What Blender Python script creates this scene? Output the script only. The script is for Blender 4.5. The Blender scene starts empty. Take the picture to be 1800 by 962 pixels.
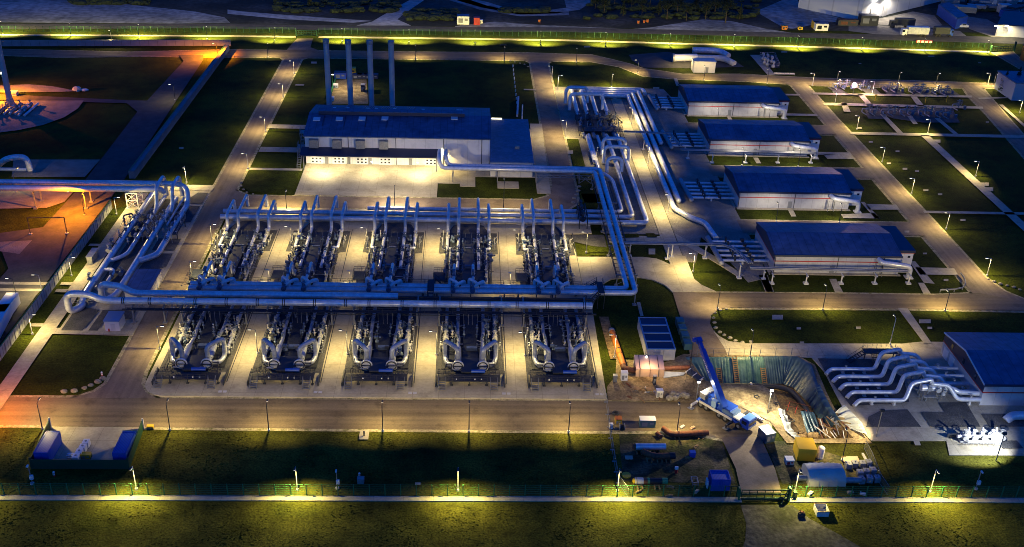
import bpy, bmesh, math, random
from mathutils import Vector, Matrix
random.seed(7)
SC = bpy.context.scene
COL = SC.collection

# ------------------------------------------------------------------ camera, sky, fill light, exposure
CAM_H = 115.0
FPX, PITCH, ROLL, YAW = 1817.4, 0.490513, 0.0362194, 0.0504314   # focal length in px of an 1800 px wide frame

def _camrot():
    cy, sy = math.cos(YAW), math.sin(YAW); cp, sp = math.cos(PITCH), math.sin(PITCH); cr, sr = math.cos(ROLL), math.sin(ROLL)
    Ry = Matrix(((cy, -sy, 0), (sy, cy, 0), (0, 0, 1)))
    Rp = Matrix(((1, 0, 0), (0, -sp, -cp), (0, cp, -sp)))
    Rr = Matrix(((cr, -sr, 0), (sr, cr, 0), (0, 0, 1)))
    return Rr @ Rp @ Ry
CM = _camrot()
cam = bpy.data.cameras.new('camera')
camo = bpy.data.objects.new('camera', cam)
COL.objects.link(camo)
R3 = CM.transposed() @ Matrix(((1, 0, 0), (0, -1, 0), (0, 0, -1)))
camo.matrix_world = Matrix.Translation((0, 0, CAM_H)) @ R3.to_4x4()
cam.sensor_fit = 'HORIZONTAL'; cam.sensor_width = 36.0
cam.lens = 36.0 * FPX / 1800.0
cam.clip_start = 1.0; cam.clip_end = 6000.0
SC.camera = camo

world = bpy.data.worlds.new('World'); SC.world = world; world.use_nodes = True
nt = world.node_tree; nt.nodes.clear()
sky = nt.nodes.new('ShaderNodeTexSky'); sky.sky_type = 'NISHITA'; sky.sun_disc = False
sky.sun_elevation = math.radians(1.0); sky.sun_rotation = math.radians(200); sky.altitude = 50
sky.air_density = 1.0; sky.dust_density = 0.3; sky.ozone_density = 6.0
tint = nt.nodes.new('ShaderNodeMix'); tint.data_type = 'RGBA'; tint.blend_type = 'MULTIPLY'
tint.inputs['Factor'].default_value = 1.0
tint.inputs['B'].default_value = (0.12, 0.74, 1.18, 1)
bg = nt.nodes.new('ShaderNodeBackground'); bg.inputs['Strength'].default_value = 0.30
wo = nt.nodes.new('ShaderNodeOutputWorld')
nt.links.new(sky.outputs['Color'], tint.inputs['A']); nt.links.new(tint.outputs['Result'], bg.inputs['Color'])
nt.links.new(bg.outputs['Background'], wo.inputs['Surface'])

sl = bpy.data.lights.new('dusk_fill', 'SUN'); sl.energy = 0.03; sl.angle = math.radians(40); sl.color = (0.35, 0.55, 1.0)  # faint blue directional fill added to give shape; no sun is visible
so = bpy.data.objects.new('dusk_fill', sl); COL.objects.link(so); so.rotation_euler = (math.radians(55), 0, math.radians(25))

SC.view_settings.view_transform = 'Standard'; SC.view_settings.look = 'None'
SC.view_settings.exposure = 1.0; SC.view_settings.gamma = 1.0; SC.view_settings.use_curve_mapping = False
SC.render.engine = 'CYCLES'
SC.cycles.use_denoising = True
SC.cycles.pixel_filter_type = 'BLACKMAN_HARRIS'; SC.cycles.filter_width = 0.9
try: SC.cycles.denoiser = 'OPENIMAGEDENOISE'
except Exception: pass
SC.cycles.max_bounces = 4; SC.cycles.diffuse_bounces = 2; SC.cycles.glossy_bounces = 2
SC.cycles.transparent_max_bounces = 12; SC.cycles.use_light_tree = True
SC.cycles.sample_clamp_indirect = 3.0; SC.cycles.caustics_reflective = False; SC.cycles.caustics_refractive = False

# ------------------------------------------------------------------ helpers
def P(x, y, z=0.0):
    """where the sight line of photograph point (x, y) meets height z"""
    d = CM.transposed() @ Vector(((x - 900) / FPX, (y - 481) / FPX, 1.0))
    t = (z - CAM_H) / d.z
    return Vector((d.x * t, d.y * t, z))

def q(x, y): v = P(x, y); return (v.x, v.y)
def view(ox, oy, s=2.915):
    return lambda x, y, z=0.0: P(ox + x / s, oy + y / s, z)
t1, t2, t3, t4 = view(0, 0), view(400, 0), view(800, 0), view(1200, 0)
m1, m2, m3, m4 = view(0, 300), view(400, 300), view(800, 300), view(1200, 300)
b1, b2, b3, b4 = view(0, 632), view(400, 632), view(800, 632), view(1200, 632)

class MB:
    def __init__(s, M=None):
        s.v = []; s.f = []; s.sm = []; s.M = M
    def _add(s, vs, fs, smooth=False):
        n = len(s.v)
        for p in vs:
            p = Vector(p)
            s.v.append(s.M @ p if s.M is not None else p)
        for f in fs:
            s.f.append([n + i for i in f]); s.sm.append(smooth)
    def box(s, c, d, rz=0.0, rx=0.0, ry=0.0):
        hx, hy, hz = d[0] / 2, d[1] / 2, d[2] / 2
        R = Matrix.Rotation(rz, 3, 'Z') @ Matrix.Rotation(ry, 3, 'Y') @ Matrix.Rotation(rx, 3, 'X')
        c = Vector(c)
        vs = [c + R @ Vector((sx * hx, sy * hy, sz * hz)) for sz in (-1, 1) for sy in (-1, 1) for sx in (-1, 1)]
        s._add(vs, [(0, 2, 3, 1), (4, 5, 7, 6), (0, 1, 5, 4), (2, 6, 7, 3), (0, 4, 6, 2), (1, 3, 7, 5)])
        return s
    def bar(s, a, b, w, h=None):
        a, b = Vector(a), Vector(b); h = h or w
        d = (b - a); L = d.length
        if L < 1e-6: return s
        d.normalize()
        up = Vector((0, 0, 1)) if abs(d.z) < 0.95 else Vector((0, 1, 0))
        x = d.cross(up).normalized(); u = x.cross(d)
        vs = [p + x * (i * w / 2) + u * (j * h / 2) for p in (a, b) for i, j in ((-1, -1), (1, -1), (1, 1), (-1, 1))]
        s._add(vs, [(0, 1, 2, 3), (7, 6, 5, 4), (0, 4, 5, 1), (1, 5, 6, 2), (2, 6, 7, 3), (3, 7, 4, 0)])
        return s
    def prism(s, poly, z0, z1):
        n = len(poly)
        vs = [(p[0], p[1], z0) for p in poly] + [(p[0], p[1], z1) for p in poly]
        fs = [list(range(n - 1, -1, -1)), list(range(n, 2 * n))] + [(i, (i + 1) % n, n + (i + 1) % n, n + i) for i in range(n)]
        s._add(vs, fs); return s
    def sheet(s, poly, z):
        s._add([(p[0], p[1], z) for p in poly], [list(range(len(poly)))]); return s
    def poly3(s, pts):
        s._add(pts, [list(range(len(pts)))]); return s
    def extrude(s, pts, d):
        """closed slab: polygon pts (3D) swept along vector d"""
        d = Vector(d); n = len(pts)
        vs = [Vector(p) for p in pts] + [Vector(p) + d for p in pts]
        s._add(vs, [list(range(n - 1, -1, -1)), list(range(n, 2 * n))] + [(i, (i + 1) % n, n + (i + 1) % n, n + i) for i in range(n)])
        return s
    def cyl(s, a, b, r, n=12, r2=None):
        return s.tube([a, b], r, n, r2=r2)
    def tube(s, pts, r, n=12, bend=0.0, r2=None, seg=5):
        pts = [Vector(p) for p in pts]
        if bend > 0 and len(pts) > 2:
            q = [pts[0]]
            for i in range(1, len(pts) - 1):
                a, b, c = pts[i - 1], pts[i], pts[i + 1]
                u, w = (a - b), (c - b); k = min(bend, u.length * 0.48, w.length * 0.48)
                p0, p1 = b + u.normalized() * k, b + w.normalized() * k
                for j in range(seg + 1):
                    t = j / seg
                    q.append(p0 * (1 - t) ** 2 + b * 2 * t * (1 - t) + p1 * t * t)
            q.append(pts[-1]); pts = q
        rings = []; ref = None; N = len(pts)
        for i, p in enumerate(pts):
            d = (pts[min(i + 1, N - 1)] - pts[max(i - 1, 0)]).normalized()
            if ref is None:
                ref = Vector((0, 0, 1)) if abs(d.z) < 0.9 else Vector((1, 0, 0))
            x = (ref - d * ref.dot(d))
            if x.length < 1e-4: x = Vector((0, 1, 0)) - d * d.y
            x.normalize(); ref = x; y = d.cross(x)
            rr = r if r2 is None else r + (r2 - r) * i / (N - 1)
            rings.append([p + (x * math.cos(2 * math.pi * k / n) + y * math.sin(2 * math.pi * k / n)) * rr for k in range(n)])
        vs = [v for g in rings for v in g]
        s._add(vs, [(i * n + k, i * n + (k + 1) % n, (i + 1) * n + (k + 1) % n, (i + 1) * n + k) for i in range(N - 1) for k in range(n)], True)
        s._add(rings[0], [list(range(n - 1, -1, -1))]); s._add(rings[-1], [list(range(n))])
        return s
    def ball(s, c, r, n=10, m=6, sc=(1, 1, 1), jit=0.0):
        c = Vector(c); vs = [c + Vector((0, 0, r * sc[2]))]
        for i in range(1, m):
            a = math.pi * i / m
            for k in range(n):
                b = 2 * math.pi * k / n; j = 1 + random.uniform(-jit, jit)
                vs.append(c + Vector((math.sin(a) * math.cos(b) * sc[0], math.sin(a) * math.sin(b) * sc[1], math.cos(a) * sc[2])) * r * j)
        vs.append(c - Vector((0, 0, r * sc[2])))
        fs = [(0, 1 + k, 1 + (k + 1) % n) for k in range(n)]
        for i in range(m - 2):
            for k in range(n):
                fs.append((1 + i * n + k, 1 + (i + 1) * n + k, 1 + (i + 1) * n + (k + 1) % n, 1 + i * n + (k + 1) % n))
        L = len(vs) - 1; o = 1 + (m - 2) * n
        fs += [(L, o + (k + 1) % n, o + k) for k in range(n)]
        s._add(vs, fs, jit == 0.0); return s
    def torus(s, c, R, r, axis='Z', n=14, m=6):
        c = Vector(c); vs = []
        for i in range(n):
            a = 2 * math.pi * i / n
            for k in range(m):
                b = 2 * math.pi * k / m; q = R + r * math.cos(b)
                u = (q * math.cos(a), q * math.sin(a), r * math.sin(b))
                p = {'Z': u, 'Y': (u[0], u[2], u[1]), 'X': (u[2], u[0], u[1])}[axis]
                vs.append(c + Vector(p))
        s._add(vs, [(i * m + k, ((i + 1) % n) * m + k, ((i + 1) % n) * m + (k + 1) % m, i * m + (k + 1) % m) for i in range(n) for k in range(m)], True)
        return s
    def rail(s, pts, h=1.1, post=1.6, w=0.05, closed=False):
        """guard rail with posts, mid rail and top rail through 3D points"""
        pts = [Vector(p) for p in pts]
        if closed: pts = pts + [pts[0]]
        for a, b in zip(pts, pts[1:]):
            L = (b - a).length; k = max(1, round(L / post))
            for i in range(k + 1):
                q = a.lerp(b, i / k); s.bar(q, q + Vector((0, 0, h)), w)
            for hh in (h, h * 0.55): s.bar(a + Vector((0, 0, hh)), b + Vector((0, 0, hh)), w)
        return s
    def stair(s, lo, hi, width, n=7, side=None):
        """flight of treads between lo and hi (centre line), with stringers"""
        lo, hi = Vector(lo), Vector(hi); d = hi - lo; hd = Vector((d.x, d.y, 0)).normalized(); x = Vector((-hd.y, hd.x, 0))
        run = Vector((d.x, d.y, 0)).length / n
        for i in range(n):
            c = lo + d * ((i + 0.5) / n)
            s.bar(c - x * width / 2, c + x * width / 2, run * 0.55, 0.05)
        for e in (-1, 1):
            s.bar(lo + x * e * width / 2, hi + x * e * width / 2, 0.06, 0.22)
            s.bar(lo + x * e * width / 2 + Vector((0, 0, 1)), hi + x * e * width / 2 + Vector((0, 0, 1)), 0.05)
            for t in (0, .5, 1):
                q = lo.lerp(hi, t) + x * e * width / 2; s.bar(q, q + Vector((0, 0, 1)), 0.05)
        return s
    def build(s, name, mat, parent=None, label=None):
        off = Vector((0, 0, 0)); p = parent
        while p is not None: off += p.location; p = p.parent
        me = bpy.data.meshes.new(name)
        me.from_pydata([v - off for v in s.v], [], s.f)
        me.polygons.foreach_set('use_smooth', s.sm)
        me.materials.append(mat); me.update()
        o = bpy.data.objects.new(name, me); COL.objects.link(o)
        if parent is not None: o.parent = parent
        if label: o['label'] = label
        return o

def tag(o, label=None, cat=None, group=None, kind=None):
    if label: o['label'] = label
    if cat: o['category'] = cat
    if group: o['group'] = group
    if kind: o['kind'] = kind
    return o
def thing(name, label, cat, loc=(0, 0, 0), group=None):
    o = bpy.data.objects.new(name, None); COL.objects.link(o); o.location = loc
    return tag(o, label, cat, group)
def struct(name, mb, mat):
    o = mb.build(name, mat); o['kind'] = 'structure'; return o
KIDS = {}
def dup(root, loc, label=None, group=None):
    """copy of a thing with its parts and sub-parts"""
    r = root.copy(); COL.objects.link(r); r.location = loc
    if label: r['label'] = label
    if group: r['group'] = group
    for ch in list(root.children):
        c = ch.copy(); COL.objects.link(c); c.parent = r
        for g in list(ch.children):
            d = g.copy(); COL.objects.link(d); d.parent = c
    return r
ORD = ('first second third fourth fifth sixth seventh eighth ninth tenth eleventh twelfth thirteenth fourteenth fifteenth '
       'sixteenth seventeenth eighteenth nineteenth twentieth').split()
def rect(x0, y0, x1, y1): return [(x0, y0), (x1, y0), (x1, y1), (x0, y1)]
def rrect(x0, y0, x1, y1, r, corners='1111'):
    out = []
    for (cx, cy, a0, on, px, py) in ((x0, y0, 180, corners[0], 1, 1), (x1, y0, 270, corners[1], -1, 1), (x1, y1, 0, corners[2], -1, -1), (x0, y1, 90, corners[3], 1, -1)):
        if on == '1':
            for k in range(7):
                a = math.radians(a0 + 15 * k); out.append((cx + px * r + r * math.cos(a), cy + py * r + r * math.sin(a)))
        else: out.append((cx, cy))
    return out

# ------------------------------------------------------------------ materials (all procedural)
def mat(name, c, rough=0.6, metal=0.0, c2=None, scale=1.0, detail=4.0, fine=None, bump=0.0, stretch=None, spec=0.4, lo=0.35, hi=0.65):
    m = bpy.data.materials.new(name); m.use_nodes = True
    n = m.node_tree; b = n.nodes['Principled BSDF']; L = n.links.new
    b.inputs['Roughness'].default_value = rough; b.inputs['Metallic'].default_value = metal
    b.inputs['Base Color'].default_value = (*c, 1)
    b.inputs['Specular IOR Level'].default_value = spec
    if c2 is not None or bump:
        geo = n.nodes.new('ShaderNodeNewGeometry')
        src = geo.outputs['Position']
        if stretch:
            mp = n.nodes.new('ShaderNodeMapping'); mp.inputs['Scale'].default_value = stretch
            L(src, mp.inputs['Vector']); src = mp.outputs['Vector']
        nz = n.nodes.new('ShaderNodeTexNoise'); nz.inputs['Scale'].default_value = scale; nz.inputs['Detail'].default_value = detail
        L(src, nz.inputs['Vector']); fac = nz.outputs['Fac']
        rp = n.nodes.new('ShaderNodeValToRGB'); rp.color_ramp.elements[0].position = lo; rp.color_ramp.elements[1].position = hi
        rp.color_ramp.elements[0].color = (*c, 1); rp.color_ramp.elements[1].color = (*(c2 or c), 1)
        L(fac, rp.inputs['Fac']); col = rp.outputs['Color']
        if fine:
            nf = n.nodes.new('ShaderNodeTexNoise'); nf.inputs['Scale'].default_value = fine[0]; nf.inputs['Detail'].default_value = 3
            L(src if len(fine) < 3 else geo.outputs['Position'], nf.inputs['Vector'])
            mr = n.nodes.new('ShaderNodeMapRange'); mr.inputs['From Min'].default_value = 0.3; mr.inputs['From Max'].default_value = 0.7
            mr.inputs['To Min'].default_value = 1 - fine[1]; mr.inputs['To Max'].default_value = 1 + fine[1]
            L(nf.outputs['Fac'], mr.inputs['Value'])
            mx = n.nodes.new('ShaderNodeMix'); mx.data_type = 'RGBA'; mx.blend_type = 'MULTIPLY'; mx.inputs['Factor'].default_value = 1
            L(col, mx.inputs['A']); L(mr.outputs['Result'], mx.inputs['B']); col = mx.outputs['Result']
        L(col, b.inputs['Base Color'])
        if bump:
            nb = n.nodes.new('ShaderNodeTexNoise'); nb.inputs['Scale'].default_value = (fine[0] if fine else scale * 4); nb.inputs['Detail'].default_value = 5
            L(geo.outputs['Position'], nb.inputs['Vector'])
            bp = n.nodes.new('ShaderNodeBump'); bp.inputs['Strength'].default_value = bump; bp.inputs['Distance'].default_value = 0.15
            L(nb.outputs['Fac'], bp.inputs['Height']); L(bp.outputs['Normal'], b.inputs['Normal'])
    return m
def wave_overlay(m, scale, direction, dark, bump=0.3, width=0.12):
    """regular seams or ribs: multiplies the base colour by `dark` in narrow lines"""
    n = m.node_tree; b = n.nodes['Principled BSDF']; L = n.links.new
    geo = n.nodes.new('ShaderNodeNewGeometry'); sep = n.nodes.new('ShaderNodeSeparateXYZ'); L(geo.outputs['Position'], sep.inputs[0])
    mu = n.nodes.new('ShaderNodeMath'); mu.operation = 'MULTIPLY'; mu.inputs[1].default_value = scale; L(sep.outputs[direction], mu.inputs[0])
    fr = n.nodes.new('ShaderNodeMath'); fr.operation = 'FRACT'; L(mu.outputs[0], fr.inputs[0])
    lt = n.nodes.new('ShaderNodeMath'); lt.operation = 'LESS_THAN'; lt.inputs[1].default_value = width; L(fr.outputs[0], lt.inputs[0])
    mx = n.nodes.new('ShaderNodeMix'); mx.data_type = 'RGBA'; mx.blend_type = 'MULTIPLY'; L(lt.outputs[0], mx.inputs['Factor'])
    src = b.inputs['Base Color']
    if src.links: L(src.links[0].from_socket, mx.inputs['A'])
    else: mx.inputs['A'].default_value = src.default_value
    mx.inputs['B'].default_value = (dark, dark, dark, 1); L(mx.outputs['Result'], src)
    return m
def emit(name, c, s):
    m = bpy.data.materials.new(name); m.use_nodes = True; b = m.node_tree.nodes['Principled BSDF']
    b.inputs['Base Color'].default_value = (*c, 1); b.inputs['Emission Color'].default_value = (*c, 1); b.inputs['Emission Strength'].default_value = s
    m.cycles.emission_sampling = 'NONE'
    return m

G = {}
G['grass'] = mat('grass', (0.022, 0.034, 0.003), 0.95, c2=(0.056, 0.070, 0.005), scale=0.09, detail=9, fine=(2.6, 0.5), bump=1.0, spec=0.1)
G['rough_grass'] = mat('rough_grass', (0.036, 0.044, 0.006), 0.95, c2=(0.135, 0.128, 0.016), scale=0.12, detail=10, fine=(2.8, 0.5), bump=0.7, lo=.3, hi=.75, spec=0.1)
G['asphalt'] = mat('asphalt', (0.165, 0.125, 0.088), 0.85, c2=(0.23, 0.178, 0.125), scale=0.25, detail=5, fine=(3.0, 0.12), bump=0.15)
G['asphalt_x'] = mat('asphalt_x', (0.130, 0.098, 0.058), 0.85, c2=(0.220, 0.168, 0.100), scale=0.6, detail=5, fine=(3.0, 0.12, 1), bump=0.15, stretch=(0.03, 1.2, 1))
G['asphalt_y'] = mat('asphalt_y', (0.155, 0.118, 0.085), 0.85, c2=(0.23, 0.178, 0.128), scale=0.6, detail=5, fine=(3.0, 0.12, 1), bump=0.15, stretch=(1.2, 0.03, 1))
G['dark_asphalt'] = mat('dark_asphalt', (0.045, 0.045, 0.05), 0.9, c2=(0.075, 0.07, 0.07), scale=0.3, fine=(2, 0.15), bump=0.15)
G['concrete'] = mat('concrete', (0.37, 0.325, 0.225), 0.8, c2=(0.47, 0.42, 0.295), scale=0.22, detail=6, fine=(2.2, 0.10), bump=0.08)
G['path'] = mat('path', (0.36, 0.32, 0.23), 0.8, c2=(0.44, 0.39, 0.29), scale=0.5, fine=(2.5, 0.12), bump=0.1)
G['shoulder'] = mat('shoulder', (0.38, 0.33, 0.2), 0.95, c2=(0.14, 0.14, 0.05), scale=0.9, detail=6, fine=(3, 0.35), bump=0.5, lo=0.45, hi=0.7)
G['gravel'] = mat('gravel', (0.055, 0.057, 0.06), 0.95, c2=(0.095, 0.093, 0.09), scale=0.4, fine=(4, 0.35), bump=0.6)
G['pale_gravel'] = mat('pale_gravel', (0.19, 0.175, 0.15), 0.95, c2=(0.27, 0.25, 0.21), scale=0.3, fine=(4, 0.3), bump=0.6)
G['sand'] = mat('sand', (0.15, 0.16, 0.165), 0.95, c2=(0.34, 0.34, 0.33), scale=0.05, detail=8, fine=(0.35, 0.45), bump=0.5)
G['track'] = mat('track', (0.30, 0.30, 0.29), 0.95, c2=(0.48, 0.47, 0.45), scale=0.06, detail=8, fine=(0.4, 0.3))
G['scrub'] = mat('scrub', (0.010, 0.014, 0.010), 0.95, c2=(0.07, 0.07, 0.06), scale=0.045, detail=9, fine=(0.5, 0.6), bump=0.8, lo=0.45, hi=0.72)
G['dirt'] = mat('dirt', (0.13, 0.095, 0.05), 0.95, c2=(0.30, 0.23, 0.12), scale=0.35, detail=8, fine=(2.2, 0.4), bump=0.7)
G['worn_grass'] = mat('worn_grass', (0.022, 0.030, 0.005), 0.95, c2=(0.15, 0.115, 0.06), scale=0.3, detail=10, fine=(2.2, 0.5), bump=0.8, lo=.42, hi=.72)
G['yard_sand'] = mat('yard_sand', (0.018, 0.022, 0.008), 0.95, c2=(0.085, 0.08, 0.062), scale=0.16, detail=10, fine=(1.2, 0.5), bump=0.8)
G['soil'] = mat('soil', (0.13, 0.085, 0.04), 0.95, c2=(0.24, 0.16, 0.07), scale=0.5, detail=8, fine=(2, 0.4), bump=0.8)
M_ = {}
M_['pipe'] = mat('pipe_cladding', (0.74, 0.76, 0.79), 0.30, 0.28, c2=(0.58, 0.60, 0.64), scale=0.6, fine=(1.5, 0.10))
M_['dull_pipe'] = mat('dull_pipe', (0.34, 0.35, 0.37), 0.5, 0.3, c2=(0.25, 0.26, 0.28), scale=0.7, fine=(2.0, 0.15))
M_['valve'] = mat('valve_paint', (0.13, 0.18, 0.27), 0.45, 0.3, c2=(0.07, 0.10, 0.16), scale=1.5)
M_['light_valve'] = mat('pale_valve_paint', (0.42, 0.42, 0.41), 0.5, 0.1)
M_['module_pipe'] = mat('module_pipe_cladding', (0.42, 0.45, 0.51), 0.36, 0.2, c2=(0.29, 0.32, 0.37), scale=0.8, fine=(2.0, 0.12))
M_['steel'] = mat('galvanised_steel', (0.30, 0.31, 0.32), 0.5, 0.5, c2=(0.22, 0.23, 0.24), scale=2)
M_['dark_steel'] = mat('dark_steel', (0.045, 0.05, 0.06), 0.6, 0.3)
M_['grate'] = mat('steel_grating', (0.012, 0.016, 0.026), 0.6, 0.2, c2=(0.028, 0.034, 0.05), scale=3.0)
M_['band'] = mat('pipe_band', (0.02, 0.02, 0.025), 0.6)
M_['roof'] = wave_overlay(mat('blue_roof', (0.050, 0.088, 0.175), 0.5, 0.1, c2=(0.095, 0.14, 0.24), scale=0.16, detail=9, fine=(0.7, 0.22), lo=.3, hi=.7), 0.5, 0, 0.62, width=0.07)
M_['flat_roof'] = mat('flat_roof_felt', (0.13, 0.18, 0.25), 0.7, c2=(0.18, 0.23, 0.30), scale=0.3, detail=8, fine=(1.2, .15))
M_['dark_roof'] = mat('dark_blue_trim', (0.025, 0.035, 0.075), 0.55)
M_['wall'] = wave_overlay(mat('white_wall_panel', (0.74, 0.72, 0.69), 0.55, c2=(0.80, 0.78, 0.74), scale=0.3), 0.33, 0, 0.72, width=0.03)
M_['shed_wall'] = wave_overlay(mat('grey_white_shed_panel', (0.46, 0.46, 0.47), 0.55, c2=(0.54, 0.54, 0.54), scale=0.3), 0.33, 0, 0.72, width=0.03)
M_['wall_plain'] = mat('white_wall', (0.64, 0.62, 0.58), 0.6, c2=(0.70, 0.68, 0.64), scale=0.4)
M_['red'] = mat('red_trim', (0.40, 0.025, 0.025), 0.5)
M_['door'] = mat('grey_door', (0.22, 0.23, 0.24), 0.5)
M_['glass'] = mat('dark_glass', (0.015, 0.02, 0.03), 0.08, spec=0.6)
M_['skylight'] = mat('pale_skylight', (0.62, 0.66, 0.72), 0.3)
M_['blue'] = wave_overlay(mat('blue_container_paint', (0.025, 0.085, 0.42), 0.45, c2=(0.04, 0.11, 0.46), scale=0.6), 4.0, 0, 0.7, width=0.4)
M_['blue_plain'] = mat('blue_paint', (0.016, 0.065, 0.38), 0.35, c2=(0.03, 0.09, 0.44), scale=0.5)
M_['white'] = mat('white_paint', (0.76, 0.76, 0.76), 0.45)
M_['offwhite'] = mat('offwhite_paint', (0.60, 0.59, 0.56), 0.5, c2=(0.5, 0.49, 0.46), scale=0.8)
M_['yellow'] = mat('yellow_paint', (0.62, 0.40, 0.02), 0.5)
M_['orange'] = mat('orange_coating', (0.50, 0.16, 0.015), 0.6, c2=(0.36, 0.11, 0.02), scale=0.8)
M_['rust'] = mat('rusty_steel', (0.22, 0.075, 0.03), 0.75, c2=(0.11, 0.045, 0.03), scale=0.9, fine=(3, 0.3))
M_['green'] = mat('green_fence_paint', (0.02, 0.16, 0.06), 0.5)
M_['dark_green'] = mat('dark_green_panel', (0.012, 0.055, 0.028), 0.6)
M_['lightgreen'] = mat('light_green_coating', (0.10, 0.30, 0.12), 0.5)
M_['black'] = mat('black_rubber', (0.015, 0.015, 0.016), 0.7)
M_['tarp'] = mat('green_tarpaulin', (0.045, 0.125, 0.125), 0.45, c2=(0.10, 0.20, 0.195), scale=0.5, detail=6, stretch=(1.5, 1.5, 0.4), bump=0.5)
M_['blue_tarp'] = mat('blue_grey_tarpaulin', (0.025, 0.06, 0.09), 0.4, c2=(0.065, 0.115, 0.155), scale=0.6, detail=6, bump=0.5)
M_['film'] = mat('white_plastic_sheet', (0.50, 0.53, 0.52), 0.35, c2=(0.36, 0.40, 0.40), scale=0.9, bump=0.5)
M_['wood'] = mat('timber', (0.30, 0.19, 0.085), 0.75, c2=(0.22, 0.14, 0.065), scale=1.5)
M_['stone'] = mat('boulder_stone', (0.20, 0.18, 0.14), 0.9, c2=(0.34, 0.31, 0.25), scale=2, bump=0.5)
M_['leaf'] = mat('dark_foliage', (0.016, 0.026, 0.012), 0.9, c2=(0.03, 0.045, 0.018), scale=0.8)
M_['bark'] = mat('bark', (0.06, 0.045, 0.03), 0.9)
M_['fence_wall'] = mat('grey_fence_panel', (0.36, 0.37, 0.36), 0.6, c2=(0.44, 0.45, 0.43), scale=0.5)
M_['tank'] = mat('tent_canvas', (0.60, 0.57, 0.50), 0.6, c2=(0.52, 0.49, 0.42), scale=0.6, bump=0.3)
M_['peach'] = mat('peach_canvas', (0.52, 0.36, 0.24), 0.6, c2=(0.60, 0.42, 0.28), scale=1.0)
M_['lamp_white'] = emit('lamp_lens', (1.0, 0.90, 0.62), 3.0)
M_['lamp_orange'] = emit('sodium_lamp_lens', (1.0, 0.45, 0.08), 12.0)
M_['lamp_cold'] = emit('floodlight_lens', (1.0, 0.97, 0.92), 14.0)
M_['window_lit'] = emit('lit_window', (1.0, 0.82, 0.5), 1.2)
def stain(m, scale, lo, hi, k):
    n = m.node_tree; b = n.nodes['Principled BSDF']; L = n.links.new; geo = n.nodes.new('ShaderNodeNewGeometry')
    nz = n.nodes.new('ShaderNodeTexNoise'); nz.inputs['Scale'].default_value = scale; nz.inputs['Detail'].default_value = 7; nz.inputs['Roughness'].default_value = .6; L(geo.outputs['Position'], nz.inputs['Vector'])
    mr = n.nodes.new('ShaderNodeMapRange'); mr.inputs['From Min'].default_value = lo; mr.inputs['From Max'].default_value = hi; mr.inputs['To Min'].default_value = 1; mr.inputs['To Max'].default_value = k; L(nz.outputs['Fac'], mr.inputs['Value'])
    mx = n.nodes.new('ShaderNodeMix'); mx.data_type = 'RGBA'; mx.blend_type = 'MULTIPLY'; mx.inputs['Factor'].default_value = 1
    s = b.inputs['Base Color']; L(s.links[0].from_socket, mx.inputs['A']); L(mr.outputs['Result'], mx.inputs['B']); L(mx.outputs['Result'], s); return m
for k_ in ('concrete', 'path'): wave_overlay(wave_overlay(G[k_], 0.2, 0, 0.66, width=0.016), 0.2, 1, 0.66, width=0.016); stain(G[k_], 0.33, .55, .72, .68)
for k_ in ('asphalt', 'asphalt_x', 'asphalt_y'): stain(G[k_], 0.28, .54, .70, .62)
stain(M_['wall'], 0.5, .5, .75, .8); stain(M_['shed_wall'], 0.5, .48, .75, .75); stain(M_['roof'], 0.22, .52, .7, .62); stain(M_['pipe'], 0.7, .55, .75, .82)
stain(stain(G['grass'], 0.05, .45, .65, .55), 0.4, .5, .68, .65); stain(stain(G['rough_grass'], 0.05, .42, .68, .5), 0.35, .5, .68, .6)
# see-through welded wire mesh
def mesh_mat(name, c, cover):
    m = bpy.data.materials.new(name); m.use_nodes = True; n = m.node_tree; b = n.nodes['Principled BSDF']
    b.inputs['Base Color'].default_value = (*c, 1); b.inputs['Roughness'].default_value = 0.6
    tr = n.nodes.new('ShaderNodeBsdfTransparent'); mx = n.nodes.new('ShaderNodeMixShader'); mx.inputs[0].default_value = cover
    n.links.new(tr.outputs[0], mx.inputs[1]); n.links.new(b.outputs[0], mx.inputs[2])
    n.links.new(mx.outputs[0], n.nodes['Material Output'].inputs['Surface'])
    return m
M_['mesh'] = mesh_mat('green_wire_mesh', (0.02, 0.20, 0.07), 0.12)
M_['far_mesh'] = mesh_mat('fine_wire_mesh', (0.03, 0.22, 0.07), 0.025)
M_['wire'] = mesh_mat('grey_wire_mesh', (0.3, 0.32, 0.32), 0.14)

# lamp light data
WARM = (1.0, 0.75, 0.27); ORANGE = (1.0, 0.27, 0.0); COLD = (1.0, 0.93, 0.80)
LD = {}
def light_data(key, energy, color, size=155, blend=0.7, radius=0.12, wide=1.2):
    if key not in LD:
        l = bpy.data.lights.new('lamp_light', 'SPOT'); l.energy = energy; l.color = color
        l.spot_size = math.radians(size); l.spot_blend = blend; l.shadow_soft_size = radius
        if size >= 150 and wide:      # street lamp optics: more light sideways than straight down
            l.use_nodes = True; n = l.node_tree; em = n.nodes['Emission']; L = n.links.new
            tc = n.nodes.new('ShaderNodeTexCoord'); sp = n.nodes.new('ShaderNodeSeparateXYZ'); L(tc.outputs['Normal'], sp.inputs[0])
            ab = n.nodes.new('ShaderNodeMath'); ab.operation = 'ABSOLUTE'; L(sp.outputs['Z'], ab.inputs[0])
            mx = n.nodes.new('ShaderNodeMath'); mx.operation = 'MAXIMUM'; mx.inputs[1].default_value = 0.20; L(ab.outputs[0], mx.inputs[0])
            pw = n.nodes.new('ShaderNodeMath'); pw.operation = 'POWER'; pw.inputs[1].default_value = -wide; L(mx.outputs[0], pw.inputs[0])
            L(pw.outputs[0], em.inputs['Strength'])
        LD[key] = l
    return LD[key]

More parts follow.
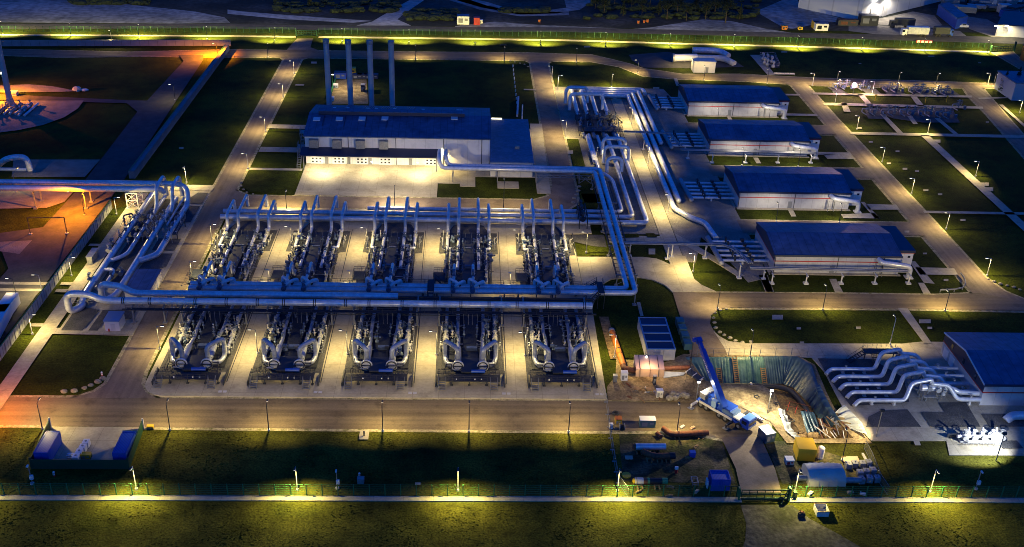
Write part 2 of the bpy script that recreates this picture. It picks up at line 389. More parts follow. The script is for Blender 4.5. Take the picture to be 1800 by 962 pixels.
# ------------------------------------------------------------------ the ground, roads, paths and pads
def ground(name, m, polys, z):
    mb = MB()
    for p in polys: mb.sheet(p, z)
    return struct(name, mb, m)
def slab(name, m, polys, h):
    mb = MB()
    for p in polys: mb.prism([(q[0], q[1]) for q in p], -0.1, h)
    return struct(name, mb, m)
def arc(cx, cy, r, a0, a1, n=10):
    return [(cx + r * math.cos(math.radians(a0 + (a1 - a0) * k / n)), cy + r * math.sin(math.radians(a0 + (a1 - a0) * k / n))) for k in range(n + 1)]

from mathutils.geometry import tessellate_polygon
PIT_T = [q(1212, 633), q(1300, 632), q(1400, 631), q(1424, 645), q(1438, 690), q(1452, 718), q(1500, 772), q(1400, 774), q(1385, 760), q(1372, 722), q(1360, 690), q(1340, 679), q(1260, 677), q(1232, 668)]
PIT_B = [(49.5, 174), (57, 174.2), (65, 174), (67, 172.5), (68.6, 166.6), (69.0, 161.6), (71.0, 155.2), (65.5, 154.8), (64.3, 157), (63.5, 163), (62.8, 167.2), (60.5, 170.4), (50.5, 170.4), (48.5, 171.5)]
PIT_Z = -3.0
def holed(name, m, outer, z):
    """a ground sheet with the opening of the pit cut out of it"""
    loops = [[Vector((p[0], p[1], z)) for p in outer], [Vector((p[0], p[1], z)) for p in reversed(PIT_T)]]
    mb = MB(); mb._add(loops[0] + loops[1], [tuple(f) for f in tessellate_polygon(loops)])
    for k, f in enumerate(mb.f):
        a, b, c = (mb.v[i] for i in f)
        if (b - a).cross(c - a).z < 0: mb.f[k] = list(reversed(f))
    return struct(name, mb, m)
ground('grass_ground', G['grass'], [rect(-3000, -300, 3000, 148), rect(-3000, 190, 3000, 4500), rect(-3000, 148, 20, 190), rect(120, 148, 3000, 190)], 0.0)
holed('lawn_ground', G['grass'], rect(20, 148, 120, 190), 0.0)

ground('rough_grass_ground', G['rough_grass'], [rect(-400, -200, 57, 153.4), rect(57, -200, 400, 150.6), rect(80, 150.6, 400, 153.4)], 0.02)
ground('outer_terrain', G['scrub'], [[(-1500, 428), (-104, 432), (77, 441), (160, 444), (1500, 500), (1500, 4000), (-1500, 4000)]], 0.02)
# bare sandy patches and tracks beyond the outer road
ground('sand_track', G['track'], [
    [t2(0, 50), t2(60, 58), t2(300, 78), t2(740, 108), t2(640, 118), t2(300, 100), t2(0, 72)],
    [t2(740, 112), t2(880, 30), t2(935, 0), t2(1010, 0), t2(900, 75), t2(870, 100), t2(940, 132), t2(660, 132)],
], 0.045)
ground('bare_sand', G['sand'], [
    [t1(0, 0), t1(330, 0), t1(620, 20), t1(1000, 60), t1(1150, 90), t1(1180, 118), t1(900, 122), t1(0, 116)],
    [t3(0, 0), t3(140, 40), t3(330, 75), t3(520, 70), t3(640, 50), t3(700, 10), t3(690, 0), t3(560, 0), t3(570, 40), t3(420, 62), t3(260, 40), t3(160, 10), t3(110, 0)],
    [t2(1130, 0), t2(1290, 50), t2(1500, 85), t2(1749, 78), t2(1749, 60), t2(1510, 66), t2(1330, 30), t2(1240, 0)],
    [t3(0, 135), t3(200, 112), t3(420, 128), t3(900, 150), t3(1000, 142), t3(1270, 100), t3(1420, 110), t3(1600, 150), t3(1749, 172), t3(1749, 182), t3(900, 158), t3(0, 146)],
    [t3(1540, 60), t3(1680, 0), t3(1749, -20), t4(600, 30), t4(850, 108), t4(700, 120), t4(560, 150), t3(1660, 130)],
], 0.04)
ground('warehouse_yard', G['pale_gravel'], [[t4(905, 118), t4(1010, 95), t4(1180, 60), t4(1290, 80), t4(1330, 130), t4(1260, 150), t4(1040, 130)],
    [t4(850, 120), t4(1420, 160), t4(1480, 205), t4(1100, 190), t4(850, 160)]], 0.05)
ground('neighbour_yard', G['pale_gravel'], [[t4(1420, 80), t4(1560, 100), t4(1749, 200), t4(1749, 215), t4(1600, 195), t4(1470, 150)]], 0.05)
ground('outer_road', G['dark_asphalt'], [[(-400, 424), P(0, 52), P(343, 50), P(800, 56), P(1000, 57), P(1400, 66), P(1800, 78), (500, 424),
    (500, 436), P(1800, 66), P(1400, 58), P(1000, 48.5), P(800, 47.5), P(343, 42), P(0, 42), (-400, 436)]], 0.06)

# shoulders: pale gravel edges of the roads
E_ = 0.7
topS = [P(0, 97.5), P(103, 101), P(240, 99.5), P(500, 101.5), P(700, 104), P(930, 107), P(970, 108), P(1040, 109), P(1090, 118), P(1130, 134), P(1190, 139.5), P(1300, 143), P(1400, 149), P(1424, 150.5), P(1560, 154), P(1700, 155), P(1800, 156.5)]
topN = [P(1800, 149), P(1620, 143), P(1437, 138), P(1300, 131), P(1200, 131), P(1130, 121), P(1110, 114), P(1075, 105), P(1040, 97), P(930, 93.5), P(700, 91.5), P(545, 89.5), P(410, 88), P(220, 92), P(0, 87)]
def grow(poly, d):
    c = Vector((0, 0)); n = len(poly); out = []
    pts = [Vector((p[0], p[1])) for p in poly]
    area = sum(pts[i].x * pts[(i + 1) % n].y - pts[(i + 1) % n].x * pts[i].y for i in range(n)); s = 1 if area > 0 else -1
    for i in range(n):
        a, b, e = pts[i - 1], pts[i], pts[(i + 1) % n]
        u, w = (b - a).normalized(), (e - b).normalized()
        nn = Vector((u.y, -u.x)) + Vector((w.y, -w.x))
        if nn.length < 1e-3: nn = Vector((u.y, -u.x))
        nn.normalize(); k = max(0.5, nn.dot(Vector((u.y, -u.x))))
        q = b + nn * (s * d / k); out.append((q.x, q.y))
    return out
near_road = [(-140, 154.4), (-77, 154.6), (-73, 154.2), (30, 153.7), (40, 154.0), (47.5, 151.5), (55, 151.5), (58, 158), (52, 163.2), (-62, 163.2), (-140, 163.2)]
left_road = [(-68.8, 168.0)] + [(-70.2, 165.2), (-73.5, 163.2), (-58, 163.2), (-60.6, 165.0), (-62.3, 168), (-62.8, 172), (-62.8, 249), (-62.0, 251), (-62.8, 258), (-63.0, 384), (-59.5, 387.5), (-72, 387.5), (-69.2, 383)]
road2 = [(-62.9, 250.4), (24, 250.4), (27, 252), (30, 256), (30.3, 262), (30.2, 386), (32.5, 390), (21, 390), (23.7, 386), (24.0, 268), (22.5, 260.5), (18.5, 257.6), (-59, 257.6), (-62.9, 261)]
right_road = [(118.8, 204), (118.9, 330), (118.8, 364), (116.5, 368.5), (128, 368.5), (124.9, 364), (124.6, 330), (125.4, 255), (125.4, 216), (127, 209), (131, 204)]
right_mid = [P(1215, 515), P(1475, 517), P(1646, 519.5), P(1720, 516), P(1800, 531), P(1850, 540), P(1850, 549), P(1800, 547.5), P(1580, 543.5), P(1268, 541.5)]
link_road = [P(1182, 514), P(1220, 514.5), P(1290, 541), P(1262, 545), P(1250, 556), P(1248, 570), P(1254, 582), P(1266, 596), P(1276, 612), P(1283, 630), P(1214, 630), P(1208, 605), P(1196, 560)]
far_right = [t4(1430, 440), t4(1530, 445), t4(1575, 500), t4(1749, 700), t4(1900, 870), t4(1900, 990), t4(1740, 795), t4(1560, 590), t4(1470, 500)]
corner_road = [t4(1590, 272), t4(1690, 268), t4(1760, 330), t4(1860, 400), t4(1860, 470), t4(1749, 365)]
gate_link = [(-82, 397), (-80, 410), (-75, 410), (-73, 396.5), (-70, 394), (-85, 394)]
gate_link = [t2(300, 262), t2(355, 200), t2(438, 200), t2(425, 245), t2(470, 262)]
acc = [rect(71.5, 238.5, 119.5, 246.5), rect(71.5, 276.5, 119.5, 284.5), rect(71.5, 313.0, 119.5, 321.5)]
gate_road = [(47.4, 136.5), (54.4, 136.5), (54.9, 143), (54.6, 152), (47.2, 152), (47.9, 143)]
far_left_road = [(-106, 140), (-94.5, 140), (-94.2, 262), (-98.6, 380), (-100, 386), (-109, 386), (-105.3, 378), (-106.3, 333), (-112, 333), (-160, 337), (-160, 331), (-112, 330), (-106.4, 322), (-104.6, 262), (-105.3, 236), (-118, 231), (-150, 231), (-150, 226), (-112, 226), (-105.2, 214)]
roads_all = [near_road, topS + topN, right_mid, far_right, corner_road] + acc
ground('road_shoulder', G['shoulder'], [grow([(p[0], p[1]) for p in q], 0.75) for q in roads_all + [left_road, road2, right_road]], 0.05)
ground('near_road', G['asphalt_x'], [near_road], 0.075)
ground('left_road', G['asphalt_y'], [left_road], 0.09)
ground('middle_road', G['asphalt'], [road2], 0.105)
ground('top_road', G['asphalt_x'], [topS + topN], 0.12)
ground('right_road', G['asphalt_y'], [right_road], 0.135)
ground('right_middle_road', G['asphalt_x'], [right_mid], 0.15)
ground('link_road', G['asphalt'], [link_road], 0.165)
ground('far_right_road', G['asphalt_y'], [far_right, corner_road], 0.18)
ground('gate_road', G['asphalt'], [gate_link, gate_road], 0.195)
ground('access_road', G['asphalt'], acc, 0.21)
ground('far_left_road', G['dark_asphalt'], [far_left_road], 0.225)
ground('layby', G['dark_asphalt'], [[t3(890, 283), t3(1090, 268), t3(1240, 300), t3(1400, 290), t3(1480, 345), t3(1180, 352), t3(960, 348), t3(905, 310)]], 0.13)
ground('outside_dirt', G['yard_sand'], [[(46.6, 133.5), (55.3, 133.5), (57.5, 130), (61, 126.5), (66, 121), (74, 116), (84, 108), (80, 60), (24, 60), (36, 112), (42, 118), (45.4, 125), (46.5, 129)]], 0.06)

# concrete pads
pad = [(-61.2, 247)] + arc(-59.4, 168.4, 2.4, 180, 270)[::1]
pad = arc(-56.6, 168.6, 4.9, 180, 270) + [(24, 163.7), (27.5, 163.7), (28.2, 199), (30.5, 207), (33, 212.5), (38, 218.5), (33, 219), (27.5, 219.5), (26, 236.5), (32, 237), (32, 249.6), (-58, 249.6)] + arc(-57.6, 245.8, 3.8, 90, 180)
slab('module_pad', G['concrete'], [pad], 0.24)
curve_pad = [m3(600, 446), m3(900, 447), m3(960, 447), m3(1030, 455), m3(1070, 470), m3(1110, 490), m3(1100, 420), m3(1180, 445), m3(1225, 560), m3(1262, 590), m3(1335, 623), m3(1112, 626), m3(1075, 592), m3(1010, 563), m3(950, 552), m3(870, 553), m3(800, 560), m3(755, 585), m3(640, 585)]
slab('curved_drive', G['concrete'], [curve_pad], 0.26)
slab('hall_apron', G['concrete'], [[(-46.6, 258.4), (-8.2, 258.4), (-8.2, 281), (-46.6, 281)]], 0.15)
slab('hall_side_pad', G['concrete'], [[(-8.2, 268), (-2, 268), (-2, 266), (2.3, 266), (2.3, 273.2), (19.4, 273.2), (19.4, 262), (23.2, 262), (23.6, 300), (24, 318), (20, 318), (20, 313), (-8.2, 313)], rect(8.5, 265.2, 14.5, 270)], 0.16)
slab('central_path', G['path'], [[(49.4, 214), (53.2, 212), (53.3, 356), (49.6, 356)]], 0.25)
slab('pipe_yard', G['pale_gravel'], [[(53.4, 222), (56, 222), (60, 236), (64, 225), (66.5, 212), (71, 214), (72.6, 222), (72.8, 240), (72.6, 340), (70, 357), (53.4, 357)], [(30.6, 306), (34.5, 306), (35, 237.2), (49.3, 237.2), (49.5, 357), (30.6, 357)]], 0.14)
slab('link_paving', G['path'], [[(36, 232), (49.5, 232), (49.5, 236), (36, 236)], [(53.5, 238), (60.5, 226.5), (63, 222), (66.5, 215), (64.5, 215), (61, 221.5), (58, 226.5), (53.5, 233)]], 0.17)
slab('south_path', G['path'], [[P(1254, 583), P(1264, 592), P(1280, 601), P(1310, 605), P(1640, 605.5), P(1655, 620), P(1640, 630), P(1420, 629.5), P(1280, 630), P(1274, 614)]], 0.19)
slab('cooler_pad', G['path'], [[(71.8, 181), (73.2, 174), (73.0, 160), (75.0, 151.2), (89.2, 151.3), (88, 147), (120, 147), (120, 152), (140, 152), (140, 186), (98, 186)]], 0.18)
slab('manifold_pad', G['path'], [[(-84.6, 186), (-68.9, 185.5), (-69.3, 264), (-84.5, 264)]], 0.15)

# gravel beds let into the pads
beds = []
XM = [-53.2 + 18.1 * k for k in range(5)]
XT = [-54.6, -36.4, -17.9, 0.5, 19.4]
gm = []
for x in XM: gm.append([(x - 6.9, 172), (x + 6.8, 172), (x + 6.8, 199), (x - 6.9, 199)])
for x in XT: gm += [[(x - 7.2, 224.4), (x - 7.0, 236), (x + 7.2, 236), (x + 7.2, 224.4), (x + 5.6, 224.4), (x + 5.6, 209), (x - 5.6, 209), (x - 5.6, 224.4)],
                    [(x - 5.2, 236.05), (x + 5.2, 236.05), (x + 3.8, 240.4), (x + 2, 241.4), (x - 2, 241.4), (x - 3.8, 240.4)]]
gm += [[(-84, 187), (-79.6, 187), (-78.8, 195.5), (-83.9, 197.2)], [(-78.4, 187), (-76.5, 187), (-76.5, 191.8), (-71, 191.8), (-71, 196), (-78.1, 195.5)],
       [(-76.2, 210.6), (-69.8, 215.7), (-70, 222.5), (-75, 222.5)], [(-75.4, 224.2), (-70, 224.2), (-70, 230.5), (-75.4, 230.5)], [(-82.4, 206), (-77.6, 206), (-77, 254), (-82, 254)],
       [(-75.8, 240), (-70, 240), (-69.9, 250), (-75, 250)], [(-75, 251.5), (-69.7, 251.5), (-69.7, 258.5), (-72.4, 258.5)],
       [b4(1010, 270), b4(1150, 262), b4(1220, 352), b4(940, 352), b4(950, 300)], [b4(1220, 276), b4(1340, 276), b4(1310, 228), b4(1450, 226), b4(1525, 352), b4(1270, 352)],
       [b4(1525, 286), b4(1760, 286), b4(1800, 350), b4(1570, 352)], [b4(690, 0), b4(970, 5), b4(1130, 100), b4(1160, 225), b4(860, 245), b4(760, 120)], [b4(1600, 422), b4(1710, 422), b4(1745, 462), b4(1640, 462)],
       [(26.6, 232), (31.5, 229.5), (35, 229), (35, 236), (26.8, 236)]]
ground('gravel_bed', G['gravel'], gm, 0.30)
ground('pump_bed', G['gravel'], [[(47, 190), (54, 190), (52, 180), (48, 180)]], 0.02)
# green islands let into the paving
ground('lawn', G['grass'], [[m3(675, 345), m3(780, 345), m3(790, 440), m3(690, 440)], [m3(870, 330), m3(935, 328), m3(945, 346), m3(860, 350)], [m3(975, 326), m3(1020, 326), m3(1035, 346), m3(985, 346)],
    rect(31.2, 282, 34.6, 304), rect(31.2, 256, 36, 279.5), [(32.3, 252.5), (38, 251), (38, 262), (31.5, 262)],
    [(-60.8, 262.5), (-59, 259.6), (-47.4, 258.5), (-47.2, 275), (-61.8, 275)]], 0.28)
# footpaths
fp = [rect(-88.5, 150, -85.3, 258), rect(-91, 203.2, -88.4, 204.6), rect(-91, 206.5, -88.4, 207.8), rect(-91, 188.5, -88.4, 189.8), rect(-91, 226, -88.4, 227.2), rect(-85.3, 185.6, -68.9, 188.0), rect(-85.3, 260, -69, 262.5),
      rect(-105, 203.5, -92.5, 204.6), rect(-105, 206.4, -92.5, 207.6),
      rect(-61.9, 275, -47, 276.6), rect(-61.8, 289, -47, 293), rect(-62.6, 309, -48, 312.5), rect(-60.5, 352, -57.5, 353.4), rect(19.6, 352, 24, 353.4), rect(30.3, 304.5, 35, 305.6), rect(30.3, 280, 36, 281.2),
      [m3(1555, 540), m3(1600, 540), m3(1630, 628), m3(1590, 628)], [m4(388, 540), m4(430, 540), m4(468, 627), m4(428, 627)], [m4(750, 560), m4(785, 560), m4(822, 630), m4(780, 630)], [m4(1205, 580), m4(1235, 580), m4(1270, 636), m4(1232, 636)],
      [m4(1100, 710), m4(1150, 710), m4(1275, 890), m4(1235, 890)], [m3(930, 680), m3(948, 680), m3(965, 750), m3(948, 752)],
      [t4(720, 530), t4(1535, 550), t4(1540, 562), t4(722, 543)], [t4(665, 478), t4(1480, 494), t4(1482, 504), t4(668, 488)], [t4(855, 680), t4(1749, 697), t4(1760, 712), t4(862, 693)], [m4(1230, 210), m4(1749, 219), m4(1749, 231), m4(1238, 222)],
      rect(147.4, 205, 150.2, 314), rect(104.6, 294.6, 118.6, 297.0), rect(104.6, 330.4, 118.6, 332.6),
      [t4(895, 486), t4(925, 486), t4(975, 545), t4(945, 545)], [t4(1165, 495), t4(1195, 495), t4(1240, 550), t4(1205, 550)], [t4(1010, 590), t4(1035, 590), t4(1130, 687), t4(1100, 687)], [t4(1290, 610), t4(1315, 610), t4(1410, 690), t4(1385, 690)], [t4(1150, 600), t4(1175, 600), t4(1205, 640), t4(1180, 640)],
      [t4(810, 530), t4(840, 532), t4(860, 578), t4(825, 576)], [t3(1120, 405), t3(1137, 405), t3(1150, 445), t3(1133, 445)], [t4(520, 485), t4(600, 486), t4(603, 494), t4(520, 493)],
      [m4(810, 228), m4(980, 222), m4(1012, 250), m4(822, 248)], [m4(935, 175), m4(1095, 180), m4(1110, 205), m4(955, 205)], [m4(1190, 500), m4(1390, 505), m4(1410, 540), m4(1215, 538)], [m4(533, 195), m4(560, 195), m4(582, 240), m4(556, 240)],
      [m4(1160, 470), m4(1190, 470), m4(1290, 585), m4(1235, 580)], [m4(910, 165), m4(930, 165), m4(1010, 250), m4(985, 250)],
      [t4(220, 590), t4(240, 590), t4(255, 622), t4(235, 622)], [t4(360, 812), t4(385, 812), t4(402, 842), t4(378, 842)], [t4(720, 795), t4(860, 800), t4(885, 820), t4(740, 818)],
      [t4(1510, 280 + 225), t4(1690, 500), t4(1690, 506), t4(1520, 512)], [t3(1510, 285), t3(1560, 285), t3(1640, 388), t3(1600, 388)], [t3(1635, 378), t3(1740, 380), t3(1740, 388), t3(1635, 386)], [t4(1620, 540), t4(1640, 540), t4(1749, 640), t4(1749, 655)],
      [b4(1180, 422), b4(1210, 422), b4(1220, 446), b4(1190, 446)], rect(-18.9, 150.6, -17.2, 153.4)]
ground('footpath', G['path'], fp, 0.27)
# building plinths at the four cooler halls
for yb in (217, 254.5, 293.6, 329.4):
    slab('building_plinth', G['path'], [rect(72.8, yb - 0.9, 104.6, yb - 0.02), rect(72.6, yb - 0.9, 73.4, yb + 18)], 0.2)
ground('valve_gravel', G['gravel'], [[t4(740, 450), t4(800, 452), t4(850, 486), t4(790, 484)], [t4(900, 455), t4(985, 455), t4(1020, 488), t4(950, 488)], [t4(1010, 450), t4(1100, 452), t4(1150, 492), t4(1050, 490)],
    [t4(1150, 455), t4(1260, 460), t4(1300, 496), t4(1200, 494)], [t4(1280, 460), t4(1380, 465), t4(1430, 497), t4(1330, 496)],
    [t4(930, 560), t4(1010, 558), t4(1040, 615), t4(950, 612)], [t4(1015, 555), t4(1380, 560), t4(1420, 632), t4(1230, 632), t4(1080, 612), t4(1050, 600)], [t3(1560, 285), t3(1640, 285), t3(1660, 350), t3(1600, 352)]], 0.25)
# left: pale forecourts, crescent paving
ground('paved_forecourt', G['pale_gravel'], [[t1(70, 822), t1(515, 822), t1(435, 912), t1(60, 912)], [m1(0, 110), m1(240, 110), m1(380, 110), m1(330, 165), m1(240, 195), m1(0, 200)], [m1(0, 370), m1(165, 362), m1(100, 432), m1(0, 418)]], 0.25)
ground('crescent_paving', G['pale_gravel'], [[t1(-60, 470), t1(0, 442), t1(150, 436), t1(270, 446), t1(400, 471), t1(300, 475), t1(0, 478), t1(-60, 478)], [t1(-60, 522), t1(180, 520), t1(430, 519), t1(400, 560), t1(330, 605), t1(220, 645), t1(90, 672), t1(-60, 690)]], 0.25)
# concrete strips under the two long fences
slab('fence_strip', G['path'], [rect(-260, 134.15, 47.0, 135.35), rect(55.2, 134.15, 240, 135.35)], 0.20)
slab('far_fence_strip', G['path'], [[P(-60, 61), P(405, 63), P(520, 64.5), P(520, 66.5), P(405, 65), P(-60, 63)], [P(560, 64.5), P(800, 67.5), P(1000, 70.5), P(1200, 76.5), P(1400, 81.5), P(1739, 91), P(1739, 93.4), P(1400, 83.7), P(1200, 78.7), P(1000, 72.7), P(800, 69.5), P(560, 66.5)]], 0.2)
# construction ground
dirt = [(27.6, 163.4), (36, 163.2), (52, 162.6), (57.5, 157), (59, 150.3), (75.0, 150.3), (74.4, 152.6), (71.3, 161.5), (71.4, 167), (72.0, 176.5), (69.6, 179.7), (45.4, 180.2), (41, 177), (31, 178), (30.2, 172), (28, 168)]
holed('construction_dirt', G['dirt'], dirt, 0.215)
pb = MB(); n_ = len(PIT_T)
pb._add([(p[0], p[1], .215) for p in PIT_T] + [(p[0], p[1], PIT_Z) for p in PIT_B], [(i, (i + 1) % n_, n_ + (i + 1) % n_, n_ + i) for i in range(n_)])
pb.sheet(PIT_B, PIT_Z)
struct('pit_ground', pb, G['soil'])
ground('storage_dirt', G['worn_grass'], [[(27.5, 139.5), (47, 139), (47.2, 152), (40, 153.4), (28.5, 153.2)], [(55.2, 139), (70, 139), (71, 145), (60, 151), (55, 151)]], 0.045)
ground('yellow_strip', G['soil'], [[(29.8, 178), (31.6, 178), (31.4, 195), (29.3, 195)]], 0.26)
# drain slots between the modules, manhole pads in the lawns
dm = []
for x in XM: dm.append(rect(x + 7.05, 168.5, x + 7.22, 199.5))
for x in XT: dm.append(rect(x + 7.5, 208.5, x + 7.65, 237))
ground('drain_slot', M_['dark_steel'], dm, 0.31)
mh = []
for v, x, y, w, h in [(m4, 485, 757, 55, 24), (m4, 594, 814, 22, 12), (m4, 899, 811, 24, 12), (m4, 1240, 778, 60, 20), (m4, 1265, 812, 24, 12), (m4, 610, 887, 22, 10), (t4, 1570, 75 + 900, 40, 20),
        (t4, 963, 732, 20, 8), (t4, 1100, 780, 20, 8), (t4, 1055, 842, 20, 8), (t4, 1138, 870, 24, 10), (t4, 1200, 882, 20, 8), (t4, 1300, 728, 40, 16), (t4, 905, 660, 24, 8), (m4, 1245, 105, 26, 10), (m4, 1318, 126, 22, 9), (m4, 1435, 258, 26, 10), (m4, 1548, 75, 40, 18), (m4, 1240, 430, 20, 8), (m4, 1348, 566, 24, 10), (m4, 1148, 318, 24, 10),
        (t4, 520, 270, 30, 7), (t4, 1272, 292, 34, 5), (t4, 908, 330, 14, 4), (t3, 676, 244, 32, 6), (t3, 245, 236, 32, 6), (t3, 1030, 455, 32, 8), (t2, 443, 325, 28, 10), (t2, 1412, 236, 32, 7), (m3, 1008, 420, 34, 30), (b4, 865, 517, 60, 30), (t3, 590, 785, 28, 18), (t4, 1560, 630, 16, 6), (t4, 1520, 326, 14, 4), (t1, 930, 764, 22, 10), (b2, 975, 643, 28, 12)]:
    mh.append([v(x - w / 2, y - h / 2), v(x + w / 2, y - h / 2), v(x + w / 2, y + h / 2), v(x - w / 2, y + h / 2)])
ground('manhole_slab', G['path'], mh, 0.29)
sk = []
for k in range(5):
    for e in (0, 0.9): sk.append(rect(XM[k] + 6.2 + e, 164.9, XM[k] + 6.9 + e, 165.6))
ground('gully_grate', M_['offwhite'], sk, 0.30)
# tufts that roughen the near grass
def tufts(x0, x1, y0, y1, n, seed, skip=None):
    rnd = random.Random(seed); vs = []; fs = []
    for _ in range(n):
        x, y = rnd.uniform(x0, x1), rnd.uniform(y0, y1)
        if skip and skip(x, y): continue
        k = .5 + .5 * math.sin(x * .35 + 2 * math.sin(y * .21)) * math.sin(y * .4 + 1.7 * math.sin(x * .13))
        if rnd.random() > .25 + .75 * k: continue
        h = rnd.uniform(.03, .10) * (.6 + .7 * k); a = rnd.uniform(0, 3.14); w = rnd.uniform(.10, .28); dx, dy = math.cos(a) * w, math.sin(a) * w; l = rnd.uniform(-.12, .12)
        i = len(vs); vs += [(x - dx, y - dy, 0), (x + dx, y + dy, 0), (x + dx * .6 + l, y + dy * .6 + l, h), (x - dx * .7 + l, y - dy * .7, h * .9)]; fs.append((i, i + 1, i + 2, i + 3))
    return vs, fs
vs, fs = tufts(-82, 100, 112, 153, 52000, 1, lambda x, y: (133.3 < y < 135.6) or (46 < x < 56) or (-75 < x < -57 and 142 < y < 154) or (56 < x < 76 and y > 150) or (27 < x < 71 and 138.5 < y))
mb = MB(); mb._add(vs, fs)
o = mb.build('grass', G['rough_grass']); tag(o, 'rough tufted grass along both sides of the near fence', 'grass', kind='stuff')
# ------------------------------------------------------------------ buildings
def gable_hall(t, x0, x1, y0, y1, he, hr, yr=None, roofm='roof', wallm='wall', over=0.35, gablem=None):
    """walls and pitched roof with the ridge along X"""
    yr = yr or (y0 + y1) / 2
    w = MB()
    th = 0.3
    wo_ = w.box(((x0 + x1) / 2, y0 + th / 2, he / 2), (x1 - x0, th, he)).build('wall', M_[wallm], t)
    MB().box(((x0 + x1) / 2, y1 - th / 2, he / 2), (x1 - x0, th, he)).build('wall', M_[wallm], t)
    for xa in (x0, x1 - th):
        MB().extrude([(xa, y0 + th, 0), (xa, y1 - th, 0), (xa, y1 - th, he), (xa, yr, hr - .12), (xa, y0 + th, he)], (th, 0, 0)).build('gable_wall', M_[gablem or wallm], t)
    r = MB(); d = 0.28
    r.extrude([(x0 - over, y0 - over, he), (x0 - over, yr, hr), (x0 - over, yr, hr + d), (x0 - over, y0 - over, he + d)], (x1 - x0 + 2 * over, 0, 0))
    r.extrude([(x0 - over, yr + .002, hr), (x0 - over, y1 + over, he), (x0 - over, y1 + over, he + d), (x0 - over, yr + .002, hr + d)], (x1 - x0 + 2 * over, 0, 0))
    return wo_, r.build('roof', M_[roofm], t)

# --- compressor hall
H = thing('compressor_hall', 'large white compressor hall with a blue pitched roof, long canopy and paved apron', 'hall', (-20, 294, 0))
HX0, HX1, HY0, HY1, HE, HR = -46.6, 6.4, 281.0, 307.5, 8.4, 10.6
hw, hr_ = gable_hall(H, HX0, HX1, HY0, HY1, HE, HR)
def slopez(y): return HE + (HR - HE) * (y - HY0 + .35) / ((HY1 - HY0) / 2 + .35) + 0.28
for i, x in enumerate((458, 574, 690, 807, 1162)):
    p = t2(x, 626, 9.4); z = slopez(p.y)
    MB().box((p.x, p.y, z + .1), (2.0, 2.0, .3), rx=math.atan2(HR - HE, 13.3)).build('skylight', M_['skylight'], hr_)
rm = MB()
yr = (HY0 + HY1) / 2
rm.box((-22.5, yr, HR + .75), (43, 2.6, 1.0)); vent = rm.build('ridge_ventilator', M_['dark_roof'], hr_)
MB().box((-22.5, yr, HR + 1.3), (43.4, 3.0, .12)).build('ventilator_cap', M_['roof'], hr_)
for x in (-40, -36, -30, -27.5, -22, -13.5, -3, -2): MB().box((x, yr + 4, HR + .2), (.9, .9, .7)).build('roof_cowl', M_['white'], hr_)
bars = MB()
for x0_, n in ((-38, 1), (-32.5, 6), (-27, 7), (-19, 3)):
    for k in range(n): bars.bar((x0_ + k * .7, yr + 1.8, HR + .25), (x0_ + k * .7 + 1.2, yr + 11, HE + 1.0), .12)
bars.build('roof_glint_streaks', M_['light_valve'], hr_)  # pale bars stand in for lamp reflections streaking the rear slope
for x in (-43.6, -37.4, -31.2, -25): MB().bar((x + 1.4, yr - 8, slopez(yr - 8) + .1), (x + 1.4, yr - 2, slopez(yr - 2) + .1), .15, .2).build('roof_rib', M_['dark_roof'], hr_)
for i, x in enumerate((441, 561, 681, 800)):
    p = t2(x, 738, 6.6); MB().box((p.x, HY0 - .75, 6.6), (2.6, 1.5, 2.4)).build('air_intake', M_['steel'], H)
cn = MB(); cn.extrude([(-47.6, 281, 5.0), (-47.6, 276.2, 4.2), (-47.6, 276.2, 4.45), (-47.6, 281, 5.25)], (39.4, 0, 0)); can = cn.build('canopy', M_['dark_roof'], H)
for x in (-46.6, -8.8): MB().bar((x, 276.4, 0), (x, 276.4, 4.2), .25).build('canopy_post', M_['steel'], can)
for i, x in enumerate((450, 567, 685, 806, 1042)):
    p = t2(x, 832, 1.6); dx = p.x
    dr = MB().box((dx, 280.93, 1.75), (3.6, .14, 3.5)).build('gate_door', M_['white'], H)
    for c in range(3):
        for r_ in range(3): MB().box((dx - 1.1 + c * 1.1, 280.84, .8 + r_ * 0.95), (.5, .06, .42)).build('door_pane', M_['glass'], dr)
for x in (-40.7, -34.4, -28.2, -16.5): MB().box((x, 280.93, 1.1), (1.0, .1, 2.2)).build('side_door', M_['door'], H)
for i, x in enumerate((372, 618, 862, 1106, 1300)):
    p = t2(x, 760, 5); MB().cyl((min(p.x, 6.3) + .1, 280.85, 0.1), (min(p.x, 6.3) + .1, 280.85, 8.3), .09, 6).build('downpipe', M_['dark_steel'], H)
st = MB().box((-48.2, 284, 4.2), (2.2, 3.0, .15)).box((-48.2, 290, 6.4), (2.2, 3, .15)); st.stair((-48.2, 276.8, 0.1), (-48.2, 282.4, 4.2), 1.0, 12).stair((-48.2, 285.5, 4.2), (-48.2, 288.6, 6.4), 1.0, 8)
for x in (-49.2, -47.2):
    for y in (282.6, 285.4, 288.6, 291.4): st.bar((x, y, 0), (x, y, 4.2 if y < 286 else 6.4), .14)
st.rail([(-49.2, 282.6, 4.25), (-49.2, 285.4, 4.25)]).rail([(-49.2, 288.6, 6.45), (-49.2, 291.4, 6.45)])
st.build('outside_stair', M_['steel'], H)
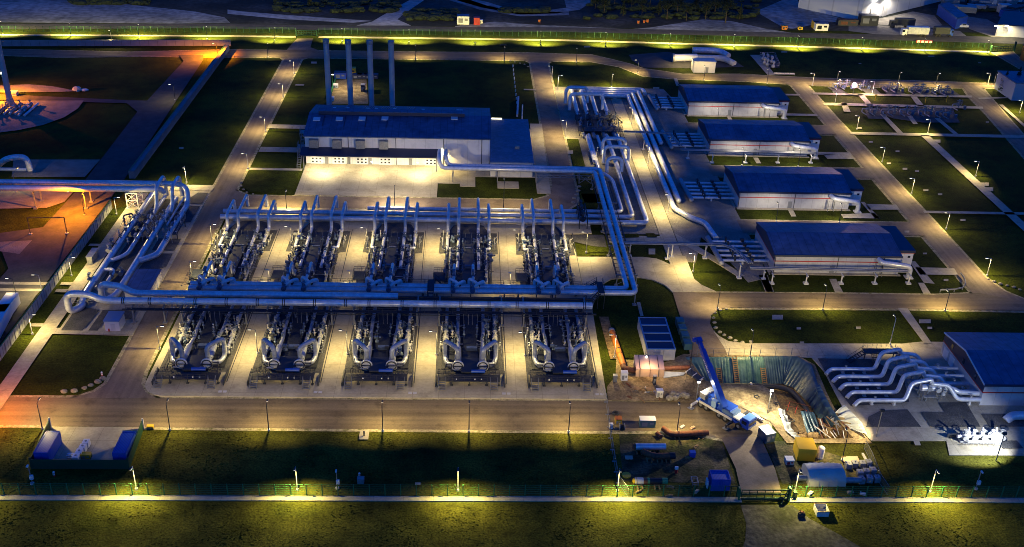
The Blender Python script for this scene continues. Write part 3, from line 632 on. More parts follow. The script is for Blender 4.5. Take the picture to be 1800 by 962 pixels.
for x, e, s, yl in ((-44, 500, 150, 277.6), (-36, 500, 150, 277.6), (-28, 500, 150, 277.6), (-20, 500, 150, 277.6), (-12, 500, 150, 277.6), (-41, 1500, 150.1, 273.0), (-27, 900.0, 150.1, 273.0), (-14, 1500, 150.1, 273.0)):
    lh = MB().box((x, yl + .3, 4.05), (.5, .3, .16)).build('canopy_lamp', M_['lamp_white'], H)
    l = bpy.data.objects.new('lamp_light', light_data(f'can{e}', e, (1, .82, .46), s + 12, 1.0, wide=1.9 if e > 600 else 1.2)); COL.objects.link(l); l.location = (x, yl, 3.9)
lh = MB().box((-7.2, 280.75, 5.2), (.5, .35, .3)).build('wall_lamp', M_['lamp_white'], H)
l = bpy.data.objects.new('lamp_light', light_data('hallw', 1500, WARM, 170)); COL.objects.link(l); l.location = (-7.2, 279.9, 5.1)

A = thing('annex_building', 'low flat-roofed blue annex joined to the right end of the compressor hall', 'annex', (12.5, 290, 0))
MB().box((12.6, 291.2, 2.2), (12.0, 35.6, 4.4)).build('wall', M_['wall'], A)
ar = MB().box((12.65, 291.2, 4.55), (12.5, 36.3, .3)).build('roof', M_['flat_roof'], A)
MB().box((14.5, 284, 5.1), (1.3, 1.3, .9)).build('roof_vent', M_['steel'], ar); MB().box((9, 309, 4.85), (3.2, .3, .3)).build('roof_lamp', M_['lamp_white'], ar)
MB().cyl((17.2, 313, 0), (17.2, 313, 8.2), .22, 8).build('flue_pipe', M_['pipe'], A)

# --- four chimneys behind the hall
CHX = [(-43.4, 312), (-36.7, 312), (-30.2, 312), (-23.7, 312)]
tops = [(565.7, 64), (605, 65), (645, 65.5), (684.8, 66)]
for i, (x, y) in enumerate(CHX):
    zt = 28.0
    t = thing('chimney', f'tall slim blue-grey exhaust chimney behind the hall, {ORD[i]} of the four from the left', 'chimney', (x, y, 0), 'exhaust chimneys')
    MB().cyl((x, y, 0), (x, y, zt - 1.2), .86, 18).build('shaft', mat('chimney_cladding', (0.30, 0.38, 0.46), 0.5, .3, c2=(.38, .45, .52), scale=.5) if i == 0 else bpy.data.materials['chimney_cladding'], t)
    MB().cyl((x, y, zt - 1.2), (x, y, zt), .98, 18).build('collar', M_['dull_pipe'], t)
    MB().cyl((x, y, 0), (x, y, 4.5), 1.25, 14, r2=.9).build('base', M_['dull_pipe'], t)

# --- cooler halls on the right
names = ['nearest', 'second nearest', 'third nearest', 'farthest']
def cooler_hall(i, y0, n_adj):
    t = thing('filter_hall', f'white red-striped hall with blue roof, {names[i]} of the four beside the right road', 'hall', (89, y0, 0), 'blue-roofed halls beside the right road')
    x0, x1, y1, he, hr = 73.6, 104.2, y0 + 18.0, 4.7, 6.4
    w, r = gable_hall(t, x0, x1, y0, y1, he, hr, over=.2, wallm='shed_wall')
    st = MB()
    for z in (3.25, 4.62): st.box(((x0 + x1) / 2, y0 - .03, z), (x1 - x0 + .1, .06, .22)); st.box((x0 - .03, (y0 + y1) / 2, z), (.06, y1 - y0, .22))
    st.build('red_stripe', M_['red'], t)
    fa = MB().box(((x0 + x1) / 2, y0 - .24, he + .1), (x1 - x0 + .5, .12, .5)); fa.build('eaves_trim', M_['dark_roof'], r)
    gt = MB().bar((x0 - .26, y0 - .2, he + .14), (x0 - .26, y0 + 9, hr + .14), .14, .34).bar((x0 - .26, y0 + 9, hr + .14), (x0 - .26, y1 + .2, he + .14), .14, .34)
    gt.build('verge_trim', M_['wall_plain'] if False else M_['dark_roof'], r)
    gp = MB(); gp.extrude([(x0 - .045, y0, 3.4), (x0 - .045, y1, 3.4), (x0 - .045, y1, he), (x0 - .045, y0 + 9, hr), (x0 - .045, y0, he)], (-.03, 0, 0)); gp.build('gable_cladding', M_['dark_roof'], t)
    for dx in (14.3,): MB().box((x0 + dx, y0 - .05, 1.1), (1.1, .1, 2.2)).build('door', M_['door'], t)
    for dx in (.15, 15.4, 26.5): MB().cyl((x0 + dx, y0 - .1, 0.1), (x0 + dx, y0 - .1, 4.6), .07, 6).build('downpipe', M_['dark_steel'], t)
    # lower annexe at the right end, set back
    an = MB().box(((x1 + 108.4) / 2 + .01, y0 + 9.6, 2.25), (108.4 - x1, 13.4, 4.5)).build('end_bay', M_['wall'], t)
    ro = MB(); ro.extrude([(x1 - 6.5, y0 + 9.5, hr + .05), (108.6, y0 + 9.5, hr - .2), (108.6, y0 + 2.7, he - .05), (x1 + .25, y0 + 2.7, he - .05), (x1 + .25, y0 + 9.2, hr + .06)], (0, 0, .3))
    ro2 = MB().prism([(x1 + .22, y0 + 2.7), (108.7, y0 + 2.7), (108.7, y0 + 16.6), (x1 + .22, y0 + 16.6)], 4.5, 5.15); ro2.build('end_bay_roof', M_['dark_roof'], t)
    MB().box((106.4, y0 + 2.85, 4.4), (4.4, .1, .2)).build('end_bay_stripe', M_['red'], t)
    for dx in (1.2, 3.2): MB().box((x1 + dx, y0 + 2.83, 3.4), (.6, .1, .5)).build('end_bay_louvre', M_['glass'], t)
    # vent pipe with an elbow down to the ground
    v = thing('vent_pipe', f'thick grey air pipe bending down at the front corner of the {names[i]} red-striped hall', 'pipe', (101, y0 - 2, 0), 'air pipes at the halls')
    MB().tube([(98.6, y0 - .1, 4.2), (99.2, y0 - 1.5, 3.9), (103.6, y0 - 1.7, 3.4), (106.2, y0 - 1.7, 3.1), (106.2, y0 - 1.7, 0.2)], .62, 14, bend=1.3).build('duct', M_['pipe'], v)
    fr = MB()
    for dx in (0, 1.6): fr.bar((98 + dx, y0 - 1.6, 0.1), (98 + dx, y0 - 1.6, 3.2), .12).bar((98 + dx, y0 - .5, .1), (98 + dx, y0 - .5, 3.2), .12)
    fr.rail([(98, y0 - 1.6, 1.2), (99.6, y0 - 1.6, 1.2)]); fr.build('support_frame', M_['steel'], v)
    MB().box((106.2, y0 - 1.7, .25), (1.8, 1.8, .3)).build('base', M_['offwhite'], v)
for i, y0 in enumerate((217, 254.5, 293.8, 329.6)): cooler_hall(i, y0, 0)

# --- cooler hall at the lower right
t = thing('filter_hall', 'white red-striped hall with dark blue gable, at the right edge behind the zigzag pipes', 'hall', (112, 172, 0), 'blue-roofed halls beside the right road')
x0, x1, y0, y1, he, hr = 100.4, 138, 162.6, 181.6, 4.9, 6.6
w, r = gable_hall(t, x0, x1, y0, y1, he, hr, over=.2, wallm='shed_wall')
gp = MB(); gp.extrude([(x0 - .045, y0, 3.3), (x0 - .045, y1, 3.3), (x0 - .045, y1, he), (x0 - .045, y0 + 9.5, hr), (x0 - .045, y0, he)], (-.03, 0, 0)); gc = gp.build('gable_cladding', M_['dark_roof'], t)
for y in (166.5, 172, 177.5): MB().box((x0 - .1, y, 4.35), (.06, .8, 1.1)).build('gable_window', M_['glass'], gc)
sp = MB()
for z in (3.2, 4.75): sp.box(((x0 + x1) / 2, y0 - .03, z), (x1 - x0 + .1, .06, .24)); sp.box((x0 - .08, (y0 + y1) / 2, z if z < 4 else 3.0 - .0), (.06, y1 - y0, .2)) if z < 4 else None
sp.build('red_stripe', M_['red'], t)
MB().bar((x0 - .26, y0 - .2, he + .14), (x0 - .26, y0 + 9.5, hr + .14), .14, .3).bar((x0 - .26, y0 + 9.5, hr + .14), (x0 - .26, y1 + .2, he + .14), .14, .3).build('verge_trim', M_['white'], r)
MB().box(((x0 + x1) / 2, y0 - .24, he + .1), (x1 - x0 + .5, .12, .5)).build('eaves_trim', M_['dark_roof'], r)
for y in (176.5, 179.5): MB().box((x0 - .06, y, 1.25), (.1, 2.0, 2.5)).build('door', M_['white'], t)

# --- small huts on the left
t = thing('flat_roof_building', 'low white building with a blue flat roof between the left manifold and the road', 'building', (-72, 204.5, 0))
MB().box((-71.8, 204.6, 1.3), (5.2, 10.0, 2.6)).build('wall', M_['wall_plain'], t)
MB().box((-71.8, 204.6, 2.72), (5.6, 10.4, .22)).build('roof', M_['roof'], t); MB().box((-69.17, 206.2, 1.05), (.08, 1.1, 2.1)).build('door', M_['white'], t)
t = thing('hut', 'small white cubic hut with blue roof and red extinguisher below the overhead pipes', 'hut', (-73.4, 188.8, 0))
MB().box((-73.35, 188.8, 1.3), (3.0, 3.7, 2.6)).build('wall', M_['wall_plain'], t)
MB().box((-73.35, 188.8, 2.72), (3.3, 4.0, .24)).build('roof', mat('hut_roof', (.16, .25, .42), .4), t); MB().cyl((-74.1, 186.85, .15), (-74.1, 186.85, .85), .16, 8).build('extinguisher', M_['red'], t)
MB().box((-73.2, 186.93, 1.0), (.9, .06, 2.0)).build('door', M_['offwhite'], t)

# --- container cabins
CB = thing('site_cabin', 'white site cabin with dark blue roof, nearest of the four in the row', 'cabin', (40.1, 179.4, 0), 'row of site cabins')
def cabin_parts(t, y):
    MB().box((40.1, y, 1.35), (5.9, 3.1, 2.6)).build('body', M_['offwhite'], t)
    rf = MB().box((40.1, y, 2.7), (5.5, 2.7, .1)).build('roof_panel', M_['dark_roof'], t)
    MB().box((40.1, y - 1.46, 2.74), (6.0, .26, .24)).box((40.1, y + 1.46, 2.74), (6.0, .26, .24)).box((37.25, y, 2.74), (.3, 2.66, .24)).box((42.95, y, 2.74), (.3, 2.66, .24)).build('roof_frame', mat('cabin_frame', (.20, .30, .42), .5), t)
    MB().box((39.3, y - 1.57, 1.9), (1.6, .06, .12)).build('window_slot', M_['door'], t); MB().box((40.6, y - 1.57, 1.35), (.06, .06, 2.4)).build('corner_seam', M_['door'], t)
cabin_parts(CB, 179.4)
for k in range(1, 4): dup(CB, (40.1, 179.4 + 3.22 * k, 0), f'white site cabin with dark blue roof, {ORD[k]} of the row counted from the crane side')

# --- far top right: warehouse and neighbours
c0, cl, cr = t4(908, 112), t4(590, 40), t4(1400, -12)
t = thing('warehouse', 'big pale grey warehouse beyond the outer road with two bright wall lamps', 'warehouse', (c0.x, c0.y, 0))
c3 = cl + (cr - c0)
hh = 15.0
def wallslab(a, b, h, th=.5):
    a, b = Vector((a.x, a.y, 0)), Vector((b.x, b.y, 0)); d = (b - a).normalized(); n = Vector((-d.y, d.x, 0)) * th
    return [(a.x, a.y), (b.x, b.y), ((b + n).x, (b + n).y), ((a + n).x, (a + n).y)]
MB().prism([(c0.x, c0.y), (cr.x, cr.y), (c3.x, c3.y), (cl.x, cl.y)], 0, hh).build('wall', wave_overlay(mat('warehouse_cladding', (.58, .59, .60), .6, c2=(.66, .66, .65), scale=.1), .12, 0, .8, width=.06), t)
wr = MB().extrude([(c0.x, c0.y, hh), (cl.x, cl.y, hh), ((cl.x + c3.x) / 2, (cl.y + c3.y) / 2, hh + 3), ((c0.x + cr.x) / 2, (c0.y + cr.y) / 2, hh + 3)], (0, 0, .4)); wr.build('roof', M_['roof'], t)
for (px, py) in ((1003, 38), (1105, 12)):
    p = t4(px, py, 9.5); k = (p.x - c0.x) / (cr.x - c0.x); base = c0.lerp(cr, max(.1, k if 0 < k < 1 else .2)); d = (cr - c0).normalized(); n = Vector((d.y, -d.x, 0))
    q_ = base + n * .6; MB().box((q_.x, q_.y, 9.0), (1.2, 1.2, .8)).build('wall_lamp', M_['lamp_cold'], t)
    MB().box((base.x + n.x * .2, base.y + n.y * .2, 2.5), (3.2, .6, 5.0), rz=math.atan2(d.y, d.x)).build('roller_door', M_['offwhite'], t)
    l = bpy.data.objects.new('lamp_light', light_data('ware', 2600, (1, .88, .72), 150)); COL.objects.link(l); l.location = (q_.x + n.x * 3.5, q_.y + n.y * 3.5, 8.8)
t = thing('low_building', 'brightly lit low building with a dark roof at the upper right edge beyond the fence', 'building', (*q(1770, 62), 0))
a, b = t4(1600, 185), t4(1830, 200); c_, d_ = t4(1880, 130), t4(1640, 118)
MB().prism([(a.x, a.y), (b.x, b.y), (c_.x, c_.y), (d_.x, d_.y)], 0, 5).build('wall', M_['wall_plain'], t); MB().prism([(p.x, p.y) for p in grow2(a, b, c_, d_)] if False else [(a.x - .6, a.y - .6), (b.x + .6, b.y - .6), (c_.x + .6, c_.y + .6), (d_.x - .6, d_.y + .6)], 5, 5.4).build('roof', M_['dark_roof'], t)
for px in (1585, 1640):
    p = t4(px, 192); MB().box((p.x, p.y - 1, 5.2), (1, .6, .5)).build('wall_lamp', M_['lamp_white'], t)
    l = bpy.data.objects.new('lamp_light', light_data('nb', 1500, (1, .85, .45), 160)); COL.objects.link(l); l.location = (p.x, p.y - 2, 6)
t = thing('long_shed', 'long dark blue shed in the neighbouring yard beyond the fence', 'shed', (*q(1670, 40), 0))
a, b = t4(1395, 150), t4(1450, 138); d_ = t4(1300, 75); c_ = d_ + (b - a)
sh = MB().prism([(a.x, a.y), (b.x, b.y), (c_.x, c_.y), (d_.x, d_.y)], 0, 4.5); sh.build('wall', M_['blue_plain'], t)
MB().prism([(a.x, a.y), (b.x, b.y), (c_.x, c_.y), (d_.x, d_.y)], 4.5, 4.9).build('roof', M_['roof'], t)
t = thing('small_building', 'blue-grey building cut off by the right edge, beside two conifers', 'building', (*q(1800, 170), 0))
a = t4(1690, 520); MB().box((a.x + 7, a.y + 8, 3.2), (14, 14, 6.4)).build('wall', mat('bluegrey_wall', (.30, .36, .44), .6), t); MB().box((a.x + 7, a.y + 8, 6.55), (14.6, 14.6, .3)).build('roof', M_['roof'], t)
t = thing('control_hut', 'pale hut next to the white pipe launcher by the top road', 'hut', (*t3(1275, 372).xy, 0))
p = t3(1275, 374); MB().box((p.x, p.y + 2.4, 2.1), (8.2, 4.8, 4.2)).build('wall', M_['wall_plain'], t); MB().box((p.x, p.y + 2.4, 4.3), (8.6, 5.2, .25)).build('roof', M_['offwhite'], t); MB().box((p.x + 1, p.y - .05, 1.1), (1, .1, 2.2)).build('door', M_['door'], t)
# ------------------------------------------------------------------ pipes
VM = {}
def vmesh(kind):
    """shared meshes for valves and fittings, built round the origin"""
    if kind not in VM:
        if kind == 'gate_valve':
            mb = MB().ball((0, 0, 0), .55, 10, 6).cyl((0, -.75, 0), (0, -.55, 0), .55, 10).cyl((0, .55, 0), (0, .75, 0), .55, 10).cyl((0, 0, .4), (0, 0, 1.25), .16, 8).torus((0, 0, 1.3), .42, .06, 'Z', 12, 5).bar((-.4, 0, 1.3), (.4, 0, 1.3), .06)
        elif kind == 'actuator':
            mb = MB().ball((0, 0, 0), .5, 10, 6).cyl((0, 0, .3), (0, 0, .9), .2, 8).box((0, .15, 1.15), (.5, .9, .45)).cyl((0, -.5, 1.15), (0, -.9, 1.15), .18, 8)
        elif kind == 'needle_valve':
            mb = MB().cyl((0, 0, -.6), (0, 0, .7), .11, 6).ball((0, 0, .2), .27, 8, 5).box((0, 0, .85), (.36, .3, .3)).bar((-.35, 0, .2), (.35, 0, .2), .1)
        elif kind == 'gauge_post':
            mb = MB().cyl((0, 0, 0), (0, 0, 1.9), .05, 6).ball((0, 0, 1.9), .2, 8, 5, (1, .5, 1)).box((.0, 0, 1.3), (.3, .12, .4))
        o = mb.build('tmp', M_['valve']); VM[kind] = o.data; bpy.data.objects.remove(o)
    return VM[kind]
VM2 = {}
def fitting(kind, name, c, parent, m='valve', s=1.0, rz=0.0):
    k = (kind, m)
    if k not in VM2:
        me = vmesh(kind).copy(); me.materials.clear(); me.materials.append(M_[m]); VM2[k] = me
    o = bpy.data.objects.new(name, VM2[k]); COL.objects.link(o); o.parent = parent
    off = Vector((0, 0, 0)); p = parent
    while p is not None: off += p.location; p = p.parent
    o.location = Vector(c) - off; o.scale = (s, s, s); o.rotation_euler.z = rz
    return o
def pipeline(label, pts, r, group, supports=(), m='pipe', name='gas_pipe', bend=None, bands=(), caps=False):
    t = thing(name, label, 'pipe', (pts[0][0], pts[0][1], 0), group)
    MB().tube(pts, r, 16, bend=bend if bend is not None else r * 2.2).build('pipe_run', M_[m], t)
    for s in supports:
        x, y, z = s[:3]; ax = s[3] if len(s) > 3 else 'y'
        w = r * 1.3
        sb = MB().box((x, y, (z - r) / 2 + .05), (.35 if ax == 'x' else w, w if ax == 'x' else .35, z - r + .1)).box((x, y, .32), (w * 1.3, w * 1.3, .12))
        sb.build('saddle', M_['offwhite'] if z < 2.4 else M_['steel'], t)
    for b in bands:
        (bx, by, bz), d = b
        dv = Vector(d).normalized() * .085
        for e in (-.42, .42): MB().cyl(Vector((bx, by, bz)) + dv * (e / .085 * .5) - dv, Vector((bx, by, bz)) + dv * (e / .085 * .5) + dv, r + .045, 16).build('band', M_['band'], t)
    if caps:
        MB().ball(pts[-1], r, 14, 8).build('end_cap', M_[m], t)
    return t

# --- the big twin overhead pipes across the module pad
bandsA = [((x, 192, 4.7), (1, 0, 0)) for x in (-72, -66.5, -57, -50.5, -44, -38.5, -32, -25.5, -20.5, -13.5, -6.5, -1, 5, 11, 17.5, 25.5)]
tA = pipeline('thick front overhead pipe across the whole module pad, drooping bend at its left end',
              [(27.2, 192, 4.7), (-76.5, 192, 4.7), (-79.5, 193.2, 5.5), (-84.3, 193.4, 5.5), (-84.3, 193.4, 1.0), (-82.5, 195.5, 0.9), (-83.6, 201, 1.0), (-83.6, 228, 1.0), (-83.6, 243, 1.0), (-83.6, 255.5, 1.0)], .74, 'overhead pipes', bands=bandsA, bend=1.7)
tB = pipeline('thick overhead pipe behind the front one, looping at its left, ending above the middle module',
              [(-14.6, 195.2, 4.75), (-71, 195.2, 4.75), (-73.5, 196.2, 5.8), (-78.4, 197.4, 5.8), (-78.6, 197.6, 1.2), (-76.8, 200.5, 1.0), (-76.8, 214, 1.0), (-76.8, 232, 1.0), (-76.8, 253, 1.0)], .70, 'overhead pipes', bend=1.7)
pr = thing('pipe_bridge', 'dark steel pipe bridge with trusses that carries the thick overhead pipes', 'pipe bridge', (-20, 192, 0))
for x in [-63.5, -70] + [XM[k] + e for k in range(5) for e in (-6.7, 6.7)]:
    fr = MB()
    for y in (190.6, 196.6): fr.bar((x, y, .25), (x, y, 3.9), .3)
    fr.bar((x, 190.2, 3.85), (x, 197, 3.85), .28, .35).bar((x, 190.6, .5), (x, 196.6, 3.6), .12)
    fr.box((x, 190.6, .35), (.9, .9, .2)).box((x, 196.6, .35), (.9, .9, .2))
    fr.build('trestle', M_['steel'], pr)
for y in (190.3, 196.9):
    fr = MB().bar((-72, y, 3.55), (28, y, 3.55), .22, .3)
    fr.bar((-60.5, y, 2.9), (26, y, 2.9), .12)
    for k in range(5):
        for e in range(6):
            xa = XM[k] - 6.7 + e * 13.4 / 6; fr.bar((xa, y, 2.9 if e % 2 else 3.5), (xa + 13.4 / 6, y, 3.5 if e % 2 else 2.9), .08)
    fr.build('truss', M_['dark_steel'], pr)
MB().box((-22, 190.1, 3.75), (98, 1.0, .08)).build('walkway', M_['grate'], pr)
MB().rail([(-71, 189.7, 3.8), (27, 189.7, 3.8)], 1.0, 3.0, .05).build('railing', M_['dark_steel'], pr)
MB().box((0, 197.6, 3.0), (56, 1.4, .1)).build('walkway', M_['dark_steel'], pr)

# --- twin pipes C: from the hall, over the middle road, down beside the pad and along the modules
ZC = 3.5
tC1 = pipeline('slim overhead pipe from hall to modules, outer one of the twice-turning pair',
    [(-6.2, 280.4, 5.0), (-6.2, 276.5, 6.2), (-6.2, 272.6, 6.2), (-5.4, 272.2, ZC + .3), (37.6, 272.0, ZC), (37.9, 200.0, ZC), (-60.5, 200.0, ZC)], .62, 'overhead pipes', bend=1.6)
tC2 = pipeline('slim overhead pipe from hall to modules, inner one of the twice-turning pair',
    [(-8.0, 280.4, 5.0), (-8.0, 276.0, 6.2), (-8.0, 270.6, 6.2), (-7.2, 270.3, ZC + .3), (36.0, 270.1, ZC), (36.2, 202.0, ZC), (-60.5, 202.0, ZC)], .60, 'overhead pipes', bend=1.6)
pr2 = thing('pipe_bridge', 'grey truss and leg frames that carry the slimmer twin overhead pipes', 'pipe bridge', (37, 230, 0))
for y in (265, 250, 238, 224.5, 209.5):
    fr = MB()
    for x in (34.8, 39.6): fr.bar((x, y, .2), (x + (.3 if x < 36 else -.3), y, ZC - .5), .22).box((x, y, .25), (.8, .8, .3))
    fr.bar((34.6, y, ZC - .55), (39.8, y, ZC - .55), .22).bar((34.8, y, .4), (39.6, y, ZC - .7), .1)
    fr.build('trestle', M_['steel'], pr2)
for x in (-4, 8.5, 19.5, 31.6):
    fr = MB()
    for y in (269, 273): fr.bar((x, y, .2), (x, y, ZC - .5), .24)
    fr.bar((x, 268.6, ZC - .55), (x, 273.4, ZC - .55), .24).bar((x, 269, .4), (x, 273, ZC - .7), .12).bar((x, 273, .4), (x, 269, ZC - .7), .12)
    if x > 30: fr.bar((x, 269, .3), (x + 3.5, 269, 2.9), .14).bar((x + 3.5, 269, .3), (x + 3.5, 269, 2.9), .2).bar((x, 269, 2.9), (x + 3.5, 269, .3), .14).bar((x, 269, 1.6), (x + 3.5, 269, 1.6), .12)
    fr.build('trestle', M_['steel'], pr2)
fr = MB()
for y in (268.9, 273.1):
    fr.bar((19.5, y, ZC - .75), (35, y, ZC - .75), .14).bar((19.5, y, ZC - 1.5), (35, y, ZC - 1.5), .12)
    for e in range(8): fr.bar((19.5 + e * 1.9, y, ZC - (1.5 if e % 2 else .75)), (19.5 + e * 1.9 + 1.9, y, ZC - (.75 if e % 2 else 1.5)), .08)
fr.build('truss', M_['steel'], pr2)
fr = MB()
for x in (34.9, 39.3):
    fr.bar((x, 209.5, ZC - .75), (x, 266, ZC - .75), .16).bar((x, 209.5, ZC - 1.4), (x, 238, ZC - 1.4), .12)
for e in range(14): fr.bar((34.9, 210 + e * 2.0, ZC - .9), (39.3, 210 + e * 2.0, ZC - .9), .1)
fr.build('ladder_truss', M_['dark_steel'], pr2)
MB().bar((37.9, 200.6, .2), (37.9, 200.6, ZC - .5), .25).box((37.9, 200.6, .2), (.9, .9, .3)).build('trestle', M_['steel'], pr2)
for x in [XM[k] + e for k in range(5) for e in (-7.5, 0, 7.5)]:
    MB().bar((x, 199.4, .3), (x, 199.4, ZC - .5), .2).bar((x, 202.6, .3), (x, 202.6, ZC - .5), .2).bar((x, 198.8, ZC - .55), (x, 203.2, ZC - .55), .22).build('trestle', M_['dark_steel'], pr2)
MB().box((-18, 204.0, ZC - .75), (88, 1.2, .08)).build('walkway', M_['dark_steel'], pr2)
MB().rail([(-61.5, 204.6, ZC - .7), (26, 204.6, ZC - .7)], 1.0, 2.2, .05).build('railing', M_['dark_steel'], pr2)
# step-over bridges
for i, x in enumerate((-7.7, 30.0)):
    t = thing('stair_bridge', ('dark steel stair bridge over the slim pipes between the third and fourth modules', 'dark steel stair bridge over the slim pipes at the right end of the pad')[i], 'stair bridge', (x, 201, 0))
    fr = MB().box((x, 201, ZC + .75), (1.4, 5.2, .1)); fr.build('deck', M_['grate'], t)
    if i == 0: fl_ = [((x + 3.8, 206.2, .3), (x + .6, 204.8, ZC + .7), 11), ((x, 193.6, ZC - .2), (x, 198.4, ZC + .7), 4)]
    else: fl_ = [((x - 5.2, 204.4, .3), (x - .6, 203.6, ZC + .7), 11), ((x - 4.6, 196.4, .3), (x - .5, 198.6, ZC + .7), 11)]
    for lo_, hi_, n_ in fl_: MB().stair(lo_, hi_, 1.1, n_).build('stair_flight', M_['dark_steel'], t)
    MB().rail([(x - .7, 198.4, ZC + .8), (x - .7, 203.6, ZC + .8)]).rail([(x + .7, 198.4, ZC + .8), (x + .7, 203.6, ZC + .8)]).build('railing', M_['dark_steel'], t)
    lg = MB()
    for xx in (-.7, .7):
        for yy in (198.5, 203.5): lg.bar((x + xx, yy, .2), (x + xx, yy, ZC + .7), .12)
    lg.build('legs_frame', M_['dark_steel'], t)
# small lit stairs from the far-row alleys up to the walkway
for i in range(5):
    x = XT[i] + (9.4 if i < 3 else 8.8)
    t = thing('steel_stair', f'short steel stair from the alley up to the pipe walkway, right of far-row module {("one", "two", "three", "four", "five")[i]}', 'stair', (x, 207, 0), 'short stairs at the walkway')
    MB().stair((x, 207.6, .3), (x, 205.0, 2.6), 1.6, 6).build('stair_flight', M_['steel'], t)
    if i in (0, 1, 3):
        l = bpy.data.objects.new('lamp_light', light_data('stair', 500, WARM, 160)); COL.objects.link(l); l.location = (x, 206.6, 4.6)
        MB().cyl((x + .9, 206.6, .3), (x + .9, 206.6, 4.7), .06, 6).box((x + .6, 206.6, 4.72), (.7, .25, .1)).build('lamp_pole', M_['light_valve'], t)

# --- headers behind the far row and the nested L pipes
hd = [('front', 241.8, 47.0, .64), ('middle', 245.3, 43.7, .58), ('rear', 248.4, 41.2, .54)]
for i, (nm, y, xr, r) in enumerate(hd):
    ends = {0: [(xr, 283, 1.1), (xr, 306, 1.1)], 1: [(xr - .1, 275, 1.1)], 2: [(xr, 272, 1.1)]}[i]
    ends = ends if i != 1 else [(xr, 279, 1.1), (xr, 284, 1.1), (xr - .2, 306, 1.1)]
    if i == 2: ends = [(xr, 270, 1.1), (xr - 1.5, 274, 1.1), (xr - 3, 275, 1.1), (xr - 3.2, 306, 1.1)]
    xs = -62.8 if i < 2 else -26.0
    sup = [(x, y, 1.1, 'x') for x in ([-59 + 9.05 * k for k in range(11)] if i < 2 else [-22 + 9.05 * k for k in range(7)])]
    pipeline(f'long header pipe behind the far row of modules, {nm} of the three', [(xs, y, 1.1), (xr, y, 1.1)] + ends, r, 'header pipes behind the far row', supports=sup, bend=2.0)
t = thing('valve_stand', 'dark tall valve stand straddling the three header pipes near their right end', 'valve stand', (29.5, 244, 0))
fr = MB()
for y in (239.5, 243.5, 247): fr.bar((29, y, .1), (29, y, 3.6), .25).bar((31, y, .1), (31, y, 3.6), .25)
fr.bar((29, 239, 3.5), (29, 248, 3.5), .25).bar((31, 239, 3.5), (31, 248, 3.5), .25); fr.build('frame', M_['dark_steel'], t)
for y in (241.8, 245.3, 248.4): fitting('actuator', 'valve', (30, y, 1.9), t, 'dark_steel', 1.6)

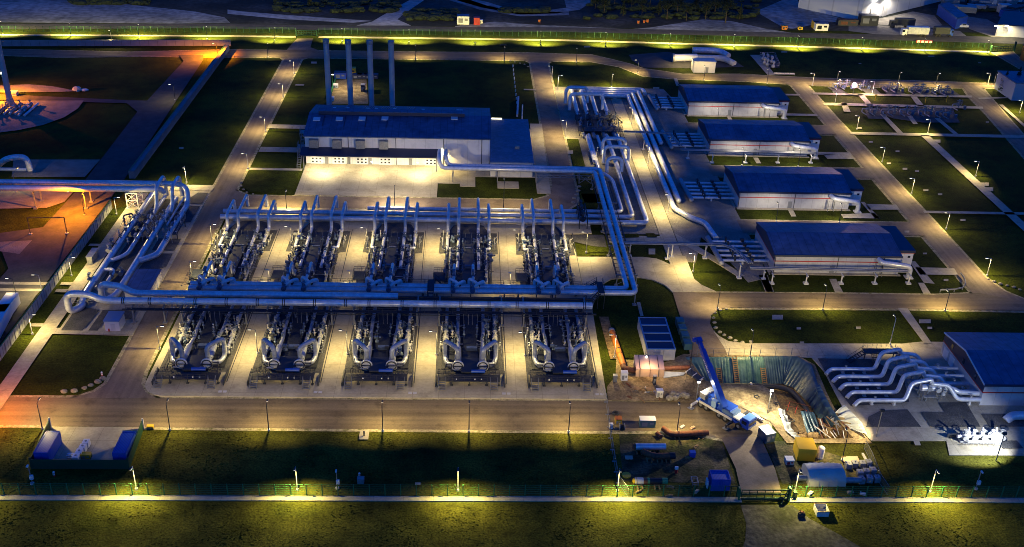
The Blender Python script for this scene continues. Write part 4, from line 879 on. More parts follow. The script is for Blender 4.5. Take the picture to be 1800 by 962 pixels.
# --- near-row modules
def near_module(x, label, seed=4):
    Y = 165.5
    t = thing('pipe_module', label, 'pipe module', (x, Y, 0.28), 'near row of pipe modules')
    MB().box((x, 186, 1.0), (3.0, 20, .12)).build('middle_walkway', M_['grate'], t)
    MB().box((x, 173.3, 1.5), (3.6, 5.2, .14)).box((x, 171.2, .8), (3.4, .2, 1.2)).build('front_deck', M_['dark_steel'], t)
    MB().box((x, 184.5, .45), (11.4, 22, .10)).build('skid_floor', M_['grate'], t)
    pf = MB().box((x - .3, 169.0, 1.3), (12.2, 2.4, .12)); pf.build('front_platform', M_['grate'], t)
    for dx in (-6.2, -3.6, -.2, 3.2, 5.6): MB().bar((x + dx, 168.0, .28), (x + dx, 168.0, 1.3), .16).box((x + dx, 168, .34), (.5, .5, .12)).build('leg', M_['dark_steel'], t)
    MB().rail([(x - 4.6, 167.85, 1.35), (x + 3.4, 167.85, 1.35)], 1.1, 1.1).rail([(x - 6.3, 170.1, 1.35), (x - 6.3, 167.9, 1.35)], 1.1, 1.1).rail([(x + 5.8, 170.1, 1.35), (x + 5.8, 167.9, 1.35)], 1.1, 1.1).rail([(x - 6.3, 170.2, 1.35), (x - 3.4, 170.2, 1.35)], 1.1, 1).rail([(x + 3.4, 170.2, 1.35), (x + 5.8, 170.2, 1.35)], 1.1, 1).build('railing', M_['dark_steel'], t)
    MB().stair((x - 5.5, 166.1, .3), (x - 5.5, 167.8, 1.3), 1.3, 4).build('stair', M_['steel'], t)
    MB().stair((x + 4.6, 166.1, .3), (x + 4.6, 167.8, 1.3), 1.4, 4).build('stair', M_['steel'], t)
    for s in (-1, 1):
        MB().stair((x + s * 4.4, 170.4, 1.4), (x + s * 4.2, 173.2, 2.0), 1.2, 4).build('stair', M_['dark_steel'], t)
        MB().box((x + s * 6.75, 169.6, .7), (.22, 4.6, .85)).build('kick_wall', M_['dark_steel'], t)
        MB().tube([(x + s * 2.5, 179.5, 1.55), (x + s * 2.5, 174.6, 1.55)], .62, 16, r2=.7).tube([(x + s * 2.5, 174.6, 1.55), (x + s * 2.5, 173.0, 1.5)], .6, 16, r2=.98).build('vessel', M_['module_pipe'], t)
        fl = MB().cyl((x + s * 2.5, 172.98, 1.6), (x + s * 2.5, 172.7, 1.6), 1.2, 20).build('flange_door', M_['pipe'], t)
        MB().torus((x + s * 2.5, 172.66, 1.6), .92, .11, 'Y', 20, 5).bar((x + s * 2.5 - .9, 172.64, 1.6), (x + s * 2.5 + .9, 172.64, 1.6), .14).build('door_rim', M_['dark_steel'], fl)
        MB().tube([(x + s * 3.1, 173.8, 1.3), (x + s * 4.6, 174.4, .95), (x + s * 5.15, 176.9, 1.0), (x + s * 5.15, 177.0, 5.0), (x + s * 2.5, 173.7, 5.0), (x + s * 2.5, 174.3, 1.9)], .47, 14, bend=1.15).build('loop_pipe', M_['module_pipe'], t)
        MB().tube([(x + s * 2.5, 179.0, 1.55), (x + s * 2.45, 184, 1.2), (x + s * 2.7, 186, 1.15), (x + s * 2.7, 199.5, 1.15)], .37, 12, bend=.8).build('inner_pipe', M_['module_pipe'], t)
        MB().tube([(x + s * 5.1, 177.4, 1.0), (x + s * 5.1, 199.5, 1.0)], .36, 12).build('outer_pipe', M_['module_pipe'], t)
        for y, m, k, sc in ((184.6, 'light_valve', 'gate_valve', 1.1), (187.5, 'valve', 'gate_valve', 1.0), (190, 'light_valve', 'actuator', .9)):
            fitting(k, 'valve', (x + s * 5.1, y, 1.05), t, m, sc)
        fitting('gate_valve', 'valve', (x + s * 2.68, 190.6, 1.2), t, 'valve', .85)
        fitting('actuator', 'valve', (x + s * 2.55, 183.4, 1.25), t, 'valve', .8)
        for y in (181.5, 185.2, 188.2): fitting('needle_valve', 'small_valve', (x + s * 3.75, y, 1.2), t, 'valve' if y != 185.2 else 'light_valve', 1.15)
        for y in (184.4, 187): fitting('needle_valve', 'small_valve', (x + s * 1.35, y, 1.7), t, 'valve', 1.0)
        MB().rail([(x + s * 6.3, 177.5, .5), (x + s * 6.3, 189.8, .5)], 1.3, .9, .05).build('railing', M_['steel'], t)
        for y in (180.5, 186.5): fitting('gauge_post', 'gauge', (x + s * 6.05, y, .5), t, 'light_valve', 1.0)
        for dx in (.45, 1.5): MB().bar((x + s * dx, 189.6, 1), (x + s * dx, 189.8, 3.6), .05).build('stand_pipe', M_['steel'], t)
        for y in (181, 192): MB().box((x + s * 5.1, y, .5), (.5, .4, .7)).build('saddle', M_['offwhite'], t)
        MB().bar((x + s * 2.6 - 1, 170.9, 2.05), (x + s * 2.6 + .4, 170.9, 2.05), .3, .12).build('cable_tray', M_['dull_pipe'], t)
    MB().cyl((x + .2, 170.1, 2.15), (x + 2.9, 170.1, 2.15), .34, 12).build('blue_cylinder', M_['blue_plain'], t)
    MB().box((x + .3, 179.8, 1.3), (2.2, .9, .7)).build('junction_box', M_['valve'], t)
    for dx in (-2.7, .9, 2.2): MB().box((x + dx, 168.0, 1.75), (.22, .16, .3)).build('sign_plate', M_['white'], t)
    rnd = random.Random(seed)
    for s in (-1, 1):
        for _ in range(13):
            kx = rnd.choice((1.3, 3.3, 3.9, 4.4, 5.7)); fitting(rnd.choice(('needle_valve', 'needle_valve', 'gauge_post', 'actuator')), 'instrument', (x + s * (kx + rnd.uniform(-.25, .25)), rnd.uniform(177.5, 192), rnd.uniform(.7, 1.3)), t, rnd.choice(('valve', 'dark_steel', 'steel', 'light_valve', 'valve')), rnd.uniform(.7, 1.15), rnd.choice((0, 1.57)))
        for _ in range(7):
            y = rnd.uniform(177.5, 192); MB().bar((x + s * 1.6, y, .9), (x + s * 6.0, y, .9), .10).bar((x + s * rnd.choice((1.3, 3.3, 3.9, 4.4, 5.7)), y, .4), (x + s * rnd.choice((1.3, 3.3, 3.9, 4.4, 5.7)), y, 2.0), .10).build('cross_tube', M_[rnd.choice(('steel', 'dark_steel', 'dull_pipe'))], t)
    return t
ORDM = ['first from the left', 'second from the left', 'middle one', 'fourth from the left', 'fifth from the left']
nm0 = near_module(XM[0], 'near-row pipe module with twin inverted U pipes and flanged vessels, first from the left')
for k in range(1, 5): near_module(XM[k], f'near-row pipe module with twin inverted U pipes and flanged vessels, {ORDM[k]}', 10 + k)

# --- far-row modules
def far_module(x, label, seed=8):
    t = thing('pipe_module', label, 'pipe module', (x, 222, 0.28), 'far row of pipe modules')
    MB().box((x, 221.5, .55), (10.4, 26.5, .1)).build('skid_floor', M_['grate'], t)
    MB().box((x, 219, 1.1), (2.8, 19, .12)).build('middle_walkway', M_['dark_steel'], t)
    for s in (-1, 1):
        MB().tube([(x + s * 4.0, 225.8, .85), (x + s * 5.15, 225.8, .85), (x + s * 5.15, 236, .9), (x + s * 5.15, 236.3, 4.3), (x + s * 5.15, 245.3, 4.3), (x + s * 5.15, 245.3, 1.2)], .40, 14, bend=.9).build('outer_arch_pipe', M_['pipe'], t)
        MB().tube([(x + s * 2.5, 215.5, .9), (x + s * 2.45, 226, .9), (x + s * 2.45, 236.2, .95), (x + s * 2.45, 236.4, 4.5), (x + s * 2.45, 248.4, 4.5), (x + s * 2.45, 248.4, 1.2)], .40, 14, bend=.9).build('inner_arch_pipe', M_['pipe'], t)
        fitting('gate_valve', 'valve', (x + s * 5.15, 232.5, .95), t, 'light_valve', 1.0); fitting('actuator', 'valve', (x + s * 4.1, 230.2, .95), t, 'valve', .9)
        fitting('gate_valve', 'valve', (x + s * 2.45, 231.8, 1.0), t, 'valve', .95); fitting('gate_valve', 'valve', (x + s * 2.45, 224.2, 1.0), t, 'valve', .95)
        fitting('actuator', 'valve', (x + s * 2.45, 219.0, 1.0), t, 'valve', .9)
        for y in (210.6, 214, 217.2, 220.6, 223.4): fitting('needle_valve', 'small_valve', (x + s * 4.1, y, 1.3), t, 'valve' if int(y) % 2 else 'light_valve', 1.1)
        for y in (213, 216.4, 221.8, 228): fitting('needle_valve', 'small_valve', (x + s * 1.35, y, 1.7), t, 'valve', 1.0)
        MB().tube([(x + s * 4.3, 208.5, .9), (x + s * 4.3, 225, .9)], .3, 10).build('outer_pipe', M_['dull_pipe'], t)
        MB().rail([(x + s * 5.3, 209, .6), (x + s * 5.3, 224, .6)], 1.4, 1.0, .05).build('railing', M_['steel'], t)
        for y in (227.5, 230.2): MB().cyl((x + s * 6.4, y, .3), (x + s * 6.4, y, 1.9), .09, 6).box((x + s * 6.4, y + .3, 1.1), (.25, .9, .3)).cyl((x + s * 6.6, y, 1.5), (x + s * 7.0, y, 2.2), .07, 6).build('valve_column', M_['light_valve'], t)
        MB().box((x + s * 5.15, 228.5, .5), (.5, .4, .6)).build('saddle', M_['offwhite'], t)
        for y in (211.5, 218.5): fitting('gauge_post', 'gauge', (x + s * 5.0, y, .6), t, 'steel', 1.1)
        for y in (224, 228, 231.5): MB().bar((x + s * .75, y, 1), (x + s * .75, y, 2.4), .05).build('stand_pipe', M_['steel'], t)
    for dx in (-3.2, 1.1):
        MB().tube([(x + dx, 213.5, .9), (x + dx, 211.2, .9), (x + dx, 210.9, 4.6), (x + dx, 203.4, 4.7), (x + dx, 202.0, 4.7), (x + dx, 202, 3.6)], .34, 12, bend=.9).build('hoop_pipe', M_['pipe'], t)
        MB().tube([(x + dx + .2, 200.1, 4.3), (x + dx + .7, 200.2, 5.0), (x + dx + 1.8, 201.2, 5.1), (x + dx + 2.4, 202.3, 4.7), (x + dx + 2.4, 202.3, 3.6)], .40, 12, bend=.6).build('crossover_pipe', M_['pipe'], t)
        MB().tube([(x + dx - .9, 202.4, 3.7), (x + dx - .9, 202.6, 5.3), (x + dx + .9, 200.4, 5.3), (x + dx + .9, 200.2, 3.7)], .36, 12, bend=.8).build('crossover_pipe', M_['pipe'], t); fitting('gate_valve', 'valve', (x + dx - .1, 199.2, 4.3), t, 'valve', 1.0)
        fitting('actuator', 'valve', (x + dx, 204.6, 4.7), t, 'valve', 1.1); fitting('gate_valve', 'valve', (x + dx + 1.2, 202.0, 4.2), t, 'dark_steel', .8)
        MB().bar((x + dx - .5, 200, .3), (x + dx - .5, 200, 5.1), .18).build('stand_pipe', M_['dark_steel'], t)
    # side platform at the left with ladder cage
    MB().box((x - 6.6, 210, 1.7), (2.6, 4.0, .1)).build('side_platform', M_['grate'], t)
    pl = MB().rail([(x - 7.9, 208, 1.75), (x - 7.9, 212, 1.75), (x - 5.3, 212, 1.75)], 1.2, .8, .05)
    for dx, y in ((-7.9, 208), (-7.9, 212), (-5.4, 212)): pl.bar((x + dx, y, .3), (x + dx, y, 1.7), .1)
    pl.build('platform_railing', M_['dark_steel'], t)
    MB().rail([(x + 5.6, 206.6, .4), (x + 8.4, 206.6, .4)], 1.6, .7, .06).build('barrier', M_['steel'], t)
    MB().box((x, 215.4, 1.5), (1.6, .5, .8)).build('junction_box', M_['valve'], t); MB().box((x, 225.6, 1.35), (1.8, .3, .25)).build('cable_tray', M_['dull_pipe'], t)
    rnd = random.Random(seed)
    for s in (-1, 1):
        for _ in range(18):
            kx = rnd.choice((1.3, 3.2, 3.8, 4.8, 5.4)); fitting(rnd.choice(('needle_valve', 'needle_valve', 'gauge_post', 'actuator')), 'instrument', (x + s * (kx + rnd.uniform(-.25, .25)), rnd.uniform(208, 231), rnd.uniform(.7, 1.3)), t, rnd.choice(('valve', 'dark_steel', 'steel', 'light_valve', 'valve')), rnd.uniform(.7, 1.15), rnd.choice((0, 1.57)))
        for _ in range(7):
            y = rnd.uniform(208, 231); MB().bar((x + s * 1.6, y, .9), (x + s * 6.0, y, .9), .10).bar((x + s * rnd.choice((1.3, 3.2, 3.8, 4.8, 5.4)), y, .4), (x + s * rnd.choice((1.3, 3.2, 3.8, 4.8, 5.4)), y, 2.0), .10).build('cross_tube', M_[rnd.choice(('steel', 'dark_steel', 'dull_pipe'))], t)
    return t
fm0 = far_module(XT[0], 'far-row pipe module with four tall arched pipes over the headers, first from the left')
for k in range(1, 5): far_module(XT[k], f'far-row pipe module with four tall arched pipes over the headers, {ORDM[k]}', 20 + k)

# --- left overhead twin pipe and the left manifold
pipeline('thick rear overhead pipe crossing the left panel fence, bending down to the left manifold',
    [(-190, 250.5, 5.6), (-92, 251.8, 5.6), (-75.5, 252.0, 5.6), (-72.8, 250.3, 5.2), (-72.8, 249.2, 1.1), (-73.0, 240, 1.0), (-73.0, 220.5, 1.0), (-75.8, 217.6, 1.0), (-76.4, 217.4, 1.0)], .72, 'overhead pipes', bend=1.5)
pipeline('thick overhead pipe on the left lit orange by a sodium lamp, front of the pair',
    [(-190, 247.2, 5.3), (-92, 248.6, 5.3), (-79.4, 248.9, 5.3), (-78.6, 249.6, 4.2)], .76, 'overhead pipes', bend=.6)
for i, x in enumerate((-79.6, -75.6)):
    pipeline(('arched pipe hooping over the left overhead pair, left of two', 'arched pipe hooping over the left overhead pair, right of two')[i],
        [(x - .3, 244, 1.0), (x - .3, 246.3, 2.0), (x, 247, 6.9), (x, 254.2, 6.9), (x, 255, 1.0)], .5, 'left manifold pipes', bend=1.6)
pipeline('straight pipe of the left manifold turning across to the left pipe at its near end', [(-79.9, 254, 1.0), (-80.1, 220.5, 1.0), (-82.4, 217.4, 1.0), (-83.4, 217.2, 1.0)], .48, 'left manifold pipes', bend=1.6)
pipeline('thin straight pipe of the left manifold beside the right overhead bend', [(-74.9, 254, .9), (-75.0, 237, .9)], .26, 'left manifold pipes')
pipeline('short hooked pipe at the near end of the left manifold', [(-83.3, 212.5, 1.0), (-81.0, 212.5, 1.2), (-80.4, 211.2, 1.2), (-80.6, 207.2, .8)], .42, 'left manifold pipes', bend=.9)
vs = thing('valve_station', 'dense cluster of valves and platforms half way along the left manifold', 'valve station', (-79, 236, 0))
random.seed(3)
for x in (-83.5, -80, -76.8, -73):
    for y in (227.5, 231.5, 235, 238.8, 241.5):
        fitting(random.choice(('gate_valve', 'actuator')), 'valve', (x, y + random.uniform(-.6, .6), 1.1), vs, random.choice(('valve', 'valve', 'dull_pipe')), random.uniform(.9, 1.3))
for x in (-85.3, -81.8, -78.4, -74.9, -71.2):
    for y in (228, 232, 236, 240): fitting(random.choice(('needle_valve', 'gauge_post')), 'gauge', (x, y + random.uniform(-1, 1), .9), vs, random.choice(('valve', 'steel', 'light_valve')), 1.1)
MB().box((-78.4, 235, 1.35), (1.6, 12, .1)).build('walkway', M_['grate'], vs); MB().box((-81.8, 235, 1.35), (1.2, 12, .1)).build('walkway', M_['grate'], vs)
MB().box((-71.2, 234, 1.9), (1.2, 9, .1)).build('side_platform', M_['grate'], vs)
MB().rail([(-70.6, 229.5, 1.95), (-70.6, 238.5, 1.95)], 1.1, 1.2).rail([(-77.7, 229, 1.4), (-77.7, 241, 1.4)]).rail([(-85.9, 228, .4), (-85.9, 240, .4)], 1.3, 1.0).build('railing', M_['steel'], vs)
for y in (230, 237.5): MB().bar((-70.7, y, .2), (-70.7, y, 1.9), .2).build('leg', M_['dark_steel'], vs)
MB().tube([(-86, 238.5, .4), (-86, 238.5, 2.6), (-84.2, 239.8, 2.6), (-84.2, 239.8, 1)], .2, 8, bend=.5).build('hoop_pipe', M_['dark_steel'], vs)
vs = thing('valve_station', 'smaller cluster of valves near the looping ends of the overhead pipes on the left', 'valve station', (-80, 208, 0))
for (x, y) in ((-83.6, 224), (-85, 222.6), (-83.6, 220.5), (-85.2, 225.5), (-79.6, 205), (-80.2, 209), (-78.6, 211), (-81.8, 204.2), (-84.8, 208)):
    fitting(random.choice(('gate_valve', 'actuator', 'needle_valve')), 'valve', (x, y, 1.1), vs, random.choice(('light_valve', 'valve')), 1.0)
MB().box((-82.8, 198.8, 1.2), (2.6, 3.4, .1)).build('platform', M_['grate'], vs); MB().rail([(-84.6, 196.6, .9), (-80.2, 196.6, .9), (-80.2, 200.4, .9)], 1.1, 1.0).build('railing', M_['steel'], vs)
fr = thing('pipe_trestle', 'pale lattice tower under the left overhead pipes inside the fence', 'trestle', (-86.6, 250, 0))
mb = MB()
for x in (-88, -85.2):
    for y in (248, 252.2): mb.bar((x, y, .1), (x, y, 4.6), .26).box((x, y, .2), (.8, .8, .3))
for y in (248, 252.2): mb.bar((-88, y, .4), (-85.2, y, 2.4), .12).bar((-85.2, y, .4), (-88, y, 2.4), .12).bar((-88, y, 2.4), (-85.2, y, 4.4), .12).bar((-85.2, y, 2.4), (-88, y, 4.4), .12).bar((-88, y, 2.4), (-85.2, y, 2.4), .14).bar((-88, y, 4.5), (-85.2, y, 4.5), .25)
mb.build('lattice_frame', M_['offwhite'], fr)
for i, x in enumerate((-98.4, -111.2, -124)):
    fr = thing('pipe_trestle', f'pair of steel legs under the left overhead pipes outside the fence, {ORD[i]} from the fence', 'trestle', (x, 250, 0), 'legs of the left overhead pipes')
    for y in (247.4, 251.6): MB().bar((x, y, .1), (x, y, 4.8), .3).box((x, y, .25), (1, 1, .5)).build('leg', M_['steel'], fr)
    MB().bar((x, 246.6, 4.6), (x, 252.6, 4.6), .3).build('cross_beam', M_['steel'], fr)
t = thing('electric_cabinet', 'grey electric cabinets on the grass left of the left manifold', 'cabinet', (*m1(468, 480).xy, 0))
p = m1(468, 480); MB().box((p.x, p.y + 1.6, 1.1), (1.2, 4.6, 2.2)).build('cabinet_body', M_['steel'], t); MB().box((p.x, p.y + 1.6, 2.25), (1.5, 4.8, .1)).build('cabinet_roof', M_['dull_pipe'], t)

# --- pipe yard: three (four) big pipes along the top, valve station, down the right side
XL = [36.3, 39.5, 42.7, 46.3]; YT = [352.6, 350.0, 347.6, 345.2]; XR = [62.0, 59.9, 57.6, 55.6]
ndn = ['outermost', 'second outermost', 'second innermost', 'innermost']
for i in range(4):
    r = .72
    right = {0: [(XR[0], 352.6, 1.1), (XR[0], 348, 1.1)], 1: [(XR[1], YT[1], 1.1), (XR[1], 300, 1.1)], 2: [(XR[2], YT[2], 1.1), (XR[2] + .2, 256.5, 1.1)],
             3: [(XR[3], YT[3], 1.1), (XR[3], 251.2, 1.1), (58.8, 245.7, 1.1), (62.2, 242.4, 1.1), (63.2, 233.2, 1.1)]}[i]
    sup = [(XL[i] + 0, y, 1.1) for y in (333, 340)] + [(51, YT[i], 1.1, 'x')] + ([(right[1][0], y, 1.1) for y in range(262 if i > 1 else 306, 342, 10)] if i else [])
    pipeline(f'big grey U-shaped pipe of the pipe yard, {ndn[i]} of the four', [(XL[i], 322, 1.1), (XL[i], YT[i], 1.1)] + right, r, 'big pipes of the pipe yard', supports=sup, bend=1.6, caps=i in (1, 2))
for i, (x0_, x1_, y, zt) in enumerate(((33.2, 40.6, 338.5, 6.0), (34.0, 45.0, 331.5, 6.0), (40.6, 47.4, 291.5, 5.5), (40.2, 47.6, 284.8, 5.5), (40.4, 44.6, 277.6, 4.8))):
    pipeline(f'inverted U expansion loop standing across the pipe yard, {ORD[i]} counted from the far end', [(x0_, y - .8, .6), (x0_, y, zt), (x1_, y, zt), (x1_, y - .8, .9)], .55, 'expansion loops', bend=1.7)
vs = thing('valve_station', 'large dark valve platform spanning the pipes in the pipe yard beside the central path', 'valve station', (42, 314, 0))
MB().box((41.8, 320.5, 1.9), (13, 4.2, .1)).build('far_platform', M_['dark_steel'], vs); MB().box((41.8, 309.5, 1.9), (14, 4.6, .1)).build('near_platform', M_['dark_steel'], vs)
for x in (38, 41, 44.4): MB().box((x, 315, 1.6), (1.2, 7, .1)).build('walkway', M_['grate'], vs)
random.seed(5)
for x in (36.4, 39.6, 42.8, 46.2):
    for y in (308, 312, 316, 319.5, 322.6): fitting(random.choice(('gate_valve', 'actuator')), 'valve', (x, y + random.uniform(-.5, .5), 1.2), vs, random.choice(('dark_steel', 'valve')), random.uniform(1.1, 1.6))
    for y in (310, 317.5): fitting('gauge_post', 'gauge', (x + 1.5, y, 1.9), vs, 'dull_pipe', 1.1)
    MB().tube([(x, 324, 1.1), (x, 304, 1.1)], .6, 12).build('pipe_run', M_['dull_pipe'], vs)
MB().rail([(35.2, 322.6, 1.95), (48.4, 322.6, 1.95), (48.4, 318.4, 1.95)], 1.2, 1.2).rail([(34.8, 307.2, 1.95), (48.9, 307.2, 1.95), (48.9, 311.8, 1.95)], 1.2, 1.2).rail([(35.2, 318.4, 1.95), (35.2, 322.6, 1.95)], 1.2).rail([(34.8, 307.2, 1.95), (34.8, 311.8, 1.95)], 1.2).build('railing', M_['dark_steel'], vs)
lg = MB()
for x in (35.3, 40, 44.6, 48.3):
    for y in (307.4, 311.6, 318.6, 322.4): lg.bar((x, y, .1), (x, y, 1.9), .14)
lg.build('platform_frame', M_['dark_steel'], vs)
MB().stair((50.6, 320, .3), (48.6, 320, 1.9), 1.0, 6).build('stair', M_['dark_steel'], vs)
for i, (x, y0_, y1_) in enumerate(((37.2, 284, 305), (40.6, 293, 305), (43.8, 278, 305), (46.9, 283, 305))):
    pipeline(f'straight pipe between the dark valve platform and the nested bends, {ORD[i]} from the left', [(x, y1_, 1.1), (x + .2, y0_, 1.1)], .5, 'pipes below the valve platform', supports=[(x, (y0_ + y1_) / 2, 1.1)])

# --- short parallel pipes feeding the halls
for hI, (yb, nmh) in enumerate(((221.2, 'nearest'), (258.6, 'second nearest'), (298.0, 'third nearest'), (333.8, 'farthest'))):
    xa = (61.5, 61.2, 62.4, 63.5)[hI]
    for k in range(5):
        y = yb + k * 2.55
        pipeline(f'short straight pipe into the gable of the {nmh} hall, {ORD[k]} from its near side', [(xa + .5 - k * .15, y, 1.1), (73.6, y, 1.1)], .36, 'feed pipes of the halls', supports=[(67.2, y, 1.1, 'x')])
    cp = thing('collector_pipe', f'thick dark round-capped collector pipe across the feed pipes of the {nmh} hall', 'pipe', (xa, yb, 0), 'collector pipes of the halls')
    MB().tube([(xa + .2, yb - 1.4, 1.1), (xa - .4, yb + 12.5, 1.1)], .62, 14).build('pipe_run', M_['dull_pipe'], cp); MB().ball((xa + .2, yb - 1.5, 1.1), .62, 14, 8).build('end_cap', M_['light_valve'], cp)
    fr = MB()
    for k in range(5): fr.box((69.4, yb + k * 2.55, 1.7), (.8, .9, .7))
    fr.bar((69.4, yb - 1.5, 1.5), (69.4, yb + 11.6, 1.5), .3, .2)
    vb = thing('valve_rack', f'dark rack of valves across the feed pipes of the {nmh} hall', 'valve rack', (69.4, yb, 0), 'valve racks of the halls'); fr.build('rack', M_['dark_steel'], vb)
    for k in range(5): fitting('actuator', 'valve', (65.2, yb + k * 2.55, 1.2), vb, 'dark_steel', .85)

# --- pipe racks crossing low over the lawns
def rack(label, pts, z, legs, r=.16, n=3, group='low pipe racks'):
    t = thing('pipe_rack', label, 'pipe rack', (pts[0][0], pts[0][1], 0), group)
    for k in range(n):
        o = (k - (n - 1) / 2) * .5
        q_ = []
        for i, p in enumerate(pts):
            a = Vector(pts[max(i - 1, 0)]); b = Vector(pts[min(i + 1, len(pts) - 1)]); d = (b - a).normalized(); nn = Vector((-d.y, d.x))
            q_.append((p[0] + nn.x * o, p[1] + nn.y * o, z + (.1 if k % 2 else 0)))
        MB().tube(q_, r, 8).build('pipe_run', M_['dull_pipe'], t)
    for (x, y) in legs:
        MB().bar((x, y, .15), (x, y, z - .2), .26).box((x, y, z - .25), (.2, 1.9, .2)).box((x, y, .15), (1.1, 1.1, .35)).build('leg', M_['offwhite'], t)
    return t
def xy(v): return (v.x, v.y)
rack('low pipe rack crossing the central path from the overhead pair to the nearest hall', [(38.5, 224.6), (62.5, 224.4), (65.2, 222), (67.2, 214.5)], 3.8, [(40.0, 224.6), (49.2, 223.6), (50.4, 224.6), (58.6, 224.3), (64.8, 214.2)])
rack('low pipe rack on white legs in front of the nearest hall', [(67.2, 214.5), (105, 213.9)], 2.6, [(70.5, 213.6)] + [xy(m4(x, 580)) for x in (455, 630, 810, 982, 1155)])
rack('low pipe rack crossing the big pipes to the second farthest hall', [(48.5, 303.0), (62.8, 302.0), (64.2, 291.0)], 3.6, [(54.0, 296.8), (63, 301)])
rack('low pipe rack on white legs in front of the third nearest hall', [(64.2, 291.0), (105.5, 290.2)], 2.6, [xy(t4(x, 836)) for x in (150, 320, 486, 655)] + [(66.5, 290)])
# --- zigzag cooler pipes at the lower right
d5 = view(1400, 580, 4.275)
zz = []
for k in range(5):
    y = 162.6 + k * 2.72
    x0_ = 76.4 - k * .55
    pipeline(f'zigzag silver pipe beside the dark gabled hall, {ORD[k]} of five from the near side',
        [(x0_ - 1.2, y - .9, .5), (x0_, y, 1.2), (x0_ + 9.0, y, 1.2), (x0_ + 10.2, y + 1.3, 4.4), (x0_ + 14.0, y + 1.4, 5.2), (x0_ + 14.2, y + 1.4, 4.2), (x0_ + 17.5, y + 1.2, 4.0), (x0_ + 19.4, y + .2, 1.4), (100.4, y + .2, 1.4)], .42, 'zigzag cooler pipes',
        supports=[(x0_ + 2.6, y, 1.2, 'x'), (x0_ + 7.0, y, 1.2, 'x'), (x0_ + 22, y + .2, 1.4, 'x')], bend=.9)
    fv = thing('flange_valve', f'pale flange valve on the zigzag pipe {("one", "two", "three", "four", "five")[k]} from the near side', 'valve', (x0_ + 22.0, y, 1.4), 'valves on the zigzag pipes'); fitting('gate_valve', 'valve_body', (x0_ + 22, y + .2, 1.4), fv, 'light_valve', .75, math.pi / 2)
    fitting('gate_valve', 'flange', (x0_ + 3.0, y, 1.2), fv, 'light_valve', .6, math.pi / 2)
t = thing('receiver_vessel', 'short fat silver vessel on legs at the near end of the zigzag pipes', 'vessel', (92, 164.5, 0))
MB().cyl((89.0, 164.6, 2.9), (93.6, 164.6, 2.9), .72, 16).tube([(93.6, 164.6, 2.9), (95.6, 164.6, 2.6), (96.4, 164.2, 2.2), (100.4, 164.0, 2.0)], .5, 14, bend=.6).build('vessel_body', M_['pipe'], t)
mb = MB()
for x in (89.4, 92.8):
    for y in (163.9, 165.3): mb.bar((x, y, .2), (x, y, 2.4), .14)
mb.rail([(88.5, 163.4, .9), (93.6, 163.4, .9)], 1.0, .7).build('leg_frame', M_['steel'], t)
pf = thing('walk_platform', 'dark stair platform at the far end of the zigzag pipes with yellowish railing', 'platform', (86, 178.6, 0))
MB().box((86, 178.8, 2.2), (7.0, 2.0, .12)).build('deck', M_['dark_steel'], pf); MB().stair((79.2, 177.6, .3), (82.6, 178.6, 2.2), 1.1, 7).stair((84.2, 175.2, .3), (84.4, 177.8, 2.2), 1.0, 6).build('stair', M_['dark_steel'], pf)
MB().rail([(82.6, 179.8, 2.25), (89.5, 179.8, 2.25), (89.5, 177.8, 2.25)], 1.1, 1.0).build('railing', M_['steel'], pf)
for x in (83, 86, 89): MB().bar((x, 178.8, .2), (x, 178.8, 2.2), .18).build('leg', M_['dark_steel'], pf)
mn = thing('cooler_manifold', 'tangle of valves and platforms in the middle of the zigzag pipes', 'manifold', (91, 172, 0))
random.seed(11)
for k in range(5):
    y = 163.9 + k * 2.72
    for dx in (0, 1.5, 2.6): fitting(random.choice(('actuator', 'gate_valve', 'needle_valve')), 'valve', (90.5 - k * .55 + dx, y + random.uniform(-.7, .7), 3.0 if dx < 2 else 2.2), mn, random.choice(('valve', 'dull_pipe', 'light_valve')), .9)
    MB().bar((90.2 - k * .55, y, .2), (90.2 - k * .55, y, 4.1), .22).box((90.2 - k * .55, y - 1.0, 2.0), (2.6, .9, .1)).build('stand', M_['steel'], mn)
p = b4(1660, 330)
pipeline('fat silver pipe end rising from a yellow-footed grille at the lower right edge', [(p.x, p.y + .6, .3), (p.x + 1.2, p.y + .9, 1.3), (p.x + 14, p.y + .9, 1.4)], .85, 'overhead pipes', bend=1.4)
# white launcher by the top road
a, b = t3(1115, 318), t3(1235, 316)
LQ = thing('pipe_launcher', 'long white floodlit pipe launcher lying beside the top road', 'pipe', (a.x, a.y, 0))
c_, d_ = t3(1370, 318), t3(1430, 338)
MB().tube([(a.x, a.y, 1.6), (b.x, b.y, 1.6)], 1.5, 14).build('launcher_barrel', M_['white'], LQ); MB().tube([(b.x, b.y, 1.6), (c_.x, c_.y, 1.6), (d_.x, d_.y, .8)], 1.15, 14, bend=4).build('pipe_run', M_['offwhite'], LQ); MB().cyl((a.x - .3, a.y, 1.6), (a.x + .3, a.y, 1.6), 1.75, 14).build('closure_door', M_['dull_pipe'], LQ)
a, b, c_ = t3(1215, 275), t3(1350, 278), t3(1400, 298)
LQ = thing('pipe_launcher', 'grey twin pipe launcher lying behind the white one', 'pipe', (a.x, a.y, 0)); MB().tube([(a.x, a.y, 1.4), (b.x, b.y, 1.4), (c_.x, c_.y, .8)], 1.2, 14, bend=4).build('pipe_run', M_['pipe'], LQ)
l = bpy.data.objects.new('lamp_light', light_data('pad', 2000, WARM)); COL.objects.link(l); l.location = t3(1180, 346) + Vector((0, 0, 5.5))
